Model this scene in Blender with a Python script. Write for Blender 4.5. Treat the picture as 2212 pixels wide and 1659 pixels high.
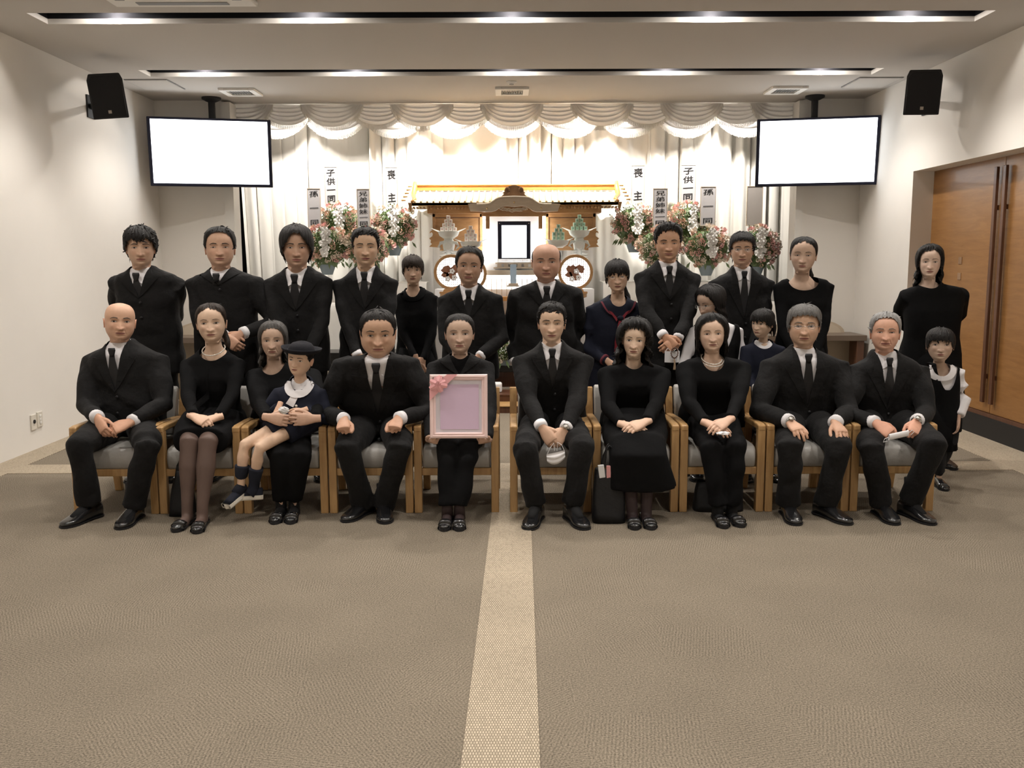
import bpy, bmesh, math, random
import numpy as np
from mathutils import Vector, Matrix
from mathutils.bvhtree import BVHTree
random.seed(7); np.random.seed(7)
PI = math.pi
for o in list(bpy.data.objects): bpy.data.objects.remove(o)
SC = bpy.context.scene
COL = SC.collection

# ---------------------------------------------------------------- camera
FPX, CX, CY, CAMH = 1980.0, 1106.0, 829.5, 1.5
PITCH = math.atan((CY-563)/FPX); ROLL = 0.0033; YAW = -math.atan((1110-CX)/FPX)
def _rot(d):
    cp, sp = math.cos(PITCH), math.sin(PITCH)
    x, y, z = d[0], d[1]*cp+d[2]*sp, -d[1]*sp+d[2]*cp
    cy, sy = math.cos(YAW), math.sin(YAW)
    return Vector((x*cy-y*sy, x*sy+y*cy, z))
def ray(u, v):
    du, dv = u-CX, v-CY
    c, s = math.cos(ROLL), math.sin(ROLL)
    du, dv = c*du-s*dv, s*du+c*dv
    return _rot((du/FPX, 1.0, -dv/FPX))
def atY(u, v, Y):           # the point of the place seen at (u, v) of the photograph that lies Y metres ahead
    r = ray(u, v); t = Y/r.y
    return Vector((r.x*t, Y, CAMH+r.z*t))
def atZ(u, v, Z):
    r = ray(u, v); t = (Z-CAMH)/r.z
    return Vector((r.x*t, r.y*t, Z))
cam = bpy.data.cameras.new('camera'); cam.sensor_width = 36.0; cam.lens = FPX/2212*36.0
cam.clip_start = 0.05; cam.clip_end = 60
camo = bpy.data.objects.new('camera', cam); COL.objects.link(camo)
_c, _s = math.cos(ROLL), math.sin(ROLL)
_r, _u, _f = _rot((_c, 0, -_s)), _rot((_s, 0, _c)), _rot((0, 1, 0))
camo.matrix_world = Matrix(((_r.x, _u.x, -_f.x, 0), (_r.y, _u.y, -_f.y, 0), (_r.z, _u.z, -_f.z, CAMH), (0, 0, 0, 1)))
SC.camera = camo

# ---------------------------------------------------------------- world, exposure
SC.view_settings.view_transform = 'Standard'; SC.view_settings.look = 'None'
SC.view_settings.gamma = 1.0; SC.view_settings.use_curve_mapping = False
SC.view_settings.exposure = 0.0
W = bpy.data.worlds.new('world'); SC.world = W; W.use_nodes = True
W.node_tree.nodes['Background'].inputs[0].default_value = (0.9, 0.8, 0.7, 1)
W.node_tree.nodes['Background'].inputs[1].default_value = 0.02

# lamp strengths (watts)
SLOT_W, STAGE_W, FRONT_W = 84.0, 400.0, 86.0
ROOM_H, WALL_X, BACK_Y = 3.22, 3.83, 10.2
SLOT_YS = [(-3.0, -2.7), (-1.07, -0.77), (0.87, 1.17), (2.80, 3.10), (4.74, 5.04), (6.68, 6.98), (8.61, 8.91)]
LAMP_X = [-2.85, -1.43, 0.02, 1.47, 2.92]

def lamp(name, kind, loc, energy, color=(1, .86, .72), target=None, spot=90, blend=.6, size=.06, parent=None, shape=None, sy=None):
    l = bpy.data.lights.new(name, kind); l.energy = energy; l.color = color
    if kind == 'SPOT':
        l.spot_size = math.radians(spot); l.spot_blend = blend; l.shadow_soft_size = size
    elif kind == 'AREA':
        l.size = size
        if sy: l.shape = 'RECTANGLE'; l.size_y = sy
    else: l.shadow_soft_size = size
    o = bpy.data.objects.new(name, l); COL.objects.link(o); o.location = loc
    if target is not None:
        d = Vector(target)-Vector(loc); o.rotation_euler = d.to_track_quat('-Z', 'Y').to_euler()
    return o

# ---------------------------------------------------------------- materials
MATS = {}
def mat(name, col=(.8, .8, .8), rough=.6, metal=0, spec=.4, var=0, vscale=20, bump=0, bscale=60, bdist=.002, stretch=(1, 1, 1), emit=0, ecol=None, sheen=0, coat=0, attr=None, alpha=1, trans=0, bdetail=3):
    if name in MATS: return MATS[name]
    m = bpy.data.materials.new(name); m.use_nodes = True; MATS[name] = m
    nt = m.node_tree; N = nt.nodes; L = nt.links; b = N['Principled BSDF']
    b.inputs['Base Color'].default_value = (*col, 1); b.inputs['Roughness'].default_value = rough
    b.inputs['Metallic'].default_value = metal; b.inputs['Specular IOR Level'].default_value = spec
    if sheen: b.inputs['Sheen Weight'].default_value = sheen
    if coat: b.inputs['Coat Weight'].default_value = coat
    if alpha < 1: b.inputs['Alpha'].default_value = alpha
    if trans: b.inputs['Transmission Weight'].default_value = trans
    if emit:
        b.inputs['Emission Color'].default_value = (*(ecol or col), 1); b.inputs['Emission Strength'].default_value = emit
    tc = None
    if var or bump:
        tc = N.new('ShaderNodeTexCoord'); mp = N.new('ShaderNodeMapping'); mp.inputs['Scale'].default_value = stretch
        L.new(tc.outputs['Object'], mp.inputs['Vector'])
    src = None
    if attr:
        a = N.new('ShaderNodeVertexColor'); a.layer_name = attr; src = a.outputs['Color']
        L.new(src, b.inputs['Base Color'])
    if var:
        n = N.new('ShaderNodeTexNoise'); n.inputs['Scale'].default_value = vscale; n.inputs['Detail'].default_value = 4
        L.new(mp.outputs[0], n.inputs['Vector'])
        mx = N.new('ShaderNodeMix'); mx.data_type = 'RGBA'; mx.blend_type = 'MULTIPLY'; mx.inputs[0].default_value = 1
        if src: L.new(src, mx.inputs[6])
        else: mx.inputs[6].default_value = (*col, 1)
        r = N.new('ShaderNodeMapRange'); r.inputs[1].default_value = .25; r.inputs[2].default_value = .75
        r.inputs[3].default_value = 1-var; r.inputs[4].default_value = 1+var
        L.new(n.outputs['Fac'], r.inputs[0]); L.new(r.outputs[0], mx.inputs[7]); L.new(mx.outputs[2], b.inputs['Base Color'])
    if bump:
        n2 = N.new('ShaderNodeTexNoise'); n2.inputs['Scale'].default_value = bscale; n2.inputs['Detail'].default_value = bdetail
        L.new(mp.outputs[0], n2.inputs['Vector'])
        bp = N.new('ShaderNodeBump'); bp.inputs['Strength'].default_value = bump; bp.inputs['Distance'].default_value = bdist
        L.new(n2.outputs['Fac'], bp.inputs['Height']); L.new(bp.outputs[0], b.inputs['Normal'])
    return m

# ---------------------------------------------------------------- mesh building
def make_obj(name, V, Fc, material=None, parent=None, loc=(0, 0, 0), smooth=False, sharp=None, mats=None, midx=None, colors=None):
    me = bpy.data.meshes.new(name)
    V = np.asarray(V, dtype=np.float64).reshape(-1, 3) - np.asarray(loc, dtype=np.float64)
    me.from_pydata(V.tolist(), [], [list(map(int, f)) for f in Fc] if not isinstance(Fc, np.ndarray) else Fc.tolist())
    if mats:
        for m in mats: me.materials.append(m)
    elif material: me.materials.append(material)
    if midx is not None: me.polygons.foreach_set('material_index', np.asarray(midx, dtype=np.int32))
    if smooth:
        me.polygons.foreach_set('use_smooth', np.ones(len(me.polygons), dtype=bool))
        if sharp: me.set_sharp_from_angle(angle=math.radians(sharp))
    if colors is not None:
        ca = me.color_attributes.new('tint', 'FLOAT_COLOR', 'POINT')
        c4 = np.ones((len(V), 4), dtype=np.float32); c4[:, :3] = colors
        ca.data.foreach_set('color', c4.ravel())
    me.update()
    o = bpy.data.objects.new(name, me); COL.objects.link(o)
    if parent is not None:
        o.parent = parent; 
        lp = Vector(loc)-Vector(parent.get('_w', (0, 0, 0)))
        o.location = lp
    else: o.location = loc
    o['_w'] = list(loc)
    return o
def tag(o, label=None, cat=None, group=None, kind=None):
    if label: o['label'] = label
    if cat: o['category'] = cat
    if group: o['group'] = group
    if kind: o['kind'] = kind
    return o
def thing(name, label, cat, loc=(0, 0, 0), group=None, rotz=0):
    o = bpy.data.objects.new(name, None); COL.objects.link(o); o.location = loc; o.rotation_euler = (0, 0, rotz)
    o.empty_display_size = .1; o['_w'] = list(loc)
    return tag(o, label, cat, group)
class MB:
    def __init__(s): s.v = []; s.f = []; s.m = []
    def add(s, V, F, m=0):
        n = len(s.v); s.v.extend([tuple(p) for p in V]); s.f.extend([tuple(n+i for i in f) for f in F]); s.m.extend([m]*len(F)); return s
    def box(s, c, d, rot=None, m=0, taper=(1, 1)):
        x, y, z = d[0]/2, d[1]/2, d[2]/2
        P = []
        for k in (-1, 1):
            tx, ty = (1, 1) if k < 0 else taper
            P += [Vector((-x*tx, -y*ty, k*z)), Vector((x*tx, -y*ty, k*z)), Vector((x*tx, y*ty, k*z)), Vector((-x*tx, y*ty, k*z))]
        if rot is not None: P = [rot @ p for p in P]
        P = [p+Vector(c) for p in P]
        return s.add(P, [(3, 2, 1, 0), (4, 5, 6, 7), (0, 1, 5, 4), (1, 2, 6, 5), (2, 3, 7, 6), (3, 0, 4, 7)], m)
    def box2(s, a, b, m=0): return s.box([(a[i]+b[i])/2 for i in range(3)], [abs(b[i]-a[i]) for i in range(3)], None, m)
    def loft(s, rings, m=0, cap=True, closed=True):
        n = len(rings[0]); V = [p for r in rings for p in r]; F = []
        for i in range(len(rings)-1):
            for j in range(n if closed else n-1):
                k = (j+1) % n; F.append((i*n+j, i*n+k, (i+1)*n+k, (i+1)*n+j))
        if cap and closed:
            F.append(tuple(range(n-1, -1, -1))); F.append(tuple((len(rings)-1)*n+j for j in range(n)))
        return s.add(V, F, m)
    def tube(s, pts, rad, n=12, m=0, up=(0, 0, 1), cap=True):
        return s.loft(tube_rings(pts, rad, n, up), m, cap)
    def lathe(s, prof, c=(0, 0, 0), n=24, m=0, rot=None):
        R = []
        for r, z in prof:
            ring = [Vector((r*math.cos(2*PI*j/n), r*math.sin(2*PI*j/n), z)) for j in range(n)]
            if rot is not None: ring = [rot @ p for p in ring]
            R.append([p+Vector(c) for p in ring])
        return s.loft(R, m)
    def prism(s, poly, d, m=0):            # poly: list of 3D points (planar), d: extrusion vector
        n = len(poly); d = Vector(d); V = [Vector(p) for p in poly]+[Vector(p)+d for p in poly]
        F = [tuple(range(n-1, -1, -1)), tuple(range(n, 2*n))]+[(i, (i+1) % n, n+(i+1) % n, n+i) for i in range(n)]
        return s.add(V, F, m)
    def grid(s, G, m=0):                    # G[i][j] points
        a, b = len(G), len(G[0]); return s.add([p for r in G for p in r], [(i*b+j, i*b+j+1, (i+1)*b+j+1, (i+1)*b+j) for i in range(a-1) for j in range(b-1)], m)
    def ball(s, c, r, nu=10, nv=7, m=0, rot=None):
        r = (r, r, r) if not hasattr(r, '__len__') else r
        R = []
        for i in range(nv+1):
            t = PI*i/nv; st = max(math.sin(t), .02)
            ring = [Vector((r[0]*st*math.cos(2*PI*j/nu), r[1]*st*math.sin(2*PI*j/nu), -r[2]*math.cos(t))) for j in range(nu)]
            if rot is not None: ring = [rot @ p for p in ring]
            R.append([p+Vector(c) for p in ring])
        return s.loft(R, m)
    def build(s, name, material=None, parent=None, loc=(0, 0, 0), smooth=False, sharp=None, mats=None, bevel=0, fixn=True, seg=2):
        o = make_obj(name, s.v, s.f, material, parent, loc, smooth, sharp, mats, s.m if mats else None)
        if fixn:
            bm = bmesh.new(); bm.from_mesh(o.data); bmesh.ops.recalc_face_normals(bm, faces=bm.faces); bm.to_mesh(o.data); bm.free()
        if bevel:
            b = o.modifiers.new('bevel', 'BEVEL'); b.width = bevel; b.segments = seg; b.limit_method = 'ANGLE'; b.angle_limit = math.radians(40)
        return o
def frame(d, up=(0, 0, 1)):
    d = Vector(d).normalized(); u = Vector(up)
    if abs(d.dot(u)) > .97: u = Vector((0, 1, 0))
    x = u.cross(d)
    if x.length < 1e-6: x = Vector((1, 0, 0))
    x.normalize(); y = d.cross(x).normalized()
    return x, y
def tube_rings(pts, rad, n=12, up=(0, 0, 1), ex=2.0):
    pts = [Vector(p) for p in pts]; out = []
    for i, p in enumerate(pts):
        d = (pts[min(i+1, len(pts)-1)]-pts[max(i-1, 0)])
        x, y = frame(d, up)
        r = rad[i] if hasattr(rad, '__len__') else rad
        rx, ry = r if hasattr(r, '__len__') else (r, r)
        ring = []
        for j in range(n):
            a = 2*PI*j/n; c, s_ = math.cos(a), math.sin(a)
            if ex != 2: c = math.copysign(abs(c)**(2/ex), c); s_ = math.copysign(abs(s_)**(2/ex), s_)
            ring.append(p+x*(rx*c)+y*(ry*s_))
        out.append(ring)
    return out
def copy_tree(o, parent=None, loc=None, label=None, group=None, rotz=None):
    c = o.copy(); COL.objects.link(c)
    if parent is not None: c.parent = parent
    if loc is not None: c.location = loc
    if rotz is not None: c.rotation_euler.z = rotz
    if label: c['label'] = label
    if group: c['group'] = group
    for ch in list(o.children): copy_tree(ch, c)
    return c
# ================================================================ materials of the room
def carpet_mat(name, c1, c2, weave=False):
    m = bpy.data.materials.new(name); m.use_nodes = True; nt = m.node_tree; N = nt.nodes; L = nt.links; b = N['Principled BSDF']
    tc = N.new('ShaderNodeTexCoord')
    n1 = N.new('ShaderNodeTexNoise'); n1.inputs['Scale'].default_value = 150; n1.inputs['Detail'].default_value = 5; n1.inputs['Roughness'].default_value = .75
    n2 = N.new('ShaderNodeTexNoise'); n2.inputs['Scale'].default_value = 2.2; n2.inputs['Detail'].default_value = 3
    L.new(tc.outputs['Object'], n1.inputs['Vector']); L.new(tc.outputs['Object'], n2.inputs['Vector'])
    r = N.new('ShaderNodeValToRGB'); r.color_ramp.elements[0].position = .36; r.color_ramp.elements[1].position = .66
    r.color_ramp.elements[0].color = (*c1, 1); r.color_ramp.elements[1].color = (*c2, 1)
    fac = n1.outputs['Fac']
    if weave:
        bt = N.new('ShaderNodeTexBrick'); bt.inputs['Scale'].default_value = 1; bt.inputs['Brick Width'].default_value = .009; bt.inputs['Row Height'].default_value = .016
        bt.inputs['Mortar Size'].default_value = .0022; bt.inputs['Color1'].default_value = (1, 1, 1, 1); bt.inputs['Color2'].default_value = (.55, .55, .55, 1); bt.inputs['Mortar'].default_value = (.15, .15, .15, 1)
        L.new(tc.outputs['Object'], bt.inputs['Vector'])
        mx = N.new('ShaderNodeMix'); mx.data_type = 'FLOAT'; mx.inputs[0].default_value = .45
        L.new(n1.outputs['Fac'], mx.inputs[2]); L.new(bt.outputs['Color'], mx.inputs[3]); fac = mx.outputs[0]
    else:
        ck = N.new('ShaderNodeTexWave'); ck.inputs['Scale'].default_value = 26; ck.inputs['Distortion'].default_value = 3; ck.inputs['Detail'].default_value = 2
        vz = N.new('ShaderNodeTexVoronoi'); vz.inputs['Scale'].default_value = 3.0; vz.distance = 'CHEBYCHEV'; vz.inputs['Randomness'].default_value = .6
        mpv = N.new('ShaderNodeMapping'); L.new(tc.outputs['Object'], mpv.inputs['Vector']); L.new(mpv.outputs[0], vz.inputs['Vector'])
        vm = N.new('ShaderNodeVectorMath'); vm.operation = 'MULTIPLY_ADD'; vm.inputs[1].default_value = (6, 6, 6)
        rotv = N.new('ShaderNodeVectorRotate'); rotv.rotation_type = 'Z_AXIS'
        sep = N.new('ShaderNodeSeparateColor'); L.new(vz.outputs['Color'], sep.inputs[0])
        ml = N.new('ShaderNodeMath'); ml.operation = 'MULTIPLY'; ml.inputs[1].default_value = 6.28; L.new(sep.outputs[0], ml.inputs[0]); L.new(ml.outputs[0], rotv.inputs['Angle'])
        L.new(tc.outputs['Object'], rotv.inputs['Vector']); L.new(rotv.outputs[0], ck.inputs['Vector'])
        mx = N.new('ShaderNodeMix'); mx.data_type = 'FLOAT'; mx.inputs[0].default_value = .07
        L.new(n1.outputs['Fac'], mx.inputs[2]); L.new(ck.outputs['Fac'], mx.inputs[3]); fac = mx.outputs[0]
    L.new(fac, r.inputs['Fac'])
    mm = N.new('ShaderNodeMix'); mm.data_type = 'RGBA'; mm.blend_type = 'MULTIPLY'; mm.inputs[0].default_value = 1
    mr = N.new('ShaderNodeMapRange'); mr.inputs[1].default_value = .3; mr.inputs[2].default_value = .7; mr.inputs[3].default_value = .94; mr.inputs[4].default_value = 1.06
    L.new(n2.outputs['Fac'], mr.inputs[0]); L.new(r.outputs[0], mm.inputs[6]); L.new(mr.outputs[0], mm.inputs[7]); L.new(mm.outputs[2], b.inputs['Base Color'])
    b.inputs['Roughness'].default_value = .95; b.inputs['Specular IOR Level'].default_value = .1
    bp = N.new('ShaderNodeBump'); bp.inputs['Strength'].default_value = .7; bp.inputs['Distance'].default_value = .006
    L.new(fac if weave else n1.outputs['Fac'], bp.inputs['Height']); L.new(bp.outputs[0], b.inputs['Normal'])
    return m
CARPET = carpet_mat('carpet_taupe', (.099, .083, .062), (.350, .295, .226))
CARPET_L = carpet_mat('carpet_beige', (.27, .225, .168), (.60, .51, .39), True)
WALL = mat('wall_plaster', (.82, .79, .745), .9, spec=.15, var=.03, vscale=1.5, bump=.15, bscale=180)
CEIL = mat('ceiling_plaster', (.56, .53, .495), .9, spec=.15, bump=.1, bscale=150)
WHITE = mat('white_paint', (.8, .78, .74), .6)
BLACKM = mat('black_void', (.012, .012, .014), .9, spec=.1)
BLACKPL = mat('black_plastic', (.012, .012, .014), .55, bump=.2, bscale=400)
def wood_mat(name, c1, c2, scale=1, rough=.42, stretch=(14, 14, 1.2), coat=.1):
    m = bpy.data.materials.new(name); m.use_nodes = True; nt = m.node_tree; N = nt.nodes; L = nt.links; b = N['Principled BSDF']
    tc = N.new('ShaderNodeTexCoord'); mp = N.new('ShaderNodeMapping'); mp.inputs['Scale'].default_value = [s*scale for s in stretch]
    L.new(tc.outputs['Object'], mp.inputs['Vector'])
    n = N.new('ShaderNodeTexNoise'); n.inputs['Scale'].default_value = 3; n.inputs['Detail'].default_value = 6; n.inputs['Roughness'].default_value = .6; n.inputs['Distortion'].default_value = .6
    L.new(mp.outputs[0], n.inputs['Vector'])
    r = N.new('ShaderNodeValToRGB'); r.color_ramp.elements[0].position = .3; r.color_ramp.elements[1].position = .7
    r.color_ramp.elements[0].color = (*c1, 1); r.color_ramp.elements[1].color = (*c2, 1)
    L.new(n.outputs['Fac'], r.inputs['Fac']); L.new(r.outputs[0], b.inputs['Base Color'])
    b.inputs['Roughness'].default_value = rough; b.inputs['Coat Weight'].default_value = coat
    return m
W_CHAIR = wood_mat('chair_oak', (.40, .225, .085), (.56, .345, .15))
W_DOOR = wood_mat('door_veneer', (.25, .115, .034), (.345, .17, .056), stretch=(10, 1.0, 8), rough=.38)
W_DARK = wood_mat('dark_walnut', (.075, .03, .016), (.14, .06, .03))
W_ALTAR = wood_mat('altar_cypress', (.36, .19, .075), (.50, .29, .13), stretch=(2, 8, 8))
W_PALE = wood_mat('altar_pale_wood', (.55, .46, .36), (.66, .57, .46), stretch=(2, 8, 8))

# ================================================================ the room
def struct(name, mb, m, bevel=0, label=None, **k):
    o = mb.build(name, m, bevel=bevel, **k); o['kind'] = 'structure'
    return o
FY0, FY1 = -3.6, 12.3
STX0, STX1, STX2, STX3 = -.152, .086, -.098, .133     # centre strip of the carpet: near edge left/right, far left/right
fl = struct('floor', MB().box2((-4.2, FY0, -.1), (4.3, FY1, 0)), CARPET)
def strip(name, pts, parent=None):
    return struct(name, MB().prism([(p[0], p[1], .0) for p in pts], (0, 0, .004)), CARPET_L)
k_ = (STX2-STX0)/(6.42-2.56)
strip('trim_1', [(STX0-k_*(2.56-FY0), FY0), (STX1-(STX3-STX1)/(6.42-2.56)*(2.56-FY0), FY0), (STX3, 6.42), (STX2, 6.42)])
strip('trim_2', [(-3.6, 6.42), (3.6, 6.42), (3.6, 6.70), (-3.6, 6.70)])
strip('trim_3', [(-WALL_X, FY0), (-3.6, FY0), (-3.6, BACK_Y), (-WALL_X, BACK_Y)])
strip('trim_4', [(3.6, FY0), (4.02, FY0), (4.02, BACK_Y), (3.6, BACK_Y)])
# side walls
struct('wall_left', MB().box2((-WALL_X-.2, FY0, 0), (-WALL_X, BACK_Y+.1, ROOM_H+.5)), WALL)
DY0, DY1, DZ = 5.9, 8.87, 2.326                       # door recess in the right wall
mb = MB(); mb.box2((WALL_X, DY1, 0), (WALL_X+.35, BACK_Y+.1, ROOM_H+.5)); mb.box2((WALL_X, FY0, DZ), (WALL_X+.35, DY1, ROOM_H+.5)); mb.box2((WALL_X, FY0, 0), (WALL_X+.35, DY0, DZ))
struct('wall_right', mb, WALL)
struct('wall_rear', MB().box2((-4.2, FY0-.2, 0), (4.3, FY0, ROOM_H+.5)), WALL)
# back wall either side of the stage opening
SX0, SX1 = -3.10, 3.20
mb = MB(); mb.box2((-WALL_X-.2, BACK_Y, 0), (SX0, BACK_Y+.12, ROOM_H+.3))
struct('wall_back_left', mb, WALL)
mb = MB(); mb.box2((SX1, BACK_Y, 0), (WALL_X+.3, BACK_Y+.12, ROOM_H+.3)); struct('wall_back_right', mb, WALL)
struct('trim_5', MB().box2((SX0-.005, BACK_Y-.03, 0), (SX0+.095, BACK_Y+.2, ROOM_H-.02)), WHITE)
struct('trim_6', MB().box2((SX1-.075, BACK_Y-.03, 0), (SX1+.005, BACK_Y+.2, ROOM_H-.02)), WHITE)
# stage shell behind the curtains
DARKW = mat('stage_shell', (.03, .03, .035), .9)
mb = MB(); mb.box2((-4.2, 12.2, 0), (4.3, 12.3, 3.7)); mb.box2((-4.2, BACK_Y+.12, 0), (-4.1, 12.3, 3.7)); mb.box2((4.2, BACK_Y+.12, 0), (4.3, 12.3, 3.7)); mb.box2((-4.2, BACK_Y+.25, 3.7), (4.3, 12.3, 3.8))
struct('wall_stage', mb, DARKW)
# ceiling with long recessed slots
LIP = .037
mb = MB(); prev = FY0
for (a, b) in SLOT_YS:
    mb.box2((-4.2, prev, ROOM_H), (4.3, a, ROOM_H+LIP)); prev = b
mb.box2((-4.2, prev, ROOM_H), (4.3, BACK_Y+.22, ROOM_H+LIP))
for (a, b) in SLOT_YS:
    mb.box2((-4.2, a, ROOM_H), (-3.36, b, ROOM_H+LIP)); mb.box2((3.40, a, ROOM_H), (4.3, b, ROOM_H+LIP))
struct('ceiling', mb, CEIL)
mb = MB()
for (a, b) in SLOT_YS:
    for q in ((a-.03, a), (b, b+.03)): mb.box2((-3.4, q[0], ROOM_H+LIP), (3.44, q[1], ROOM_H+.42))
    mb.box2((-3.4, a, ROOM_H+LIP), (-3.36, b, ROOM_H+.42)); mb.box2((3.40, a, ROOM_H+LIP), (3.44, b, ROOM_H+.42))
    mb.box2((-3.4, a-.03, ROOM_H+.40), (3.44, b+.03, ROOM_H+.45))
struct('ceiling_recess', mb, BLACKM)
LAMP_GLOW = mat('lamp_glow', (1, .9, .78), .4, emit=110, ecol=(1, .93, .84))
LAMP_CAN = mat('lamp_can', (.7, .7, .7), .3, metal=.6)
# downlights standing in the slots
proto = None
for si, (a, b) in enumerate(SLOT_YS):
    for li, x in enumerate(LAMP_X):
        yc = b-.085; zc = ROOM_H+.125
        side = ['leftmost', 'second from the left', 'middle', 'second from the right', 'rightmost'][li]
        where = {6: 'in the slot nearest the curtain', 5: 'in the slot above the standing people'}.get(si, 'in slot %s behind the camera' % ['seven', 'six', 'five', 'four', 'three'][si] if si < 4 else 'in the slot above the camera side of the seats')
        t = thing('ceiling_downlight', '%s recessed downlight %s' % (side, where), 'downlight', (x, yc, zc), 'downlights in the ceiling slots')
        if proto is None:
            c1 = MB().lathe([(.05, 0), (.055, 0), (.055, .14), (.02, .16)], n=16).build('lamp_housing', LAMP_CAN, t, smooth=True, sharp=40)
            c2 = MB().lathe([(.001, .004), (.047, .004), (.047, .012), (.001, .012)], n=16).build('lamp_face', LAMP_GLOW, t)
            c1.location = c2.location = (0, 0, 0); proto = (c1, c2)
        else:
            for c in proto:
                d = c.copy(); COL.objects.link(d); d.parent = t
        lamp('slot_spot', 'SPOT', (x, yc, zc-.02), SLOT_W if si >= 4 else FRONT_W, (1, .94, .87), (x, yc, 0), spot=118, blend=.55, size=.045)
        if si >= 5: lamp('slot_spill', 'SPOT', (x, yc, zc-.015), 20.0, (1, .94, .87), (x, yc, 0), spot=172, blend=.2, size=.03)
# ceiling fittings
GRILLE = mat('grille_grey', (.25, .25, .25), .6)
for i, (u, v, w, side) in enumerate([(520, 197, .36, 'left'), (1106, 195, .34, 'centre'), (1697, 193, .36, 'right')]):
    c = atZ(u, v, ROOM_H)
    t = thing('ceiling_vent', {'left': 'white ceiling vent with grey grille above the left screen', 'centre': 'white ceiling vent with grey grille above the centre of the curtain', 'right': 'white ceiling vent with grey grille above the right screen'}[side], 'vent', (c.x, c.y, ROOM_H), 'ceiling vents before the curtain')
    m = MB()
    for sx in (-1, 1): m.box((sx*(w/2-.03), 0, -.012), (.06, .36, .024))
    for sy in (-1, 1): m.box((0, sy*.15, -.012), (w-.12, .06, .024))
    o = m.build('vent_frame', WHITE, t, bevel=.004); o.location = (0, 0, 0)
    o = MB().box((0, 0, .006), (w-.12, .24, .008)).build('vent_backing', BLACKM, t); o.location = (0, 0, 0)
    for k in range(9):
        o = MB().box((-(w-.12)/2+(k+.5)*(w-.12)/9, 0, -.006), (.01, .24, .014)).build('slat', GRILLE, t); o.location = (0, 0, 0)
for x0, x1, lab in ((-3.66, -3.25, 'left'), (3.335, 3.755, 'right')):
    t = thing('access_panel', 'flush square access panel in the ceiling beside the %s loudspeaker' % lab, 'panel', ((x0+x1)/2, 9.27, ROOM_H))
    o = MB().box((0, 0, -.004), (x1-x0, .5, .008)).build('panel_rim', GRILLE, t); o.location = (0, 0, 0)
    o = MB().box((0, 0, -.007), (x1-x0-.02, .48, .008)).build('panel_board', CEIL, t); o.location = (0, 0, 0)
c = atZ(1105, 176, ROOM_H)
t = thing('smoke_detector', 'small white smoke detector on the ceiling before the central vent', 'detector', c)
o = MB().lathe([(.001, -.026), (.03, -.026), (.04, -.018), (.05, -.008), (.05, 0)], n=20).build('detector_body', WHITE, t, smooth=True, sharp=40); o.location = (0, 0, 0)
o = MB().lathe([(.02, -.032), (.024, -.026), (.001, -.026)], n=14).build('detector_ring', GRILLE, t); o.location = (0, 0, 0)
t = thing('air_conditioner', 'white ceiling cassette air conditioner cut by the top edge of the photograph', 'air conditioner', (-2.15, 6.0, ROOM_H-.002))
o = MB().box((0, 0, -.015), (.95, .84, .03)).build('cassette_panel', WHITE, t, bevel=.01); o.location = (0, 0, 0)
o = MB().box((0, 0, -.032), (.5, .5, .012)).build('intake_grille', WHITE, t, bevel=.005); o.location = (0, 0, 0)
for sx, sy, w, d in ((0, .33, .6, .06), (0, -.33, .6, .06), (.38, 0, .06, .5), (-.38, 0, .06, .5)):
    o = MB().box((sx, sy, -.03), (w, d, .008)).build('louvre', GRILLE, t); o.location = (0, 0, 0)

# ---- wooden double door in the right wall
DX = 4.03
t = thing('door_1', None, None, (DX, 7.4, 0)); t['kind'] = 'structure'
HINGE = 7.60
for (a, b) in ((HINGE+.004, DY1+.02), (5.95, HINGE-.004)):
    lf = MB().box2((DX, a, .215), (DX+.04, b, 2.34)).build('door_leaf', W_DOOR, t, (0, 0, 0), bevel=.003); lf.location = (-DX, -7.4, 0)
    s = 1 if a > 7.5 else -1
    y = HINGE+s*.07
    h = MB().box2((DX-.045, y-.022, .3), (DX-.02, y+.022, 2.25)); h.box2((DX-.03, y-.01, .5), (DX+.005, y+.01, .54)); h.box2((DX-.03, y-.01, 1.9), (DX+.005, y+.01, 1.94))
    o = h.build('pull_bar', W_DARK, lf, (0, 0, 0), bevel=.004); o.location = (0, 0, 0)
for z in (1.487, 1.347):
    o = MB().box2((DX-.006, 8.23, z-.032), (DX+.002, 8.29, z+.032)).build('finger_plate', mat('plate_metal', (.5, .32, .2), .25, metal=.7), t, (0, 0, 0), bevel=.003); o.location = (-DX, -7.4, 0)
struct('baseboard_right', MB().box2((DX-.02, DY0, 0), (DX+.05, DY1, .18)), mat('base_black', (.014, .014, .015), .5))
struct('trim_7', MB().box2((DX-.012, DY0, .18), (DX+.05, DY1, .212)), W_DARK)
struct('trim_8', MB().box2((DX+.04, DY0, .1), (DX+.15, DY1, 2.4)), BLACKM)

# ---- sockets on the left wall
SOCK = mat('socket_cream', (.72, .68, .6), .45)
for y, h_, lab in ((7.255, .228, 'cream wall socket plate with a round dark inlet low on the left wall'), (7.352, .236, 'cream wall switch plate beside the socket low on the left wall')):
    t = thing('wall_socket', lab, 'socket', (-WALL_X, y, h_))
    o = MB().box((.006, 0, 0), (.012, .082, .125)).build('plate', SOCK, t, bevel=.004); o.location = (0, 0, 0)
    if 'round' in lab:
        o = MB().lathe([(.001, 0), (.016, 0), (.016, .006), (.001, .006)], c=(.012, 0, .005), rot=Matrix.Rotation(PI/2, 3, 'Y'), n=14).build('inlet', BLACKPL, t); o.location = (0, 0, 0)
    else:
        for k in (-1, 0, 1):
            o = MB().box((.014, 0, k*.026), (.006, .03, .02)).build('rocker', WHITE, t, bevel=.002); o.location = (0, 0, 0)

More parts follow.
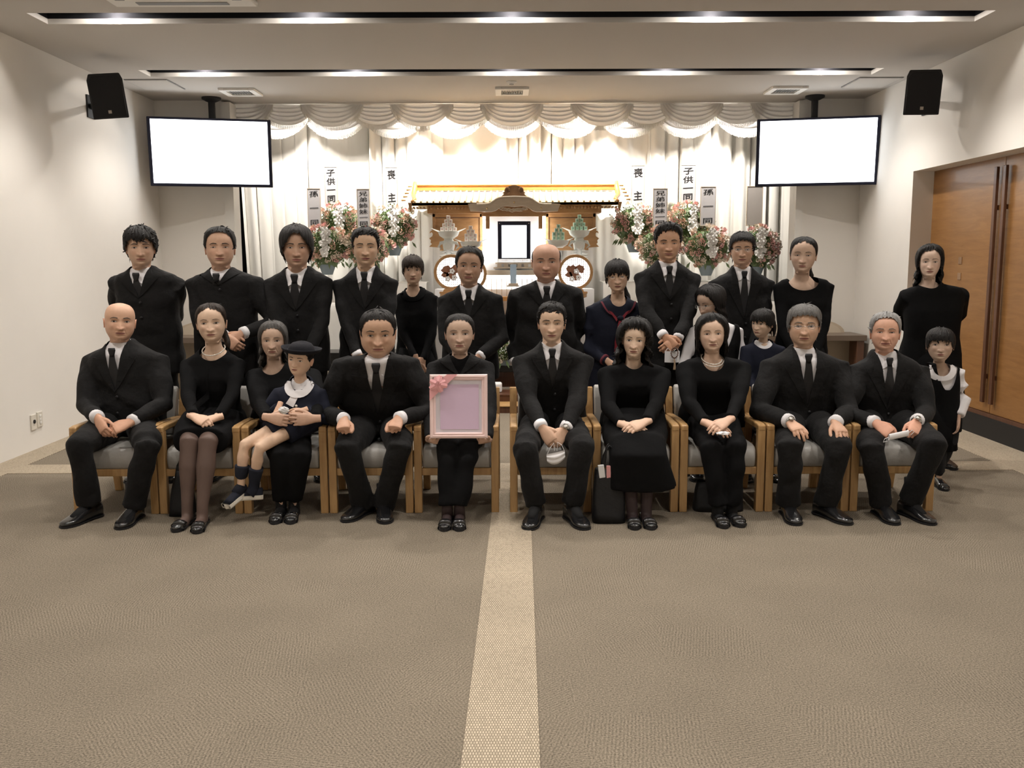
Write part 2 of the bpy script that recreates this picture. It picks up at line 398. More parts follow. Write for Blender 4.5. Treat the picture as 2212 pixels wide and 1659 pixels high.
# ---- loudspeakers
GRL = mat('speaker_grille', (.008, .008, .01), .7, bump=.5, bscale=500)
def speaker(loc, yaw, pitch, label, s, roll=0):
    t = thing('loudspeaker', label, 'loudspeaker', loc, 'wall loudspeakers')
    R = (Matrix.Rotation(yaw, 3, 'Z') @ Matrix.Rotation(pitch, 3, 'X') @ Matrix.Rotation(roll, 3, 'Y'))
    w, h, d = .285, .365, .24
    P = [(-w/2, -d/2), (w/2, -d/2), (w/2-.03, d/2-.06), (w/2-.09, d/2), (-w/2+.09, d/2), (-w/2+.03, d/2-.06)]
    rings = []
    for z, k in ((-h/2, 1), (h/2-.05, 1), (h/2, .86)):
        rings.append([R @ Vector((x*k, -d/2+(y+d/2)*1.0, z)) for x, y in P])
    o = MB().loft(rings).build('cabinet', BLACKPL, t, bevel=.008); o.location = (0, 0, 0)
    m = MB(); pts = [(-w/2+.012, -h/2+.012), (w/2-.012, -h/2+.012), (w/2-.012, h/2-.06), (w/2-.04, h/2-.02), (-w/2+.04, h/2-.02), (-w/2+.012, h/2-.06)]
    m.prism([R @ Vector((x, -d/2-.001, z)) for x, z in pts], R @ Vector((0, -.012, 0)))
    o = m.build('grille', GRL, t, bevel=.004); o.location = (0, 0, 0)
    m = MB(); m.box(R @ Vector((0, -d/2-.015, -h/2+.055)), (.026, .006, .026), R)
    o = m.build('badge', mat('badge', (.5, .45, .4), .4), t); o.location = (0, 0, 0)
    tgt = Vector((s*WALL_X, loc[1]+.55, loc[2]))-Vector(loc)
    m = MB(); m.tube([R @ Vector((0, d/2-.02, 0)), tgt], .025, 10); m.box(tgt, (.03, .16, .2))
    o = m.build('wall_bracket', BLACKPL, t); o.location = (0, 0, 0)
pL = atY(236, 208, 8.1); pR = atY(1990, 200, 8.1)
speaker(pL, math.radians(16), math.radians(9), 'black loudspeaker tilted down high on the left wall', -1, math.radians(-6))
speaker(pR, math.radians(-16), math.radians(9), 'black loudspeaker tilted down high on the right wall', 1, math.radians(2))

# ---- screens on ceiling poles
SCR = mat('screen_lit', (.95, .97, 1), .3, emit=3.0, ecol=(.93, .97, 1))
BEZ = mat('bezel', (.008, .01, .03), .35)
def screen(u, v, Y, yaw, tilt, label, pole):
    c = atY(u, v, Y); t = thing('hanging_screen', label, 'screen', c, 'screens hung from the ceiling')
    R = Matrix.Rotation(yaw, 3, 'Z') @ Matrix.Rotation(tilt, 3, 'X'); w, h = 1.235, .70
    o = MB().box((0, 0, 0), (w, .05, h), R).build('bezel', BEZ, t, bevel=.008); o.location = (0, 0, 0)
    o = MB().box(R @ Vector((0, -.027, .004)), (w-.07, .006, h-.055), R).build('display', SCR, t); o.location = (0, 0, 0)
    top = Vector((pole[0], pole[1], ROOM_H))-c
    m = MB(); m.tube([top, (top.x, top.y, -.1)], .036, 14); m.lathe([(.1, 0), (.1, -.02), (.06, -.04), (.036, -.05)], c=top, n=20)
    m.box((top.x, top.y-.06, 0), (.2, .14, .3), R)
    o = m.build('ceiling_pole', BLACKPL, t, smooth=True, sharp=40); o.location = (0, 0, 0)
screen(456, 330, 9.88, math.radians(13), math.radians(5), 'bright white screen with black bezel hanging on the left', (-3.15, 10.02))
screen(1764, 328, 9.88, math.radians(-13), math.radians(5), 'bright white screen with black bezel hanging on the right', (3.24, 10.02))

# ---- low side consoles at the back wall
STONE = mat('console_top', (.16, .12, .09), .35)
CLAD = mat('console_panel', (.33, .27, .2), .5, var=.1, vscale=3)
for s, x0, x1, lab in ((-1, -3.8, -2.75, 'dark topped console against the back wall on the left'), (1, 2.75, 3.8, 'dark topped console against the back wall on the right')):
    t = thing('console_table', lab, 'console', ((x0+x1)/2, 10.0, 0))
    def cb(a, b, name, m): 
        o = MB().box2(a, b).build(name, m, t, (0, 0, 0), bevel=.004); o.location = (-(x0+x1)/2, -10.0, 0); return o
    cb((x0, 9.72, .64), (x1, 10.19, .70), 'table_top', STONE)
    cb((x0+.05, 9.95, 0), (x1-.05, 10.15, .64), 'back_panel', CLAD)
    cb((x0+.02, 9.74, 0), (x0+.1, 10.1, .64), 'leg', W_DARK); cb((x1-.1, 9.74, 0), (x1-.02, 10.1, .64), 'leg', W_DARK)
    t2 = thing('display_board', 'low cream board with a curved edge standing on the %s console' % ('left' if s < 0 else 'right'), 'board', ((x0+x1)/2, 10.1, .70))
    pts = [(-.42, 0, 0), (.42, 0, 0)]+[(.42*math.cos(a), 0, .16*math.sin(a)) for a in np.linspace(0, PI, 14)[1:-1]]
    o = MB().prism([Vector(p) for p in pts], (0, .02, 0)).build('board', mat('board_cream', (.6, .5, .38), .6), t2); o.location = (0, 0, 0)
    o = MB().prism([Vector((p[0]*.9, -.004, p[2]*.9)) for p in pts], (0, .004, 0)).build('board_face', mat('board_face', (.66, .57, .45), .6), t2); o.location = (0, 0, 0)
# ================================================================ armchairs
FAB = mat('seat_vinyl', (.42, .405, .38), .38, spec=.5, bump=.35, bscale=90, bdist=.003, var=.05, vscale=12)
def make_chair(x0, x1, label):
    w = x1-x0; cx = (x0+x1)/2; Yf = 5.35
    t = thing('armchair', label, 'chair', (cx, Yf, 0), 'armchairs in the front row')
    def P(name, mb, m, par=None, bevel=.004, smooth=False):
        o = mb.build(name, m, par or t, bevel=bevel, smooth=smooth, sharp=40 if smooth else None); o.location = (0, 0, 0); return o
    lw = .046; hx = w/2-.003
    for s in (-1, 1):
        xo, xi = s*hx, s*(hx-lw)
        mb = MB(); mb.box2((xi, 0, 0), (xo, .045, .5)); P('front_leg', mb, W_CHAIR)
        mb = MB(); mb.loft([[Vector((xi, y0, z)), Vector((xo, y0, z)), Vector((xo, y1, z)), Vector((xi, y1, z))] for z, y0, y1 in ((0, .575, .61), (.2, .53, .58), (.42, .50, .55), (.68, .575, .61))])
        P('rear_leg', mb, W_CHAIR)
        mb = MB(); mb.loft([[Vector((xi, y, z-.036)), Vector((xo, y, z-.036)), Vector((xo, y, z)), Vector((xi, y, z))] for y, z in ((-.002, .528), (.045, .534), (.25, .532), (.54, .515))])
        P('armrest', mb, W_CHAIR, bevel=.008)
        mb = MB(); mb.box2((xi+s*.012, .045, .24), (xo-s*.012, .53, .275)); P('side_rail', mb, W_CHAIR)
    ix = hx-lw
    mb = MB(); mb.box2((-ix, .012, .228), (ix, .037, .272)); P('front_apron', mb, W_CHAIR)
    mb = MB(); mb.box2((-ix, .52, .228), (ix, .545, .272)); P('rear_apron', mb, W_CHAIR)
    # cushion with rounded front
    rings = []
    prof = [(0.02, .272), (.006, .29), (.0, .335), (.008, .375), (.03, .395), (.08, .402), (.3, .398), (.5, .39), (.53, .36), (.53, .275)]
    xs = [(-ix+.006, .94), (-ix+.016, 1), (ix-.016, 1), (ix-.006, .94)]
    G = []
    for x, k in xs: G.append([Vector((x, .26+(y-.26)*k, .335+(z-.335)*(k if z > .28 else 1))) for y, z in prof])
    mb = MB(); mb.loft(G); P('seat', mb, FAB, bevel=.006, smooth=True)
    prof = [(.48, .40), (.47, .45), (.50, .60), (.545, .69), (.57, .70), (.59, .68), (.56, .55), (.54, .40)]
    G = []
    for x, k in xs: G.append([Vector((x, .53+(y-.53)*k, .55+(z-.55)*(.97 if k < 1 else 1))) for y, z in prof])
    mb = MB(); mb.loft(G); P('backrest', mb, FAB, bevel=.008, smooth=True)
    return t
CH = [(-2.62, -2.107), (-2.105, -1.602), (-1.60, -1.089), (-1.087, -.580), (-.578, -.066), (-.006, .487), (.489, 1.007), (1.009, 1.520), (1.522, 2.030), (2.032, 2.54)]
SIT = ['bald man at the far left', 'woman with the pearl necklace', 'grey haired woman holding the child', 'stout man with fists on his knees', 'woman holding the pink frame',
       'young man right of the carpet strip', 'woman with curly black hair', 'woman with the double pearl necklace', 'grey haired man in glasses', 'old man at the far right']
for (a, b), s in zip(CH, SIT): make_chair(a, b, 'oak armchair with grey vinyl seat under the '+s)
# ================================================================ people: geometry tools
def tris_of(F):
    out = []
    for f in F:
        for i in range(1, len(f)-1): out.append((f[0], f[i], f[i+1]))
    return np.array(out, dtype=np.int64)
def remesh(mb, voxel, smooth=6, fac=.5):
    me = bpy.data.meshes.new('tmp'); me.from_pydata([tuple(p) for p in mb.v], [], mb.f)
    bm = bmesh.new(); bm.from_mesh(me); bmesh.ops.recalc_face_normals(bm, faces=bm.faces); bm.to_mesh(me); bm.free()
    o = bpy.data.objects.new('tmp', me); COL.objects.link(o)
    r = o.modifiers.new('r', 'REMESH'); r.mode = 'VOXEL'; r.voxel_size = voxel; r.adaptivity = 0
    if smooth:
        s = o.modifiers.new('s', 'SMOOTH'); s.factor = fac; s.iterations = smooth
    dg = bpy.context.evaluated_depsgraph_get(); e = o.evaluated_get(dg).to_mesh()
    V = np.empty(len(e.vertices)*3); e.vertices.foreach_get('co', V); V = V.reshape(-1, 3)
    n = len(e.polygons); tot = np.empty(n, dtype=np.int32); e.polygons.foreach_get('loop_total', tot)
    li = np.empty(len(e.loops), dtype=np.int32); e.loops.foreach_get('vertex_index', li)
    if n and (tot == 4).all(): Fq = li.reshape(-1, 4).astype(np.int64)
    else: Fq = np.array([tuple(p.vertices)+((p.vertices[2],) if len(p.vertices) == 3 else ()) for p in e.polygons], dtype=np.int64)
    T = np.vstack([Fq[:, [0, 1, 2]], Fq[:, [0, 2, 3]]])
    T = T[(T[:, 0] != T[:, 1]) & (T[:, 1] != T[:, 2]) & (T[:, 0] != T[:, 2])]
    bpy.data.objects.remove(o); bpy.data.meshes.remove(me)
    return V, T
def vnormals(V, T):
    n = np.cross(V[T[:, 1]]-V[T[:, 0]], V[T[:, 2]]-V[T[:, 0]]); N = np.zeros_like(V)
    for k in range(3): np.add.at(N, T[:, k], n)
    return N/np.maximum(np.linalg.norm(N, axis=1, keepdims=True), 1e-9)
def clip(V, T, s):                       # keep the part of the surface where s > 0, cut cleanly along s = 0
    pos = s > 0; c = pos[T].sum(1)
    keep = T[c == 3].tolist(); Vn = V.tolist(); cache = {}
    def cut(a, b):
        k = (a, b) if a < b else (b, a)
        if k not in cache:
            t = s[k[0]]/(s[k[0]]-s[k[1]]); p = V[k[0]]*(1-t)+V[k[1]]*t; cache[k] = len(Vn); Vn.append(p.tolist())
        return cache[k]
    for tri in T[(c == 1) | (c == 2)]:
        tri = [int(i) for i in tri]; poly = []
        for i in range(3):
            a, b = tri[i], tri[(i+1) % 3]
            if pos[a]: poly.append(a)
            if pos[a] != pos[b]: poly.append(cut(a, b))
        for i in range(1, len(poly)-1): keep.append([poly[0], poly[i], poly[i+1]])
    Vn = np.array(Vn); K = np.array(keep, dtype=np.int64)
    if len(K) == 0: return np.zeros((0, 3)), np.zeros((0, 3), dtype=np.int64)
    used = np.unique(K); mp = -np.ones(len(Vn), dtype=np.int64); mp[used] = np.arange(len(used))
    return Vn[used], mp[K]
def sst(a, b, x):
    t = np.clip((x-a)/(b-a), 0, 1); return t*t*(3-2*t)
def folds(V, N, seed, amp=.003, freq=26, direction=(0, 0, 1)):
    rs = np.random.RandomState(seed); out = np.zeros(len(V))
    for k in range(6):
        d = np.array(direction)*1.0+rs.normal(0, .55, 3); d /= np.linalg.norm(d)
        w = rs.normal(0, 1, 3)*9
        out += np.sin(V @ d*freq*rs.uniform(.6, 1.8)+rs.uniform(0, 6.3)+1.6*np.sin(V @ w+rs.uniform(0, 6)))/(k+1.5)
    return V+N*(out*amp)[:, None]
def interp(xs, ys):
    xs = np.array(xs); ys = np.array(ys); o = np.argsort(xs); xs, ys = xs[o], ys[o]
    def f(x):                            # smooth (Catmull-Rom like) interpolation through the samples
        x = np.asarray(x, dtype=float); i = np.clip(np.searchsorted(xs, x)-1, 0, len(xs)-2)
        m = np.gradient(ys, xs); h = xs[i+1]-xs[i]; t = np.clip((x-xs[i])/h, 0, 1)
        return (2*t**3-3*t**2+1)*ys[i]+(t**3-2*t**2+t)*h*m[i]+(-2*t**3+3*t**2)*ys[i+1]+(t**3-t**2)*h*m[i+1]
    return f
# ---------------------------------------------------------------- head
HW = interp([1.0, .985, .955, .90, .83, .75, .66, .57, .48, .40, .32, .24, .16, .09, .04, 0.0], [.06, .125, .21, .28, .328, .355, .368, .366, .358, .350, .335, .310, .272, .222, .170, .125])
HF = interp([1.0, .985, .955, .90, .83, .75, .66, .57, .48, .40, .32, .24, .16, .09, .04, 0.0], [.04, .12, .21, .30, .365, .402, .415, .408, .400, .402, .402, .400, .394, .392, .372, .325])
HB = interp([1.0, .985, .955, .90, .83, .75, .66, .57, .48, .40, .32, .24, .16, 0.0], [.06, .14, .23, .32, .385, .42, .43, .42, .395, .355, .31, .28, .26, .24])
def G(x, s): return np.exp(-(x/s)**2)
def head_contour(phi, z, P):             # radius of the bare head at angle phi (0 = face) and height z, in head heights
    low = sst(.55, .08, z)
    w = HW(z)*P['w']*(1+(P['jaw']-1)*low); d = np.where(np.cos(phi) >= 0, HF(z), HB(z)*P.get('back', 1))
    e = 2.25
    c, s = np.abs(np.cos(phi)), np.abs(np.sin(phi))
    return ((s/w)**e+(c/d)**e)**(-1/e)
def face_relief(x, z, P):                # how far the face stands out (towards the viewer), in head heights
    ax = np.abs(x); n = P['nose']
    brow = .016*G(z-.585, .035)*G(ax-.12, .09)*P.get('brow', 1)
    sock = -.028*G(z-.515, .05)*G(ax-.155, .085)
    nb = np.clip((z-.315)/.235, 0, 1)
    ridge = np.where((z > .30), (.096*(1-nb)**1.25+.015)*n, .111*n*G(z-.30, .028))*G(ax, .044+.026*(1-nb))*sst(.62, .53, z)
    wing = .034*n*G(z-.335, .030)*G(ax-.068, .030)
    lips = .016*G(z-.222, .020)*G(ax, .11)+.018*G(z-.178, .022)*G(ax, .095)-.014*G(z-.200, .009)*G(ax, .125)
    mouthb = .022*G(z-.20, .075)*G(ax, .14)
    phil = -.008*G(z-.255, .02)*G(ax, .018)
    chin = .026*G(z-.075, .05)*G(ax, .09)-.012*G(z-.135, .02)*G(ax, .09)
    cheek = .020*G(z-.38, .08)*G(ax-.20, .08)*P.get('cheek', 1)
    lid = .016*G(z-.508, .022)*G(ax-.155, .062)+.008*G(z-.462, .018)*G(ax-.155, .06)*P.get('age', 0)
    d = (ax-.085-.35*np.clip(.335-z, 0, .2)); fold = -.020*P.get('age', 0)*G(d, .014)*sst(.15, .2, z)*sst(.36, .31, z)
    return brow+sock+ridge+wing+lips+mouthb+phil+chin+cheek+lid+fold
NPH = 78
def phis():
    t = np.linspace(-PI, PI, NPH, endpoint=False); return t-.55*np.sin(t)       # denser on the face
def head_mesh(P):
    """continuous surface crown > face > jaw > neck > upper chest, in head heights (chin z=0, crown z=1, face towards -y)"""
    ph = phis(); back = (1-np.cos(ph))/2
    lv = np.concatenate([1-np.linspace(0, 1, 14)**2*.0-(np.linspace(0, 1, 14)**1.7)*.30, np.linspace(.685, .02, 52)])
    rings = []; wt = []
    for l in lv:
        lo = max(0, .5-l); zz = l+np.where(True, lo*(.58*sst(.15, .95, back)), 0)
        r = head_contour(ph, zz, P); x = r*np.sin(ph); y = -r*np.cos(ph)
        rel = face_relief(x, zz, P)*sst(.15, .5, np.cos(ph)); y = y-rel
        rings.append(np.stack([x, y, zz], 1)); wt.append(1.0)
    jaw = rings[-1]; nk = P['neck']
    def ring(cy, rx, ry, zf, zb, w):
        x = rx*np.sin(ph); y = cy-ry*np.cos(ph); z = zf+(zb-zf)*sst(0, 1, back); return np.stack([x, y, z], 1), w
    n0, _ = ring(.045, .242*nk, .235*nk, -.035, .20, .8)
    for k, dz in ((.18, -.022), (.45, -.03), (.75, -.022)):
        rings.append(jaw*(1-k)+n0*k+np.array([0, 0, dz])*((1+np.cos(ph))/2)[:, None]); wt.append(1.0)
    rings.append(n0); wt.append(.85)
    for cy, rx, ry, zf, zb, w in ((.065, .245*nk, .240*nk, -.12, .06, .55), (.085, .255*nk, .248*nk, -.21, -.05, .3), (.10, .275*nk, .26*nk, -.29, -.13, .12), (.11, .34*nk, .285*nk, -.36, -.19, 0), (.115, .45*nk, .315*nk, -.44, -.27, 0), (.12, .54*nk, .34*nk, -.56, -.40, 0), (.12, .50*nk, .33*nk, -.75, -.62, 0)):
        r, w = ring(cy, rx, ry, zf, zb, w); rings.append(r); wt.append(w)
    V = np.vstack(rings); n = NPH; R = len(rings); F = []
    for i in range(R-1):
        a = np.arange(n); b = (a+1) % n
        F.append(np.stack([i*n+a, (i+1)*n+a, (i+1)*n+b], 1)); F.append(np.stack([i*n+a, (i+1)*n+b, i*n+b], 1))
    T = np.vstack(F); top = len(V); V = np.vstack([V, [[0, 0, rings[0][:, 2].mean()+.004]]]); wts = np.concatenate([np.repeat(wt, n), [1.0]])
    a = np.arange(n); T = np.vstack([T, np.stack([np.full(n, top), a, (a+1) % n], 1)])
    bot = len(V); V = np.vstack([V, [[0, .12, -.70]]]); wts = np.append(wts, 0.0)
    T = np.vstack([T, np.stack([np.full(n, bot), (R-1)*n+(a+1) % n, (R-1)*n+a], 1)])
    return V, T, wts
def ear_mesh(P, side):
    mb = MB(); k = P.get('ear', 1); x0 = float(HW(.46))*P['w']
    R = []
    for (o, rz, ry, dy) in ((-.05, .085, .05, 0), (-.005, .10, .055, .015), (.022, .115, .068, .03), (.034, .118, .070, .045), (.034, .098, .052, .045), (.016, .06, .028, .035)):
        R.append([Vector((side*(x0+o*k+.012*math.sin(a)*k), .02+dy+ry*k*math.cos(a)*(1 if math.sin(a) > -.3 else .75)+.014*math.sin(a), .455+rz*k*math.sin(a))) for a in np.linspace(0, 2*PI, 16, endpoint=False)])
    mb.loft(R); return np.array([tuple(p) for p in mb.v]), tris_of(mb.f)
def rotm(yaw, pitch, roll):
    return np.array(Matrix.Rotation(yaw, 3, 'Z') @ Matrix.Rotation(pitch, 3, 'X') @ Matrix.Rotation(roll, 3, 'Y'))
class Head:
    def __init__(s, P, pos, hh, yaw=0, pitch=0, roll=0):
        s.P = P; s.pos = np.array(pos); s.hh = hh; s.R = rotm(yaw, pitch, roll); s.piv = np.array([0, .06, -.05])
    def tf(s, V, w=1.0):                 # head units > world
        V = np.asarray(V); Rv = (V-s.piv) @ s.R.T+s.piv
        w = np.asarray(w); w = w[:, None] if w.ndim else w
        return (V*(1-w)+Rv*w)*s.hh+s.pos
    def surf(s, x, z, off=0):            # point of the face surface at (x, z)
        phi = math.asin(max(-1, min(1, x/max(.05, float(HW(z))*s.P['w'])*.98)))
        for _ in range(6):
            r = float(head_contour(np.array(phi), np.array(z), s.P)); phi += (x-r*math.sin(phi))/max(.1, r)
        r = float(head_contour(np.array(phi), np.array(z), s.P)); y = -r*math.cos(phi)
        y -= float(face_relief(np.array(x), np.array(z), s.P))*float(sst(.15, .5, math.cos(phi)))
        return np.array([x, y-off, z])
# ---------------------------------------------------------------- hands
HAND_POSE = {'flat': ((14, 22, 12), 6), 'relaxed': ((32, 42, 24), 3), 'grip': ((58, 70, 40), 2), 'fist': ((78, 95, 62), 1), 'down': ((16, 26, 16), 2), 'spread': ((18, 26, 14), 11)}
_HC = {}
def hand_mesh(pose):
    """right hand: wrist at origin, fingers along +x, back of the hand +z, thumb side +y"""
    if pose in _HC: return _HC[pose]
    (a1, a2, a3), sp = HAND_POSE[pose]; mb = MB()
    rings = []
    for x, w, t, zc in ((-.05, .024, .021, 0), (-.015, .026, .020, 0), (.01, .031, .019, 0), (.045, .039, .018, -.001), (.08, .041, .0155, 0), (.097, .038, .012, -.001)):
        rings.append([Vector((x, w*math.copysign(abs(math.cos(a))**.8, math.cos(a)), zc+t*math.copysign(abs(math.sin(a))**.8, math.sin(a)))) for a in np.linspace(0, 2*PI, 16, endpoint=False)])
    mb.loft(rings)
    for i, (y, L, r) in enumerate(((.030, .072, .0088), (.0105, .080, .0090), (-.0095, .074, .0086), (-.028, .058, .0076))):
        yaw = math.radians((1.5-i)*sp*.5); p = Vector((.088-abs(i-1)*.004, y, 0)); pts = [p-Vector((.02, 0, 0)), p]; ang = 0
        for seg, a in zip((.46, .30, .24), (a1, a2, a3)):
            ang += math.radians(a*(1+.06*i)); d = Vector((math.cos(ang)*math.cos(yaw), math.cos(ang)*math.sin(yaw), -math.sin(ang)))
            q = pts[-1]+d*L*seg; pts.append((pts[-1]+q)/2); pts.append(q)
        rad = [r, r*1.08, r, r*1.04, r*.94, r*.96, r*.88, r*.7]
        mb.tube(pts, rad[:len(pts)], 10)
    tb = Vector((.018, .024, -.006)); close = 1 if pose in ('grip', 'fist') else 0
    d1 = Vector((.78, .60, -.2)).normalized(); d2 = Vector((.93, .25-.2*close, -.3)).normalized(); d3 = Vector((.95, -.05-.35*close, -.25)).normalized()
    p1 = tb+d1*.042; p2 = p1+d2*.034; p3 = p2+d3*.026
    mb.tube([tb-d1*.015, tb, (tb+p1)/2, p1, (p1+p2)/2, p2, (p2+p3)/2, p3], [.012, .0155, .0145, .0115, .0105, .0105, .0098, .007], 10)
    V, T = remesh(mb, .0038, 2, .4); _HC[pose] = (V, T); return V, T
def place_hand(pose, side, wrist, fdir, back, scale=1.0):
    V, T = hand_mesh(pose); V = V.copy()
    if side < 0: V[:, 1] *= -1; T = T[:, ::-1]        # person's left hand: mirrored
    x = Vector(fdir).normalized(); z = Vector(back); z = (z-x*z.dot(x)).normalized(); y = z.cross(x)
    M = np.array([x, y, z]); return (V*scale) @ M+np.array(wrist), T
def ik(S, Wp, l1, l2, pole):
    S, Wp, pole = Vector(S), Vector(Wp), Vector(pole); d = Wp-S; L = d.length; L2 = min(L, (l1+l2)*.995); dn = d.normalized()
    k = (l1+l2)/max(L, 1e-6)
    if k < 1.005: l1, l2 = l1*1.01/k, l2*1.01/k
    a = (l1*l1-l2*l2+L*L)/(2*L); h = math.sqrt(max(0, l1*l1-a*a)); p = (pole-dn*pole.dot(dn)).normalized()
    return S+dn*a+p*h
# ================================================================ people: materials
SKIN = mat('skin', (.6, .4, .3), .52, spec=.35, attr='tint', var=.05, vscale=55, bump=.12, bscale=260, bdist=.001)
CLOTH = mat('black_wool', (.0085, .0082, .0085), .85, spec=.22, bump=.55, bscale=17, bdist=.018, sheen=.02)
CLOTH2 = mat('black_crepe', (.0055, .0055, .006), .9, spec=.12, bump=.3, bscale=38, bdist=.006)
NAVY = mat('navy_wool', (.012, .014, .026), .85, spec=.2, bump=.3, bscale=45, bdist=.005)
SHIRT = mat('white_cotton', (.78, .76, .78), .75, spec=.2, bump=.2, bscale=40, bdist=.004)
TIE = mat('black_silk', (.008, .008, .010), .5, spec=.4, bump=.2, bscale=300, bdist=.001)
RED = mat('crimson_scarf', (.22, .018, .03), .7, bump=.3, bscale=40, bdist=.004)
REDTRIM = mat('crimson_braid', (.16, .03, .045), .8)
LEATHER = mat('black_leather', (.010, .010, .011), .22, spec=.6, coat=.4, bump=.1, bscale=70)
SOLEW = mat('white_rubber', (.7, .66, .58), .6)
STOCK = mat('sheer_stocking', (.105, .068, .055), .6, spec=.3, var=.1, vscale=6)
STOCKD = mat('dark_stocking', (.035, .022, .022), .6, spec=.3)
SOCKB = mat('black_sock', (.008, .008, .009), .9, bump=.3, bscale=200)
SOCKN = mat('navy_sock', (.010, .012, .022), .9, bump=.4, bscale=200)
LIP = mat('lips', (.36, .15, .125), .45, spec=.4); LIPL = mat('lips_crease_shade', (.09, .03, .025), .6)  # shade in the crease between the lips is put into a dark colour
SCLERA = mat('eye_white', (.62, .58, .55), .35); IRIS = mat('iris', (.018, .010, .008), .2, spec=.6); LASH = mat('lash_line', (.02, .013, .011), .7)
PEARL = mat('pearl', (.8, .76, .70), .2, spec=.7, coat=.5)
METAL = mat('fine_metal', (.5, .48, .45), .25, metal=.9); LENS = mat('lens', (.9, .93, 1), .05, spec=.5, alpha=.10)
def hairmat(name, c, rough=.5):
    return mat(name, c, rough, spec=.22, var=.25, vscale=3, bump=.9, bscale=7, bdist=.004, stretch=(26, 26, 2.2), bdetail=5)
HAIRC = {'black': hairmat('hair_black', (.011, .0095, .009)), 'brown': hairmat('hair_brown', (.022, .014, .010)), 'grey': hairmat('hair_grey', (.11, .105, .10)),
         'dark': hairmat('hair_dark', (.014, .012, .011)), 'silver': hairmat('hair_silver', (.27, .265, .26)), 'salt': hairmat('hair_salt', (.075, .07, .066))}
BROWC = {k: mat('brow_'+k, c, .8) for k, c in {'black': (.03, .022, .018), 'brown': (.05, .03, .022), 'grey': (.12, .1, .085), 'dark': (.035, .026, .02), 'silver': (.14, .12, .10), 'salt': (.06, .05, .042)}.items()}

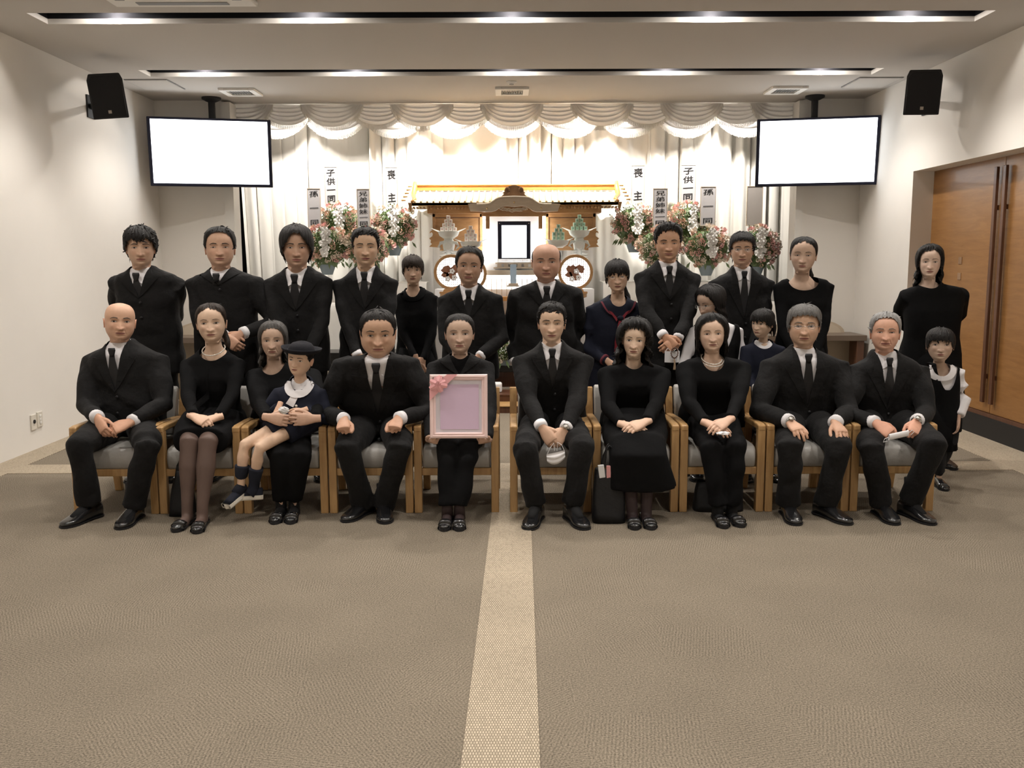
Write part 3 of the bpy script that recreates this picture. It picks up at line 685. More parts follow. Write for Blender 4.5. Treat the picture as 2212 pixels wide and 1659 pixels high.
# ---------------------------------------------------------------- hair
def pw(x, pts): xs = [p[0] for p in pts]; return np.interp(x, xs, [p[1] for p in pts])
HAIR = {  # line: lower edge of the hair by angle from the face (degrees); t: thickness top/side/back; low: how far the shell reaches down
 'short':   dict(line=[(0, 0.845), (25, 0.835), (45, 0.785), (58, 0.642), (70, 0.47), (80, 0.45), (88, 0.55), (105, 0.5), (118, 0.3), (150, 0.17), (180, 0.15)], t=(.075, .035, .04), low=.1),
 'neat':    dict(line=[(0, 0.87), (25, 0.86), (42, 0.82), (56, 0.66), (68, 0.49), (80, 0.47), (88, 0.56), (105, 0.5), (118, 0.3), (150, 0.17), (180, 0.15)], t=(.055, .022, .03), low=.1),
 'side':    dict(line=[(0, 0.785), (20, 0.765), (40, 0.735), (55, 0.622), (68, 0.46), (80, 0.43), (88, 0.52), (105, 0.48), (118, 0.28), (150, 0.15), (180, 0.13)], t=(.085, .05, .05), low=.1, edge=.03),
 'mop':     dict(line=[(0, 0.69), (22, 0.73), (40, 0.69), (55, 0.555), (68, 0.45), (80, 0.43), (88, 0.5), (105, 0.44), (118, 0.26), (150, 0.12), (180, 0.1)], t=(.11, .085, .07), low=.05, edge=.03, rough=1.6),
 'curtain': dict(line=[(0, .83), (14, .82), (24, .70), (38, .58), (52, .48), (66, .40), (80, .38), (100, .36), (118, .22), (150, .08), (180, .06)], t=(.11, .09, .07), low=.0, edge=.05),
 'quiff':   dict(line=[(0, 0.87), (25, 0.86), (42, 0.82), (56, 0.685), (68, 0.5), (80, 0.48), (88, 0.58), (105, 0.52), (118, 0.3), (150, 0.17), (180, 0.15)], t=(.12, .035, .05), low=.1, quiff=.05),
 'sweep':   dict(line=[(0, 0.89), (25, 0.88), (42, 0.82), (56, 0.665), (68, 0.5), (80, 0.46), (88, 0.55), (105, 0.5), (118, 0.3), (150, 0.17), (180, 0.15)], t=(.075, .045, .05), low=.1, quiff=.03),
 'bald':    dict(line=[(0, 2), (60, 2), (66, .56), (80, .46), (88, .54), (105, .50), (118, .30), (150, .17), (180, .15)], top=[(0, 0), (62, .5), (75, .74), (110, .80), (180, .84)], t=(.012, .014, .018), low=.1),
 'shaved':  dict(line=[(0, 2), (84, 2), (90, .56), (105, .50), (118, .32), (150, .2), (180, .18)], top=[(0, 0), (80, .5), (100, .66), (180, .72)], t=(.004, .004, .006), low=.1),
 'back':    dict(line=[(0, 0.885), (25, 0.865), (45, 0.785), (60, 0.62), (72, 0.5), (82, 0.46), (92, 0.44), (110, 0.36), (150, 0.14), (180, 0.1)], t=(.05, .025, .05), low=.05),
 'bangs':   dict(line=[(0, .635), (30, .635), (42, .60), (52, .50), (64, .38), (76, .36), (90, .44), (110, .34), (150, .12), (180, .08)], t=(.055, .04, .05), low=.05, edge=.004),
 'bangs2':  dict(line=[(0, .63), (16, .64), (30, .60), (40, .62), (52, .50), (64, .42), (76, .40), (90, .44), (110, .34), (150, .10), (180, .06)], t=(.06, .045, .05), low=.05, edge=.004),
 'swept':   dict(line=[(0, 0.87), (25, 0.85), (45, 0.77), (58, 0.655), (72, 0.52), (84, 0.45), (96, 0.4), (115, 0.25), (150, -0.1), (180, -0.12)], t=(.06, .05, .07), low=-.45, tail=.5),
 'bob':     dict(line=[(0, 0.86), (22, 0.85), (40, 0.78), (54, 0.63), (64, 0.4), (72, 0.12), (84, -0.12), (110, -0.22), (180, -0.25)], t=(.085, .09, .09), low=-.4, wave=.012),
 'long':    dict(line=[(0, 0.87), (22, 0.85), (38, 0.79), (52, 0.645), (62, 0.4), (70, 0.05), (84, -0.3), (110, -0.42), (180, -0.45)], t=(.075, .075, .08), low=-.6, wave=.03, flare=.16),
 'curly':   dict(line=[(0, 0.84), (22, 0.82), (38, 0.77), (50, 0.625), (57, 0.425), (62, 0.08), (72, -0.3), (110, -0.4), (180, -0.4)], t=(.11, .13, .12), low=-.6, wave=.05, flare=.2, rough=2.2),
}
def hair_mesh(style, P, seed, scale=1.0, part=0.0):
    S = HAIR[style]; rs = np.random.RandomState(seed); n = 132
    ph = np.linspace(-PI, PI, n, endpoint=False); ad = np.abs(np.degrees(ph)); low = S['low']
    rows = np.concatenate([1-(np.linspace(0, 1, 16)**1.6)*.28, np.linspace(.70, low, int((.70-low)/.0165))])
    tt, ts, tb = [q*scale for q in S['t']]; rings = []; fs = []
    a1, a2, a3, a4 = rs.uniform(0, 6.3, 4); rg = S.get('rough', 1.0)
    ln = pw(ad, S['line']); jit = .014*rg*(np.sin(ph*23+a1)+.7*np.sin(ph*41+a2)+.5*np.sin(ph*67+a3)); ln = ln+jit
    if part: ln = ln+.05*np.exp(-((ph-part)/.16)**2)*(ad < 60)
    for z in rows:
        zc = max(z, .30); r = head_contour(ph, np.full(n, zc), P); x = r*np.sin(ph); y = -r*np.cos(ph)
        s_edge = (z-ln); kt = sst(.62, .95, z); sd = np.sin(ph)**2; bk = (1-np.cos(ph))/2
        t = tt*kt+(1-kt)*(ts*sd+(1-sd)*np.where(np.cos(ph) > 0, ts*.9, tb))
        t = t*(.25+.75*sst(0, .10, s_edge)) if S.get('edge') is None else t*(.75+.25*sst(0, S['edge'], s_edge))
        t = t+.0045*rg*np.sin(ph*31+2.5*np.sin(z*7+a1)+a2)+.003*rg*np.sin(ph*57+3*np.sin(z*9+a3))+.007*rg*np.sin(ph*5+z*9+a4)
        if S.get('quiff'): t = t+S['quiff']*np.exp(-((z-.90)/.10)**2)*np.exp(-(ph/.75)**2)
        if S.get('wave'): t = t+S['wave']*np.sin(z*17+ph*4+a1)*sst(.55, .1, z)+S['wave']*.5*np.sin(z*31+ph*11+a2)*sst(.5, 0, z)
        if z < .30:
            k = (.30-z)/.6; sh = 1-.22*k*(1-S.get('flare', 0)*4)*bk; x = x*(1+S.get('flare', 0)*k); y = y*sh+.05*k
        nx, ny = np.sin(ph), -np.cos(ph); up = sst(.6, 1.0, z); hz = np.sqrt(np.maximum(0, 1-up*up*.92))
        X = x+nx*t*hz; Y = y+ny*t*hz; Z = np.full(n, z)+t*up*(1.0)
        rings.append(np.stack([X, Y, Z], 1)); f = s_edge.copy()
        if 'top' in S: f = np.minimum(f, pw(ad, S['top'])-z+jit*.5)
        fs.append(f)
    V = np.vstack(rings); F = np.concatenate(fs); R = len(rings); a = np.arange(n); b = (a+1) % n; TT = []
    for i in range(R-1):
        TT.append(np.stack([i*n+a, (i+1)*n+a, (i+1)*n+b], 1)); TT.append(np.stack([i*n+a, (i+1)*n+b, i*n+b], 1))
    T = np.vstack(TT); V = np.vstack([V, [rings[0].mean(0)+np.array([0, 0, .006])]]); F = np.append(F, fs[0].mean())
    T = np.vstack([T, np.stack([np.full(n, len(V)-1), a, b], 1)])
    return clip(V, T, F)
# ---------------------------------------------------------------- shoes (shared meshes)
def tufts(V, T, style, seed, n=150):
    S = HAIR[style]; rs = np.random.RandomState(seed+77); N = vnormals(V, T); mb = MB(); rg = S.get('rough', 1.0)
    ids = rs.choice(len(V), size=min(n, len(V)), replace=False); SLEEK = style in ('side', 'sweep', 'neat', 'back', 'swept', 'bangs', 'bangs2', 'bob', 'long', 'curtain')
    for i in ids:
        p = V[i]; nn = N[i]
        if style in ('bald', 'shaved'): break
        fl = np.array([p[0]*1.2, (p[1]-.10)*1.0, -.10-.55*max(0, .85-p[2])]); fl = fl-nn*(fl @ nn)
        if S.get('quiff') and p[1] < -.05: fl = np.array([p[0]*.6+.25, .6, .35])
        elif style in ('short', 'neat', 'side') and p[1] < -.12: fl = np.array([.55+p[0]*.5, .25, .25-.5*max(0, .85-p[2])])
        elif style in ('back', 'swept'): fl = np.array([p[0]*.3, 1.0, -.25])
        elif style in ('bangs', 'bangs2', 'bob', 'long', 'curtain', 'curly'): fl = np.array([p[0]*.9, (p[1]-.05)*.7, -1.1+max(0, p[2]-.7)*2])
        fl = fl-nn*(fl @ nn)
        l = np.linalg.norm(fl)
        if l < 1e-4: continue
        fl = fl/l; fl = fl+np.cross(nn, fl)*rs.normal(0, (.10 if SLEEK else .35)*rg); fl /= np.linalg.norm(fl); sd = np.cross(nn, fl)
        L = rs.uniform(.10, .22); w = rs.uniform(.012, .026); lift = rs.uniform(-.004, .012)*rg*(.35 if SLEEK else 1); L = L*(1.25 if SLEEK else 1)
        if SLEEK and style not in ('bangs', 'bangs2') and p[1] < (.08 if style in ('back', 'swept') else -.22): continue
        if p[1]+fl[1]*L*.65 < -.30 and fl[2] < -.5 and style not in ('bangs', 'bangs2', 'mop'): continue
        R = []
        for t in (0, .3, .65, 1):
            q = p-nn*(.012 if SLEEK else .010)+fl*L*(t-.35)+nn*(lift*math.sin(t*PI)*1.4-.02*(t-.3)**2*L/.15)+sd*.02*rg*math.sin(t*2.5+i); ww = w*(.35+.9*math.sin(PI*min(1, t*.9+.12)))*(1 if t < 1 else .15)
            R.append([Vector(q-sd*ww), Vector(q+nn*ww*.55), Vector(q+sd*ww), Vector(q-nn*ww*.3)])
        mb.loft(R)
    return mb
def shoe_mesh(kind):
    mb = MB(); sole = MB()
    L, w, h = {'dress': (.285, .048, .075), 'pump': (.235, .037, .055), 'sneaker': (.19, .036, .06), 'school': (.235, .041, .065)}[kind]
    toe = -L*.70; heel = L*.30; hl = .022 if kind == 'dress' else (.035 if kind == 'pump' else .02)
    hq = .50 if kind == 'pump' else 1.0
    pr = [(heel, .62, 1.0*hq, .2), (heel-.015, .8, 1.05*hq, .1), (0, .80, 1.0, 0), (-.05, .84, .92, 0), (-.09, .95, .72, 0), (-.13, 1, .52, 0), (toe+.045, .93, .44, 0), (toe+.015, .70, .36, 0), (toe+.004, .45, .28, 0), (toe-.002, .12, .16, 0)]
    rings = []
    for y, kw, kh, _ in pr:
        zb = hl*.6 if y > -.02 else hl*.45
        if kind == 'pump' and -.085 < y < .05: kh *= .30
        top = zb+h*kh
        rings.append([Vector((w*kw*math.copysign(abs(math.cos(a))**.75, math.cos(a)), y, zb+(top-zb)*(.5+.5*math.copysign(abs(math.sin(a))**.9, math.sin(a))) if math.sin(a) > -.3 else zb)) for a in np.linspace(0, 2*PI, 18, endpoint=False)])
    mb.loft(rings)
    sr = []
    for y, kw, kh, _ in pr:
        k = kw*(1.06 if kind != 'sneaker' else 1.12); zt = (hl*.62 if y > -.02 else hl*.5) if kind != 'sneaker' else .03; z0 = 0 if (y > L*.08 or y < -.05 or kind in ('sneaker', 'school')) else hl*.35
        sr.append([Vector((x*w*k, y*1.02, z)) for x, z in ((-.86, z0), (.86, z0), (1, z0+(zt-z0)*.3), (1, zt), (-1, zt), (-1, z0+(zt-z0)*.3))])
    sole.loft(sr)
    return mb, sole
SHOES = {}
def shoe_meshes(kind):
    if kind not in SHOES:
        mb, sole = shoe_mesh(kind); lm = {'sneaker': SOCKN}.get(kind, LEATHER)
        a = mb.build('shoe', lm, smooth=True); b = sole.build('shoe_sole', SOLEW if kind == 'sneaker' else BLACKPL, bevel=.002)
        a.modifiers.clear(); SHOES[kind] = (a.data, b.data)
        bpy.data.objects.remove(a); bpy.data.objects.remove(b)
    return SHOES[kind]
def add_shoe(par, root, kind, pos, rz, rx=0, scale=1.0, ry=0):
    ma, mb_ = shoe_meshes(kind)
    o = bpy.data.objects.new('shoe', ma); COL.objects.link(o); o.parent = par; o.location = Vector(pos)-Vector(root); o.rotation_euler = (rx, ry, rz); o.scale = (scale,)*3
    s = bpy.data.objects.new('sole', mb_); COL.objects.link(s); s.parent = o
    return o

# ---------------------------------------------------------------- one person
def wpt(q): return atY(*q) if q[0] > 50 else Vector(q)
FACE0 = dict(w=1.0, jaw=1.0, nose=1.0, neck=1.0, age=0.0, cheek=1.0, brow=1.0, ear=1.0)
def person(label, u, top, chin, Y, sh, sit=False, fem=False, child=False, hair='short', hcol='black', hthick=.05, hscale=1.0, face=None, skin=(.56, .36, .25), turn=(0, 0, 0), seed=1,
           top_kind='suit', bottom='trousers', arms=None, legs=None, vz=None, body=None, eyes=.55, glasses=None, shoe='dress', part=0.0, hip=None, tie=True, fat=1.0, neckline=None, pearls=0, browlift=0, smile=0, watch=None, cuff=True, pony=None, coll=None, sockm=None, legq=1.0, tw=1.0):
    P = dict(FACE0); P.update(face or {}); skin = tuple(min(.8, q_*k_) for q_, k_ in zip(skin, (1.10, 1.16, 1.20)))
    if fem: P['neck'] *= .86; P['jaw'] *= .96; P['nose'] *= .88; P['brow'] *= .4
    if child: P['neck'] *= .80; P['nose'] *= .62; P['jaw'] *= .98; P['brow'] = .15
    ct = atY(u, top, Y); cc = atY(u, chin, Y-.08); hh = (ct.z-cc.z)/(1+hthick); pos = Vector((ct.x, Y, cc.z))
    root = Vector((pos.x, Y+.03, 0)); T0 = thing('person', label, 'person', root, 'mourners in the group photograph')
    rt = np.array(root); gy, gp = math.atan2(-pos.x, pos.y)*.85, -math.atan2(1.5-(pos.z+hh/2), pos.y)*.7; tr = [math.radians(a) for a in turn]; H = Head(P, pos, hh, tr[0]+gy, tr[1]+gp, tr[2])
    def part_obj(name, V, T, m, par=T0, smooth=True, **k):
        o = make_obj(name, np.asarray(V)-rt, T, m, None, smooth=smooth, **k); o.parent = par; return o
    def mb_obj(name, mb, m, par=T0, smooth=True, sharp=None, bevel=0, mats=None):
        o = mb.build(name, m, None, smooth=smooth, sharp=sharp, bevel=bevel, mats=mats); o.data.transform(Matrix.Translation(-root)); o.parent = par; return o
    # ---- torso measures
    a_, b_ = atY(sh[0], sh[2], Y+.03), atY(sh[1], sh[2], Y+.03); sw = (b_.x-a_.x)/2; sx = (a_.x+b_.x)/2; zs = (a_.z+b_.z)/2
    k = sw/.235
    hipc = Vector(hip) if hip else (Vector((sx, 5.73, .50)) if sit else Vector((sx, Y+.05, zs*.60)))
    zhem = hipc.z-.03 if sit else hipc.z-.10
    nb = Vector((pos.x, Y+.03, cc.z-(.09 if not fem else .072)*hh/.235))
    def spine(z):
        t = min(1, max(0, (zs-z)/max(.05, zs-hipc.z))); return sx+(hipc.x-sx)*t, Y+.035+(hipc.y-Y-.035)*t**1.3
    dep = (.125 if not fem else .108)*k**.6*fat; wst = (.80 if fem else .86)*(1+(fat-1)*.8); hp = .90 if fem else .88
    ntop = cc.z+(.004 if top_kind == 'suit' and not fem else (-.006 if top_kind == 'suit' else -.026))*hh/.235-zs; nt = max(ntop, .03)
    prof = [(nt, .062*hh/.235 if fem else .070*hh/.235, .60), (nt*.72, .088*hh/.235, .66), (nt*.36, sw*.52, .76), (nt*.06, sw*.74, .86), (-.022, sw*.82, .93), (-.06, sw*.86, .97), (-.14, sw*.83, 1.06), (-.22, sw*.80, 1.03), (-.32, sw*wst, .98*fat), (-.42, sw*hp, 1.0*fat), (-.52, sw*hp*1.02, 1.05)]
    if tw != 1: prof = [(d_, a_2*(1 if d_ > 0 else tw), b_2) for d_, a_2, b_2 in prof]
    sc = (zs-hipc.z)/.46; rings = []
    for dz, a, bq in prof:
        z = zs+(dz*sc if dz < 0 else dz); x0, y0 = spine(z)
        if dz > nt*.5: x0 = x0*.3+nb.x*.7
        rr = []
        for j in range(28):
            an = 2*PI*j/28; c, s = math.cos(an), math.sin(an); c = math.copysign(abs(c)**.85, c); s = math.copysign(abs(s)**.85, s)
            yy = dep*bq*s
            if s < 0 and fem and not child and -.26 < dz < -.10: yy *= 1.16
            rr.append(Vector((x0+a*c, y0+yy, z)))
        rings.append(rr)
    if zhem < rings[-1][0].z:
        x0, y0 = spine(zhem); rings.append([Vector((p.x, p.y, zhem)) for p in rings[-1]])
    gm = MB(); gm.loft(rings[::-1])
    core = MB(); core.tube([(nb.x, nb.y, zs+.03), (sx, Y+.04, zs-.06), (*spine(zs-.25), zs-.25), hipc], [.05, (.13*k, .07), (.11*k, .07), (.12*k, .085)], 12, up=(0, 1, 0))
    core.tube([(sx-sw*(.62 if not child else .4), Y+.04, zs-.055), (sx+sw*(.62 if not child else .4), Y+.04, zs-.055)], .04 if not child else .022, 10)
    # ---- arms
    ua, fa = .285*k**.5*(zs*.62 if child and not sit else 1) if not child else .17, .25*k**.5 if not child else .155
    hs = (.80 if child else (.91 if fem else 1.0)) * (.82 if child else 1)
    hands = []; cuffs = []; cr = .6 if child else 1.0
    for sd, A in zip((1, -1), arms or (None, None)):        # 1: the person's right arm (left in the picture)
        S = Vector((sx-sd*sw*.76, Y+.04, zs-.055*k))
        if A is None: A = dict(w=(S.x+sd*.02, Y+.16, hipc.z-.02), f=(sd*.5, .2, -1), b=(0, 1, .1), pose='relaxed', pole=(-sd*.6, .7, 0))
        Wp = wpt(A['w']); pole = A.get('pole', (-sd*.62, .35, -.55))
        E = ik(S, Wp, ua, fa, pole); fd = Vector(A['f']).normalized(); wr = Wp-fd*.012
        r1, r2, r3 = (.064*k, .052*k, .041*k) if not fem else (.058*k, .047*k, .037*k)
        if child: r1, r2, r3 = (.046, .038, .033) if top_kind != 'pinafore' else (.050, .050, .036)
        r1 *= A.get('fat', 1); r2 *= A.get('fat', 1)
        m1 = S.lerp(E, .5); fo = (Wp-E).normalized()
        gm.tube([S+Vector((sd*.05, 0, .012)), S, m1, E, E.lerp(wr, .5), wr-fo*.012], [r1*.95, r1*1.12, r1*.98, r2*1.06, (r2+r3)/2, r3], 14)
        core.tube([S, m1, E, E.lerp(Wp, .5), Wp], [.036*cr, .034*cr, .030*cr, .028*cr, .022*hs+.002], 10)
        if A.get('hand', True):
            hv, ht = place_hand(A['pose'], sd, Wp+fo*.004, fd, A['b'], hs*A.get('hs', 1)); hands.append((hv, ht))
        cuffs.append((wr, fo, r3, E))
    # ---- legs
    lg = MB(); feet = []; hw = .085 if not child else .055
    for i, sd in enumerate((1, -1)):
        hj = hipc+Vector((-sd*hw, 0, 0))
        if legs and legs[i]:
            Lg = legs[i]; kn = wpt(Lg['k']); an = wpt(Lg['a']); rz = Lg.get('rz', 0)
        else:
            kn = Vector((hj.x, Y+.02, hipc.z*.52)); an = Vector((hj.x-sd*.02, Y+.06, .085)); rz = -sd*.2; Lg = {}
        feet.append((an, rz, Lg)); q = (1.0 if not child else .62)*legq
        if not fem and not child: q *= k**.4
        qq = q*(.88 if fem else 1)
        if bottom == 'trousers':
            th = .092*qq*fat**.5; kr = .07*qq; hr = .066*qq if not fem else .052
            lg.tube([hj-Vector((0, -.06, 0)) if sit else hj+Vector((0, 0, .05)), hj, hj.lerp(kn, .5), kn+(hj-kn).normalized()*.04, kn, kn.lerp(an, .12), kn.lerp(an, .5), an+Vector((0, .015, -.012 if not fem else .03))], [th*.9, th, th*.96, kr*1.10, kr*1.04, kr*.98, (kr+hr)/2*.94, hr*1.02], 14, up=(0, 1, .3) if sit else (0, 1, 0))
        cq = q if child else q*.62
        core.tube([hj, hj.lerp(kn, .5), kn, kn.lerp(an, .3), kn.lerp(an, .7), an-Vector((0, 0, .03))], [.062*cq, .056*cq, .046*cq, .047*cq, .035*cq, .030*cq], 10, up=(0, 1, .3))
    if bottom == 'trousers':
        lg.tube([hipc+Vector((-.12*k, 0, .0)), hipc+Vector((.12*k, 0, 0))], [.08*fat, .08*fat], 14) if not sit else lg.ball(hipc, (.165*k*fat**.4, .13, .10), 16, 10)
        lv, lt = remesh(lg, .0125, 4); lv = folds(lv, vnormals(lv, lt), seed+50, .0055, 30, (0, .4, 1)); part_obj('trousers', lv, lt, CLOTH if not fem else CLOTH2)
    # ---- jacket / top
    RINGS = rings
    gv, gt = remesh(gm, .011 if not child else .0085, 4); gn = vnormals(gv, gt); gv = folds(gv, gn, seed, .0060 if not fem else .0038, 24)
    gn = vnormals(gv, gt); bvh = BVHTree.FromPolygons(gv.tolist(), gt.tolist())
    def drape(x, z, off=.006):
        h = bvh.ray_cast(Vector((x, Y-1.0, z)), Vector((0, 1, 0)))
        if h[0] is None:
            for q in (.02, .04, .06, .08, .1):
                h = bvh.ray_cast(Vector((x+(sx-x)*q*3, Y-1.0, z-q)), Vector((0, 1, 0)))
                if h[0] is not None: break
            else: h = (Vector((x, Y-.05, z)), Vector((0, -1, 0)))
        n = h[1] if h[1].y < 0 else -h[1]
        return h[0]+Vector((n.x*off*.5, -off, n.z*off*.5))
    def panel(L_, R_, off, n=5, thick=.004):    # two lists of (x, z): left edge, right edge; draped on the garment
        offs = off if hasattr(off, '__len__') else [off]*len(L_)
        G = [[drape(l[0]+(r[0]-l[0])*j/(n-1), l[1]+(r[1]-l[1])*j/(n-1), of_) for j in range(n)] for l, r, of_ in zip(L_, R_, offs)]
        m = MB(); m.grid(G); B = [[p+Vector((0, thick*1.6, 0)) for p in r] for r in G]; m.grid([r[::-1] for r in B])
        edge = [G[0][j] for j in range(n)]+[G[i][-1] for i in range(1, len(G))]+[G[-1][j] for j in range(n-2, -1, -1)]+[G[i][0] for i in range(len(G)-2, 0, -1)]
        eb = [p+Vector((0, thick*1.6, 0)) for p in edge]; m.loft([edge, eb], cap=False); return m
    c = hh/.235; front = gv[:, 1] < nb.y+.0
    zt = cc.z+.012*c
    def ell(cen, r): return np.sqrt(((gv[:, 0]-cen[0])/r[0])**2+((gv[:, 1]-cen[1])/r[1])**2+((gv[:, 2]-cen[2])/r[2])**2)-1
    nc = (nb.x, nb.y-.005, nb.z+.02)
    jm = {'suit': CLOTH, 'dress': CLOTH2, 'sailor': NAVY, 'cardigan': NAVY, 'pinafore': SHIRT, 'blouse': SHIRT}[top_kind]
    if body: jm = body
    if top_kind == 'suit':
        vz_ = atY(sh[0], vz, Y-.08).z if vz else zs-.26*k
        vx = (sx*.6+nb.x*.4) if not coll else coll
        tt = (gv[:, 2]-vz_)/(zt-.02-vz_); hwid = .066*c*tt; xc = vx+(nb.x-vx)*np.clip(tt, 0, 1)
        sV = np.where(front, np.abs(gv[:, 0]-xc)-hwid, 1.0); sN = ell(nc, (.072*c, .075*c, .075*c))
        s = np.minimum(sV, sN); jv, jt = clip(gv, gt, s)
        part_obj('jacket', jv, jt, jm)
        # shirt front
        sv = gv-gn*.011; ss = np.where(gv[:, 1] < nb.y+.03, -(np.abs(gv[:, 0]-xc)-hwid-.03), -1.0); ss = np.minimum(ss, ell(nc, (.058*c, .06*c, .06*c))); ss = np.minimum(ss, gv[:, 2]-vz_+.02)
        v2, t2 = clip(sv, gt, ss)
        shirt_m = SHIRT if tie is not None else CLOTH2
        if len(t2): part_obj('shirt', v2, t2, shirt_m)
        # collar
        if tie is not None:
            mb = MB(); RG = []
            rx, ry = .0575*c*P['neck']*(1.04 if not fem else 1), .060*c*P['neck']; zc = cc.z-.012*c
            for a in np.linspace(math.radians(7), 2*PI-math.radians(7), 41):
                f = (1+math.cos(a))/2; f2 = f**2.2; x, y = math.sin(a), -math.cos(a)
                zt_ = zc+.018*c-.052*c*f2; sp = math.exp(-((min(a, 2*PI-a)-.62)/.34)**2)
                drop = .040*c+.030*c*sp+.006*c*f; fl = .010*c+.014*c*sp
                q = [Vector((nb.x+x*rx*(1-.12*f2), nb.y-.012*f+y*ry*(1+.0*f), zt_-.03*c)), Vector((nb.x+x*rx*(1-.12*f2), nb.y-.014*f+y*ry, zt_)), Vector((nb.x+x*(rx+.005), nb.y-.016*f+y*(ry+.006), zt_-.003)),
                     Vector((nb.x+x*(rx+fl*.6), nb.y-.02*f+y*(ry+fl*.8+.006), zt_-drop*.5)), Vector((nb.x+x*(rx+fl), nb.y-.024*f+y*(ry+fl*1.3+.008), zt_-drop))]
                RG.append(q)
            mb.grid(RG); mb_obj('collar', mb, shirt_m)
            if tie:
                zk = zc-.030*c; yk = nb.y-.012-ry-.018; tx = nb.x; yk = min(yk, drape(tx, zk-.02*c, .004).y, drape(tx, zk-.045*c, .006).y)
                mb = MB(); mb.loft([[Vector((tx+sx_*w*c, yk+d, zk-z*c)) for sx_, d in ((-1, -.002), (-.6, -.011), (.6, -.011), (1, -.002), (.7, .008), (-.7, .008))] for z, w in ((-.004, .021), (.010, .024), (.036, .017), (.052, .013))])
                z0 = zk-.034*c; n_ = 9; Ls, Rs = [], []
                for i in range(n_):
                    t = i/(n_-1); z = z0+(vz_-.03-z0)*t; w = (.014+.024*min(1, t*1.5))*c; xx = tx+(vx-tx)*t; Ls.append((xx-w, z)); Rs.append((xx+w, z))
                pm = panel(Ls, Rs, [.013, .010, .007, .004, .001, -.002, -.0035, -.0035, -.0035], 5, .003); mb.add(pm.v, pm.f); mb_obj('tie', mb, TIE)
        # lapels and jacket collar
        for sd in (-1, 1):
            A1, B1 = [], []; A2, B2 = [], []
            for t in np.linspace(0, 1, 11):
                z = vz_+(zt-.035-vz_)*t; xi = vx+(nb.x-vx)*t+sd*.066*c*t*.96; w = (.088*c*min(1, t*1.55)**.8)
                if t <= .72: A1.append((xi, z)); B1.append((xi+sd*w, z+.012*min(1, t*2)))
                if t >= .66: A2.append((xi-sd*.002, z)); B2.append((xi+sd*(.062-.05*max(0, (t-.66)/.34))*c, z+.004))
            if sd > 0: A1, B1, A2, B2 = [list(q) for q in (A1, B1, A2, B2)]
            mb = panel(A1, B1, .007, 5); m2 = panel(A2, B2, .005, 4); mb.add(m2.v, m2.f); mb_obj('lapel', mb, jm)
        mb = MB()
        for kk in range(2 if not fem else 1):
            p = drape(vx+.012, vz_-.03-.10*kk, .004); mb.lathe([(.001, 0), (.0095, 0), (.0095, .004), (.001, .005)], c=p, rot=Matrix.Rotation(PI/2, 3, 'X'), n=12)
        mb_obj('button', mb, BLACKPL)
        if cuff and tie is not None and not fem:
            for wr, fo, r3, E in cuffs:
                mb = MB(); mb.tube([wr-fo*.03, wr-fo*.006, wr+fo*.008], [r3*.9, r3*.93, r3*.90], 18); mb_obj('shirt_cuff', mb, SHIRT)
    else:
        nd = neckline or (.085, .105, .075, .02)       # half width, depth to the front, height, drop
        s = ell((nb.x, nb.y-.02, nb.z+.035-nd[3]), (nd[0]*c, nd[1]*c, nd[2]*c))
        jv, jt = clip(gv, gt, s)
        part_obj({'dress': 'jacket', 'sailor': 'sailor_blouse', 'cardigan': 'cardigan', 'pinafore': 'blouse', 'blouse': 'blouse'}[top_kind], jv, jt, jm)
        if top_kind in ('cardigan', 'dress') and neckline is None:
            mb = MB()
            A1 = [(sx-.006, z) for z in np.linspace(zs-.07*k, zhem+.04, 10)]; B1 = [(sx+.006, z) for z in np.linspace(zs-.07*k, zhem+.04, 10)]
            m2 = panel(A1, B1, .004, 3); mb_obj('placket', m2, jm)
        if top_kind == 'cardigan':
            sv = gv-gn*.012; ss = np.minimum(ell((nb.x, nb.y-.02, nb.z+.045), (.06*c, .07*c, .06*c)), -(ell((nb.x, nb.y-.02, nb.z+.02), (.11*c, .2*c, .14*c)))); ss = np.where(front, ss, -1)
            v2, t2 = clip(sv, gt, ss); part_obj('undershirt', v2, t2, SHIRT)
            mb = MB()
            for kk in range(3):
                p = drape(sx+.004, zs-.085-.07*kk, .005); mb.lathe([(.001, 0), (.008, 0), (.008, .004), (.001, .005)], c=p, rot=Matrix.Rotation(PI/2, 3, 'X'), n=10)
            mb_obj('button', mb, PEARL)
        if top_kind in ('pinafore', 'blouse'):
            # sleeveless black bodice over the blouse
            bmb = MB(); RR = []
            for rr in rings[::-1]:
                cx_, cy_ = sum(p.x for p in rr)/len(rr), sum(p.y for p in rr)/len(rr); RR.append([Vector((cx_+(p.x-cx_)*1.05+math.copysign(.004, p.x-cx_), cy_+(p.y-cy_)*1.06+math.copysign(.006, p.y-cy_), p.z+(.006 if p.z > zs-.03 else 0))) for p in rr])
            bmb.loft(RR); bv, bt = remesh(bmb, .0085, 3); ax = np.abs(bv[:, 0]-sx)/(sw*tw); zr = (zs-bv[:, 2])/(zs-hipc.z)
            scoop = np.where(zr < .42, ax-.60*np.sqrt(np.clip((.42-zr)/.42, 0, 1)), 1.0); armh = np.where(zr < .30, .80-ax+.25*np.clip(zr, 0, .3), 1.0)
            v2, t2 = clip(bv, bt, np.minimum(scoop, armh)); part_obj('bodice', v2, t2, CLOTH2)
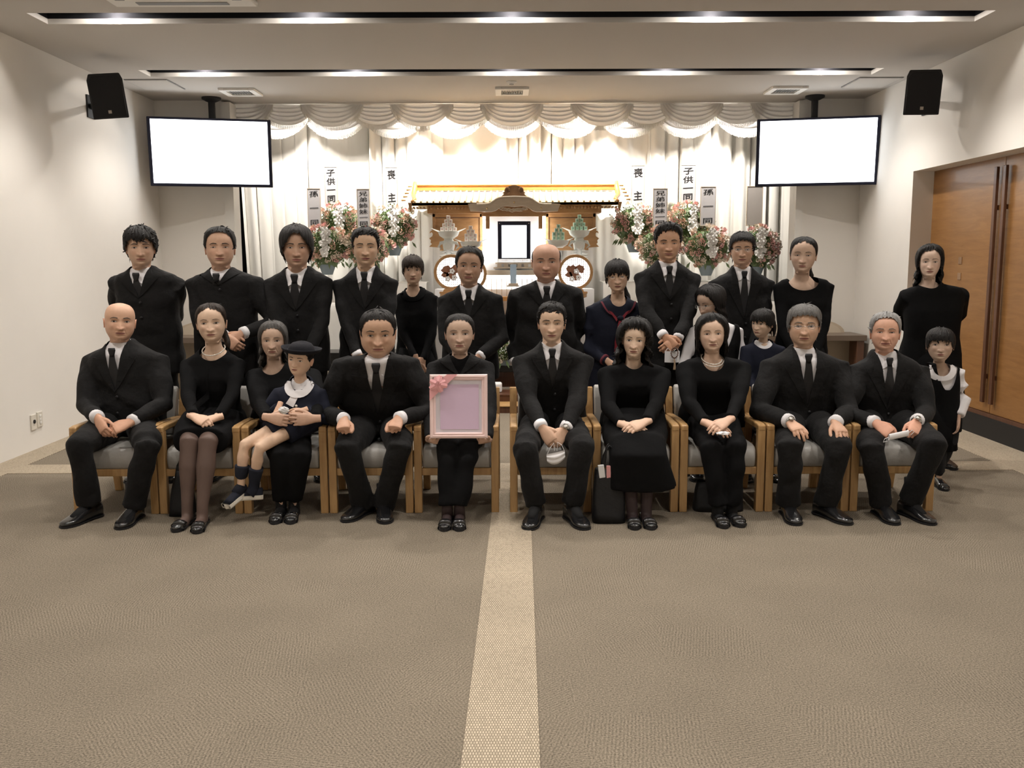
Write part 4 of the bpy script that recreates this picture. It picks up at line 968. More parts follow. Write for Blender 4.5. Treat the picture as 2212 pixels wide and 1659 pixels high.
    # ---- skirts
    if bottom in ('skirt', 'longskirt'):
        sk = MB()
        if sit:
            k0, k1 = [wpt(q['k']) for q in legs]; kc = (k0+k1)/2; ww = abs(k1.x-k0.x)/2+.10
            pts = [hipc+Vector((0, .07, 0)), hipc+Vector((0, -.06, 0)), hipc.lerp(kc, .6), kc+Vector((0, .02, .0))]; rad = [(.19, .10), (.20, .105), (ww+.035, .095), (ww, .085)]
            if bottom == 'longskirt': pts[-1] = kc+Vector((0, .0, -.005)); pts += [kc+Vector((0, -.045, -.05)), kc+Vector((.02, -.03, -.15)), kc+Vector((.03, -.01, -.23))]; rad[-1] = (ww, .09); rad += [(ww, .10), (ww+.02, .10), (ww+.04, .11)]
            R_ = []
            for i_, (p, r) in enumerate(zip(pts, rad)):
                d = pts[min(i_+1, len(pts)-1)]-pts[max(0, i_-1)]; d.normalize(); yv = Vector((1, 0, 0)).cross(d).normalized()
                R_.append([p+Vector((1, 0, 0))*r[0]*math.copysign(abs(math.cos(a))**.7, math.cos(a))+yv*r[1]*math.copysign(abs(math.sin(a))**.8, math.sin(a)) for a in np.linspace(0, 2*PI, 30, endpoint=False)])
            sk.loft(R_)
        else:
            hz = hipc.z+.06; he = hipc.z*(.50 if not child else .52) if bottom == 'skirt' else hipc.z*.38
            R_ = []
            for z, w, d in ((hz+.05, sw*.80*tw, .11*tw), (hipc.z-.02, sw*.92*tw, .125*tw), ((hz+he)/2, sw*1.0*tw, .14*tw), (he, sw*1.12*tw, .16*tw)):
                pl = 1
                R_.append([Vector((sx+w*math.cos(a)*(1+.035*math.sin(a*14)*(hz-z)/.5), hipc.y+d*math.sin(a)*(1+.05*math.sin(a*14)*(hz-z)/.5), z)) for a in np.linspace(0, 2*PI, 70, endpoint=False)])
            sk.loft(R_)
        if sit:
            skv, skt = remesh(sk, .011, 4); skv = folds(skv, vnormals(skv, skt), seed+9, .003, 22, (1, 0, .3)); part_obj('skirt', skv, skt, CLOTH2)
        else: mb_obj('skirt', sk, CLOTH2 if top_kind != 'sailor' else NAVY)
    # ---- stockings / socks
    if bottom != 'trousers' and legs is not False:
        for (an, rz, Lg), sd in zip(feet, (1, -1)):
            kn = None
            if Lg: kn = wpt(Lg['k'])
            else: kn = Vector((hipc.x-sd*hw, Y+.02, hipc.z*.52))
            up_ = (0, 1, .3)
            q = .62 if child else .92
            if not child:
                hj = hipc+Vector((-sd*hw, 0, 0)); st = MB(); st.tube([hj.lerp(kn, .7), kn+(hj-kn).normalized()*.03, kn, kn.lerp(an, .12), kn.lerp(an, .35), kn.lerp(an, .7), kn.lerp(an, .9), an-Vector((0, 0, .05))], [.07*q, .066*q, .062*q, .056*q, .060*q, .042*q, .036*q, .036*q], 16, up=up_)
                st.tube([an+Vector((0, .02, -.03)), an+Vector((0, -.06, -.045)), an+Vector((0, -.13, -.065))], [.034*q, .032*q, .022*q], 12)
                sv_, st_ = remesh(st, .009, 3); part_obj('stocking', sv_, st_, Lg.get('st', STOCK) if Lg else STOCKD)
    if bottom == 'trousers':
        for an, rz, Lg in feet:
            mb = MB(); mb.tube([an+Vector((0, .012, .13 if not fem else .07)), an+Vector((0, .012, .03)), an+Vector((0, .012, -.045))], [.040*(.78 if fem else 1), .037*(.84 if fem else 1), .039*(.9 if fem else 1)], 14)
            mb.tube([an+Vector((0, .02, -.03)), an+Vector((math.sin(rz)*.06, -.06*math.cos(rz), -.045)), an+Vector((math.sin(rz)*.12, -.12*math.cos(rz), -.062))], [.034*(.86 if fem else 1), .031*(.86 if fem else 1), .02], 12)
            mb_obj('sock', mb, sockm or SOCKB)
    for an, rz, Lg in feet:
        if Lg.get('noshoe'): continue
        add_shoe(T0, root, shoe, (an.x, an.y-.0, Lg.get('fz', 0)), rz, Lg.get('rx', 0), .62/.7 if child and shoe == 'sneaker' else (.8 if child else 1.0), Lg.get('ry', 0))
    # ---- body: one mesh of head, neck, chest, trunk, arms, hands and legs
    hv, ht, hwts = head_mesh(P); hc = np.tile(np.array(skin), (len(hv), 1)); x, y, z = hv.T; ax = np.abs(x); fr = (y < -.05)*1.0
    red = fr*(.45*G(z-.38, .09)*G(ax-.17, .09)+.5*G(z-.34, .05)*G(ax, .06)+.25*G(z-.2, .04)*G(ax, .09))
    hc *= (1-red[:, None]*np.array([.02, .16, .15]))
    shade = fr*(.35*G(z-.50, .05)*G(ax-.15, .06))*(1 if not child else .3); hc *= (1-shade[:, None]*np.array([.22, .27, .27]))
    if not fem and not child:
        st_ = fr*sst(.34, .16, z)*sst(-.06, .06, z)*G(ax, .26); hc *= (1-.10*st_[:, None]*np.array([1.1, 1, .85]))
    hc = np.clip(hc, 0, 1)
    W_ = H.tf(hv, hwts); Vs = [W_]; Ts = [ht]; Cs = [hc]; n = len(W_)
    for sd in (-1, 1):
        ev, et = ear_mesh(P, sd); ev = H.tf(ev); Vs.append(ev); Ts.append(et+n); Cs.append(np.tile(np.array(skin)*np.array([1.02, .88, .86]), (len(ev), 1))); n += len(ev)
    for hv2, ht2 in hands:
        Vs.append(hv2); Ts.append(ht2+n); Cs.append(np.tile(np.array(skin)*np.array([1.03, .95, .93]), (len(hv2), 1))); n += len(hv2)
    cv, ct_ = remesh(core, .016 if not child else .011, 4); Vs.append(cv); Ts.append(ct_+n); Cs.append(np.tile(np.array(skin)*1.02, (len(cv), 1)))
    part_obj('body', np.vstack(Vs), np.vstack(Ts), SKIN, colors=np.clip(np.vstack(Cs), 0, 1))
    # ---- face details
    ex = .155*P['w']; ez = .505
    for sd in (-1, 1):
        ws, bs = [], []; mb = MB(); hw_ = .068; op = .036*eyes
        def lid(t): return ez+op*(1-t*t)*(1.0)+.006*t*sd*sd
        def low(t): return ez-op*.75*(1-t*t)
        Gd = [[H.surf(sd*ex+hw_*t, low(t)+(lid(t)-low(t))*q, .006) for q in (0, .33, .66, 1)] for t in np.linspace(-1, 1, 11)]
        mb.grid([[H.tf(p[None])[0] for p in r] for r in Gd], 0)
        ic = .0; ir = min(.026, op*1.35+.006)
        Gi = []
        for rr in (0.02, .6, 1):
            Gi.append([H.tf(H.surf(sd*ex+ir*rr*math.cos(a), min(max(ez+.002+ir*rr*math.sin(a), low(0)), lid(0)), .0085)[None])[0] for a in np.linspace(0, 2*PI, 13)])
        mb.grid(Gi, 1)
        Gl = [[H.surf(sd*ex+hw_*1.08*t, lid(t)-.002+(.008+.004*(1-abs(t)))*q, .0095) for q in (0, 1)] for t in np.linspace(-1, 1, 11)]
        mb.grid([[H.tf(p[None])[0] for p in r] for r in Gl], 2)
        mb_obj('eye', mb, None, mats=[SCLERA, IRIS, LASH])
        mb = MB(); bw = .092; th = .024*(1 if not fem else .6)
        Gb = [[H.surf(sd*(ex+.002)+bw*t*sd, .598+browlift+.016*math.sin((t+1)*1.3)-.022*max(0, t)**2+(th*(1-.6*max(0, t)))*q-.5*th, .010) for q in (0, .5, 1)] for t in np.linspace(-1, 1, 9)]
        mb.grid([[H.tf(p[None])[0] for p in r] for r in Gb]); mb_obj('eyebrow', mb, BROWC[hcol])
    mb = MB(); mw = .122*(.9 if fem else 1)*(.85 if child else 1)
    Gm = []; mid = []
    for t in np.linspace(-1, 1, 15):
        e = (1-t*t); up = .026*e**.7*(1-.18*math.exp(-(t/.12)**2)); dn = .030*e**.8; zc_ = .200+smile*(t*t)
        rows = [(up, .001), (up*.6, .006), (.004, .004), (0, .002), (-.004, .004), (-dn*.55, .008), (-dn, .001)]
        Gm.append([H.tf(H.surf(mw*t, zc_+dz, of+.002)[None])[0] for dz, of in rows])
    a_ = len(Gm)
    mb.add([p for r in Gm for p in r], [(i*7+j, i*7+j+1, (i+1)*7+j+1, (i+1)*7+j) for i in range(a_-1) for j in range(6)]); mb.m = [1 if (f % 6) in (2, 3) else 0 for f in range(len(mb.f))]
    mb_obj('lips', mb, None, mats=[LIP, LIPL])
    # ---- hair
    if hair:
        v2, t2 = hair_mesh(hair, P, seed, hscale, part); tm = tufts(v2, t2, hair, seed, 170 if not child else 110)
        if tm.v: t2 = np.vstack([t2, tris_of(tm.f)+len(v2)]); v2 = np.vstack([v2, np.array([tuple(p) for p in tm.v])])
        part_obj('hair', H.tf(v2), t2, HAIRC[hcol])
        if pony:
            mb = MB(); pts = [H.tf(np.array([q]))[0] for q in pony[0]]; mb.tube([Vector(p) for p in pts], [r*hh for r in pony[1]], 14); pv, pt = remesh(mb, .008, 3); pv = folds(pv, vnormals(pv, pt), seed, .004, 60, (1, 1, 0)); part_obj('ponytail', pv, pt, HAIRC[hcol])
    if glasses:
        mb = MB(); gr = glasses.get('r', .075); gx = ex*1.02; rim = glasses.get('rim', .005)
        for sd in (-1, 1):
            ring = []
            for a in np.linspace(0, 2*PI, 25):
                cxx, czz = math.cos(a), math.sin(a); e = glasses.get('e', .8); cxx = math.copysign(abs(cxx)**e, cxx); czz = math.copysign(abs(czz)**e, czz)
                ring.append(np.array([sd*gx+gr*1.12*cxx, -.47-.02*(1-abs(cxx)), .497+gr*.72*czz]))
            mb.tube([Vector(H.tf(p[None])[0]) for p in ring], rim*hh, 6, cap=False)
            mb.tube([Vector(H.tf(np.array([p]))[0]) for p in ((sd*(gx+gr*1.1), -.46, .51), (sd*.345*P['w'], -.36, .515), (sd*.36*P['w'], 0, .505))], rim*hh, 6)
        mb.tube([Vector(H.tf(np.array([p]))[0]) for p in ((-gx+gr*1.05, -.475, .505), (0, -.50, .515), (gx-gr*1.05, -.475, .505))], rim*hh, 6)
        go = mb_obj('glasses', mb, glasses.get('m', METAL))
        for sd in (-1, 1):
            mb = MB(); mb.add([H.tf(np.array([[sd*gx+gr*1.1*math.cos(a), -.478, .497+gr*.7*math.sin(a)]]))[0] for a in np.linspace(0, 2*PI, 18, endpoint=False)], [tuple(range(18))]); mb_obj('lens', mb, LENS, go)
    if pearls:
        mb = MB()
        for row in range(pearls):
            for a in np.linspace(-2.3, 2.3, 46):
                f = (1+math.cos(a))/2; rr = (.066+.012*row)*c*P['neck']/.86; x_ = nb.x+rr*1.05*math.sin(a); y_ = nb.y-rr*1.02*math.cos(a)-.028*f*c; z_ = nb.z+.052*c-(.062+.014*row)*c*f**1.2
                mb.ball((x_, y_, z_), .0042, 6, 4)
        mb_obj('pearl_necklace', mb, PEARL)
    if watch is not None:
        wr, fo, r3, E = cuffs[watch]; mb = MB(); mb.tube([wr+fo*.004, wr+fo*.020], .031*hs, 16); mb.lathe([(.001, 0), (.016, 0), (.016, .007), (.001, .008)], c=wr+fo*.012+Vector((0, -.02, .022)), rot=Matrix.Rotation(.7, 3, 'X'), n=16); mb_obj('wristwatch', mb, METAL)
    return dict(T=T0, root=root, H=H, drape=drape, panel=panel, mb_obj=mb_obj, part_obj=part_obj, nb=nb, zs=zs, sx=sx, sw=sw, c=c, hh=hh, cc=cc, pos=pos, cuffs=cuffs, zhem=zhem, hipc=hipc, gv=gv, gt=gt, gn=gn)
def A(w, f, b=(0, -.3, 1), pose='flat', **k): return dict(w=w, f=f, b=b, pose=pose, **k)
def Lg(k, a, rz=0, **q): return dict(k=k, a=a, rz=rz, **q)
M1 = (.57, .365, .25); M2 = (.50, .31, .21); M3 = (.43, .255, .17); F_ = (.60, .40, .285); F2_ = (.55, .37, .27)
# ------------- seated front row, left to right
person('bald man in a black suit seated at the far left with clasped hands', 251, 655, 738, 5.70, (178, 360, 762), sit=True, hair='shaved', hcol='salt', hthick=0, seed=1, vz=845, skin=(.60, .35, .235), turn=(5, 0, 4), face=dict(w=1.03, jaw=1.10, cheek=1.3, age=.7, ear=1.1), fat=1.1,
       arms=(A((212, 905, 5.36), (.55, -.55, -.75), (-.5, -.7, .35), 'relaxed'), A((282, 912, 5.36), (-.75, -.45, -.3), (.2, -.6, .8), 'relaxed')),
       legs=(Lg((172, 962, 5.2), (190, 1085, 5.24), -.35), Lg((318, 962, 5.2), (287, 1090, 5.22), .0)))
person('woman with a single pearl necklace and tied back hair seated second from the left', 455, 655, 741, 5.70, (388, 528, 772), sit=True, fem=True, hair='back', hcol='brown', hthick=.05, seed=2, skin=(.62, .42, .30), face=dict(cheek=1.3, w=1.02), turn=(-3, 0, -2), top_kind='dress', bottom='skirt', pearls=1, part=-.15, eyes=.5,
       pony=([(.12, .40, .42), (.28, .42, .2), (.36, .30, -.1), (.42, .22, -.3)], [.12, .12, .08, .03]),
       arms=(A((420, 900, 5.30), (.8, -.4, -.25), (-.1, -.45, .9), 'relaxed'), A((466, 902, 5.33), (-.8, -.4, -.2), (.1, -.4, .9), 'relaxed')),
       legs=(Lg((409, 955, 5.22), (404, 1106, 5.13), -.1), Lg((449, 955, 5.22), (436, 1110, 5.10), .12)), shoe='pump')
gm_ = person('older woman with long grey hair seated behind the child on her lap', 588, 693, 775, 5.74, (532, 690, 799), sit=True, fem=True, hair='long', hcol='salt', hthick=.07, seed=3, skin=(.50, .33, .24), face=dict(w=.95, age=1), turn=(-4, 3, 0), top_kind='dress', bottom='trousers', neckline=(.085, .11, .08, .02), eyes=.55,
       arms=(A((583, 902, 5.26), (.92, -.30, -.12), (-.1, -1, .15), 'flat', fat=1.1), A((676, 904, 5.24), (-.92, -.25, -.02), (.1, -1, .1), 'spread', fat=1.1)),
       legs=(Lg((606, 985, 5.22), (606, 1090, 5.28), 0), Lg((650, 985, 5.22), (634, 1090, 5.28), .1)), shoe='pump')
person('stout man in a black suit seated with fists on his knees', 815, 669, 768, 5.50, (720, 905, 772), sit=True, hair='neat', hcol='dark', hthick=.03, seed=5, vz=905, skin=(.50, .30, .20), face=dict(w=1.07, jaw=1.2, cheek=1.4, age=.6), turn=(0, 9, 0), fat=1.22, browlift=.01,
       arms=(A((742, 908, 5.27), (.10, -.85, -.30), (-.1, -.4, .9), 'fist', fat=1.05), A((861, 906, 5.27), (-.10, -.85, -.30), (.1, -.4, .9), 'fist', fat=1.05)),
       legs=(Lg((748, 965, 5.2), (785, 1090, 5.33), -.45), Lg((862, 965, 5.2), (828, 1092, 5.31), .2)))
fw = person('woman in a black jacket seated holding the pink picture frame on her lap', 992, 679, 765, 5.68, (922, 1066, 779), sit=True, fem=True, hair='back', hcol='dark', hthick=.04, seed=6, skin=(.50, .335, .245), face=dict(w=1.02, age=.7, cheek=1.2), top_kind='suit', tie=None, vz=812, bottom='trousers', eyes=.6, cuff=False,
       arms=(A((931, 950, 5.27), (.40, -.9, .06), (-.35, .1, -1), 'grip'), A((1050, 950, 5.27), (-.40, -.9, .06), (.35, .1, -1), 'grip')),
       legs=(Lg((966, 960, 5.22), (966, 1105, 5.13), -.05, ), Lg((1015, 960, 5.22), (992, 1105, 5.13), .05)), shoe='pump', sockm=STOCKD)
person('young man in a black suit seated just right of the central carpet strip', 1192, 652, 740, 5.62, (1110, 1278, 764), sit=True, hair='short', hcol='black', hthick=.07, seed=7, vz=842, skin=(.60, .40, .28), face=dict(w=.96, jaw=.95, ear=1.15), turn=(0, 4, 0), eyes=.25,
       arms=(A((1172, 925, 5.26), (.55, -.4, -.75), (-.5, -.75, .4), 'relaxed'), A((1220, 928, 5.26), (-.6, -.4, -.75), (.4, -.8, .4), 'relaxed')),
       legs=(Lg((1134, 965, 5.14), (1157, 1085, 5.17), -.25), Lg((1257, 965, 5.14), (1238, 1085, 5.17), .3)), watch=1)
person('woman in black with long curly black hair seated with folded hands', 1370, 688, 775, 5.66, (1292, 1450, 792), sit=True, fem=True, hair='curly', hcol='black', hscale=1.4, hthick=.12, seed=8, skin=(.62, .43, .31), face=dict(w=.94, age=.7, jaw=.92), turn=(-3, 3, 3), top_kind='dress', bottom='longskirt', eyes=.65, neckline=(.07, .09, .07, 0), smile=.006,
       arms=(A((1350, 918, 5.25), (.85, -.4, -.2), (-.1, -.5, .85), 'flat'), A((1392, 912, 5.24), (-.85, -.45, -.25), (.1, -.5, .85), 'flat')),
       legs=(Lg((1352, 962, 5.2), (1367, 1105, 5.14), -.05, st=STOCKD), Lg((1400, 962, 5.2), (1396, 1105, 5.14), .05, st=STOCKD)), shoe='pump')
person('woman with shoulder length hair and double pearl necklace seated third from the right', 1541, 678, 762, 5.66, (1462, 1624, 778), sit=True, fem=True, hair='bob', hcol='black', hscale=1.3, hthick=.09, seed=9, skin=(.60, .40, .29), face=dict(w=1.02, age=.8, cheek=1.2), turn=(2, 0, -2), top_kind='dress', bottom='trousers', pearls=2, neckline=(.085, .125, .085, .03), part=.3,
       arms=(A((1530, 915, 5.26), (.8, -.45, -.3), (-.1, -.5, .85), 'flat'), A((1572, 908, 5.25), (-.75, -.5, -.3), (.1, -.5, .85), 'flat')),
       legs=(Lg((1535, 968, 5.2), (1552, 1105, 5.16), 0), Lg((1590, 968, 5.2), (1582, 1102, 5.18), .1)), shoe='pump')
person('grey haired man in glasses seated second from the right with hands on his thighs', 1740, 659, 750, 5.66, (1645, 1834, 774), sit=True, hair='side', hcol='grey', hthick=.06, seed=10, vz=880, skin=(.52, .32, .215), face=dict(w=1.03, jaw=1.06, age=.8), glasses=dict(r=.078, rim=.0055), eyes=.45,
       arms=(A((1706, 912, 5.30), (.22, -.85, -.32), (-.05, -.4, .9), 'spread'), A((1806, 915, 5.30), (.05, -.85, -.34), (.1, -.4, .9), 'spread')),
       legs=(Lg((1708, 965, 5.2), (1703, 1085, 5.25), -.05), Lg((1812, 965, 5.2), (1785, 1085, 5.24), .4)), watch=0)
person('old man with silver hair seated at the far right holding a folded white mask', 1916, 676, 760, 5.66, (1832, 2006, 784), sit=True, hair='sweep', hcol='silver', hthick=.05, seed=11, vz=885, skin=(.62, .34, .235), face=dict(w=1.0, jaw=1.08, age=1, ear=1.35, cheek=1.2), turn=(0, 0, 0), eyes=.35, coll=2.33,
       arms=(A((1893, 915, 5.30), (.55, -.6, -.45), (-.3, -.65, .7), 'grip'), A((1980, 912, 5.30), (-.4, -.65, -.5), (.2, -.7, .7), 'grip')),
       legs=(Lg((1882, 968, 5.2), (1906, 1085, 5.25), 0), Lg((2018, 962, 5.14), (1968, 1080, 5.24), .25)), watch=1)
# ------------- standing, left to right
def behind(u0, u1, v, Y): return (A((u0, v, Y), (.6, .2, -.7), (0, 1, 0), 'relaxed', pole=(-.5, .6, 0)), A((u1, v, Y), (-.6, .2, -.7), (0, 1, 0), 'relaxed', pole=(.5, .6, 0)))
def clasp(u0, u1, v, Y): return (A((u0, v, Y), (.75, -.25, -.6), (-.4, -.8, .4), 'relaxed', pole=(-.8, .5, -.2)), A((u1, v, Y), (-.7, -.3, -.6), (.4, -.8, .4), 'relaxed', pole=(.8, .5, -.2)))
person('young man with thick black hair standing at the far left with hands behind his back', 299, 487, 576, 6.25, (235, 396, 596), hair='mop', hthick=.11, seed=21, vz=644, skin=M2, face=dict(w=.97), arms=behind(286, 322, 742, 6.44), eyes=.4, turn=(2, 0, 0))
person('man with receding black hair standing second from the left in a double breasted suit', 472, 493, 577, 6.25, (402, 566, 596), hair='sweep', hcol='dark', hthick=.04, seed=22, vz=616, skin=(.52, .31, .21), face=dict(w=1.02, jaw=1.03, ear=1.1), eyes=.35, turn=(0, -3, 0),
       arms=(A((487, 728, 6.03), (.75, -.25, -.6), (-.4, -.8, .4), 'relaxed', pole=(-.8, .5, -.2)), A((521, 722, 6.05), (-.75, -.3, -.5), (.3, -.85, .4), 'fist', pole=(.8, .5, -.2))))
person('young man with chin length parted black hair standing behind the grey haired woman', 638, 484, 578, 6.25, (572, 716, 594), hair='curtain', hcol='dark', hthick=.11, seed=23, vz=672, skin=M3, face=dict(w=.94), arms=clasp(620, 665, 760, 6.05), eyes=.35)
person('young man with short black hair standing before the left funeral flowers', 788, 489, 574, 6.30, (721, 858, 599), hair='short', hcol='black', hthick=.09, seed=24, vz=668, skin=(.52, .33, .215), face=dict(w=.95, jaw=.97), arms=clasp(775, 810, 770, 6.10), eyes=.2)
p5 = person('young woman with straight bangs in a black round collared coat standing left of the altar', 891, 551, 614, 6.75, (846, 948, 634), fem=True, hair='bangs', hcol='brown', hthick=.06, seed=25, skin=(.54, .35, .245), top_kind='dress', bottom='skirt', arms=(A((898, 778, 6.62), (.2, -.2, -1), (-.3, -.9, 0), 'down', pole=(-.8, .5, 0)), A((912, 785, 6.62), (-.2, -.2, -1), (.3, -.9, 0), 'down', pole=(.8, .5, 0))), eyes=.5, neckline=(.09, .11, .075, .03))
person('middle aged man with swept black hair standing directly left of the altar portrait', 1012, 534, 614, 6.50, (944, 1084, 634), hair='sweep', hcol='dark', hthick=.06, seed=26, vz=690, skin=(.40, .235, .155), face=dict(w=1.0, age=.8), arms=(A((1005, 785, 6.3), (.7, -.3, -.6), (-.4, -.8, .4), 'relaxed', pole=(-.8, .5, 0)), A((1035, 772, 6.32), (-.6, -.3, -.7), (.4, -.8, .4), 'relaxed', pole=(.8, .5, 0))), eyes=.5, turn=(-2, 0, 2), smile=-.004)
person('bald man with black hair at the temples standing right of the altar portrait', 1180, 527, 605, 6.50, (1102, 1256, 619), hair='bald', hcol='dark', hthick=.0, seed=27, vz=672, skin=(.47, .26, .175), face=dict(w=1.06, jaw=1.12, age=.6, cheek=1.2), turn=(0, 2, 0), fat=1.05, arms=(A((1113, 786, 6.48), (.05, -.1, -1), (-1, 0, 0), 'down', pole=(-.4, 1, 0)), A((1246, 786, 6.48), (-.05, -.1, -1), (1, 0, 0), 'down', pole=(.4, 1, 0))), eyes=.4)
p8 = person('schoolgirl in glasses and a navy sailor uniform with a crimson scarf', 1336, 560, 630, 6.55, (1264, 1396, 655), fem=True, hair='bangs2', hcol='black', hthick=.06, seed=28, skin=(.60, .39, .27), top_kind='sailor', bottom='skirt', glasses=dict(r=.085, rim=.0065, e=.9, m=mat('gold_wire', (.45, .28, .14), .3, metal=.8)), arms=(A((1318, 785, 6.4), (.7, -.3, -.6), (-.4, -.8, .3), 'relaxed'), A((1350, 785, 6.4), (-.7, -.3, -.6), (.4, -.8, .3), 'relaxed')), eyes=.3, turn=(0, 4, -3), neckline=(.075, .10, .075, .035),
       pony=([(.1, .38, .35), (.2, .46, .1), (.32, .40, -.2), (.40, .25, -.45)], [.10, .10, .09, .05]))
p9 = person('young man with a black quiff standing before the right funeral flowers with clasped hands', 1444, 481, 562, 6.40, (1374, 1512, 586), hair='quiff', hcol='black', hthick=.11, seed=29, vz=648, skin=(.50, .28, .175), face=dict(w=1.0, jaw=.98), arms=(A((1436, 728, 6.12), (.6, -.35, -.7), (-.6, -.7, .3), 'grip', pole=(-.8, .5, 0)), A((1462, 732, 6.12), (-.7, -.35, -.55), (.35, -.8, .4), 'relaxed', pole=(.8, .5, 0))), eyes=.25, smile=.012, turn=(3, 2, 0))
p10 = person('girl with black bobbed hair bowing her head in a white blouse and black vest', 1548, 612, 686, 6.22, (1490, 1606, 704), fem=True, hair='bob', hcol='black', hthick=.07, seed=30, skin=(.45, .30, .22), top_kind='blouse', bottom='skirt', turn=(-48, 18, 0), hscale=1.15, arms=(A((1530, 800, 6.05), (.7, -.3, -.6), (-.4, -.8, .3), 'relaxed'), A((1566, 800, 6.05), (-.7, -.3, -.6), (.4, -.8, .3), 'relaxed')), glasses=dict(r=.07, rim=.006))
person('young man in glasses with black hair standing right of the bowing girl', 1605, 500, 574, 6.62, (1534, 1672, 598), hair='side', hcol='black', hthick=.09, seed=31, vz=690, skin=(.50, .30, .20), face=dict(w=.97), glasses=dict(r=.07, rim=.0045, e=.7), arms=clasp(1590, 1620, 770, 6.42), eyes=.45)
person('woman in a plain black dress with a low ponytail standing right of the flowers', 1737, 512, 588, 6.50, (1672, 1803, 605), fem=True, hair='back', hcol='black', hthick=.04, seed=32, skin=(.52, .345, .25), face=dict(w=1.0), top_kind='dress', bottom='skirt', neckline=(.115, .12, .07, .035), arms=clasp(1722, 1755, 782, 6.35), eyes=.3, turn=(-4, 2, 2), part=.01,
       pony=([(.05, .40, .40), (.16, .46, .2), (.24, .40, -.1), (.27, .34, -.4)], [.11, .11, .09, .05]))
person('small girl in a navy cardigan looking sideways between the seated couple', 1652, 665, 728, 6.12, (1606, 1694, 748), child=True, fem=True, hair='bangs2', hcol='black', hthick=.08, seed=33, skin=(.60, .41, .29), top_kind='cardigan', bottom='skirt', turn=(-34, 6, 0), arms=clasp(1636, 1664, 850, 6.02), face=dict(w=1.06), eyes=.6, shoe='school',
       pony=([(.05, .40, .55), (.12, .55, .5), (.15, .60, .2), (.16, .55, -.1)], [.09, .11, .10, .05]))
person('woman with long wavy black hair in a black jacket standing apart at the right', 2012, 529, 600, 6.55, (1945, 2094, 622), fem=True, hair='long', hcol='black', hscale=1.35, hthick=.07, seed=34, skin=(.62, .43, .33), face=dict(w=.93), top_kind='dress', bottom='skirt', neckline=(.075, .09, .07, .01), arms=behind(2004, 2034, 735, 6.74), eyes=.5, part=.3)
p15 = person('little girl in a black pinafore and white blouse standing beside the old man', 2035, 707, 782, 6.00, (1987, 2085, 797), child=True, fem=True, hair='bangs', hcol='black', hthick=.07, seed=35, skin=(.46, .31, .225), top_kind='pinafore', bottom='skirt', face=dict(w=1.08, cheek=1.3), eyes=.5, shoe='school',
       arms=(A((2000, 912, 6.0), (.1, -.1, -1), (-1, 0, 0), 'down'), A((2070, 905, 5.96), (-.1, -.1, -1), (1, 0, 0), 'down')), hip=(2.90, 6.04, .46), tw=.74,
       legs=(Lg((2.86, 5.98, .30), (2028, 1040, 5.95), -.1), Lg((2.93, 5.98, .30), (2018, 1030, 6.02), .1)))
# ------------- child on the lap
ch = person('small boy in a navy jacket and round black hat sitting on the lap', 645, 742, 812, 5.42, (590, 705, 840), sit=True, child=True, hair='neat', hcol='black', hthick=.05, seed=36, skin=(.62, .41, .285), top_kind='cardigan', body=NAVY, bottom='none', turn=(-24, 4, 6), face=dict(w=1.08, cheek=1.4, ear=1.15), eyes=.6, hip=(-1.235, 5.40, .575),
       arms=(A((602, 880, 5.30), (-.2, -.5, -.8), (-.3, -.8, .5), 'relaxed'), A((655, 888, 5.30), (-.8, -.35, -.3), (0, -.9, .4), 'relaxed')),
       legs=(Lg((527, 962, 5.20), (520, 1045, 5.20), -.55, fz=.14, rx=.35), Lg((560, 968, 5.17), (548, 1048, 5.22), -1.35, fz=.125)), shoe='sneaker', legq=1.25)
# ================================================================ collars, scarves, hat worn by single people
def collar_flaps(p, w, d, m, name='collar', off=.012, z_back=.0, gap=.05, pts=None):
    """a flat collar lying on the shoulders: two flaps draped over the garment"""
    nb, c = p['nb'], p['c']
    for sd in (-1, 1):
        Ls, Rs = [], []
        for t in np.linspace(0, 1, 9):
            a = -math.radians(8)+t*math.radians(115); ri = .062*c; ro = ri+w*(1-.25*t)
            x0 = nb.x+sd*ri*math.sin(a+.06); z0 = nb.z+.035*c-.075*c*max(0, math.cos(a))**1.2; x1 = nb.x+sd*ro*math.sin(a+gap); z1 = z0-d*max(0, math.cos(a*.8))
            Ls.append((x0, z0)); Rs.append((x1, z1))
        p['mb_obj'](name, p['panel'](Ls, Rs, off, 5, .004), m)
# sailor collar and scarf
nb, c, sx, zs, sw = p8['nb'], p8['c'], p8['sx'], p8['zs'], p8['sw']
for sd in (-1, 1):
    Ls = [(nb.x+sd*.070*c*(1-t)+sd*.004, nb.z+.03*c-t*.155*c) for t in np.linspace(0, 1, 9)]
    Rs = [(nb.x+sd*(.145*(1-t)**.75+.012)*c, nb.z+.005*c-t*.125*c-.03*math.sin(t*PI)) for t in np.linspace(0, 1, 9)]
    p8['mb_obj']('sailor_collar', p8['panel'](Ls, Rs, .008, 5, .004), NAVY)
    L2 = [(r[0]*.88+l[0]*.12, r[1]*.9+l[1]*.1) for l, r in zip(Ls, Rs)]; L3 = [(r[0]*.72+l[0]*.28, r[1]*.75+l[1]*.25) for l, r in zip(Ls, Rs)]
    p8['mb_obj']('collar_braid', p8['panel'](L3, L2, .014, 3, .003), REDTRIM)
    L4 = [(nb.x+sd*(.055-.045*t)*c, nb.z-.085*c-.055*c*t) for t in np.linspace(0, 1, 7)]; L5 = [(nb.x+sd*(.080-.060*t)*c, nb.z-.075*c-.085*c*t) for t in np.linspace(0, 1, 7)]
    p8['mb_obj']('scarf', p8['panel'](L4, L5, .018, 3, .006), RED)
ks = [(0, .02, .022), (.03, .02, .026), (.10, .012, .034), (.18, .004, .036), (.26, -.006, .026), (.31, -.012, .006)]
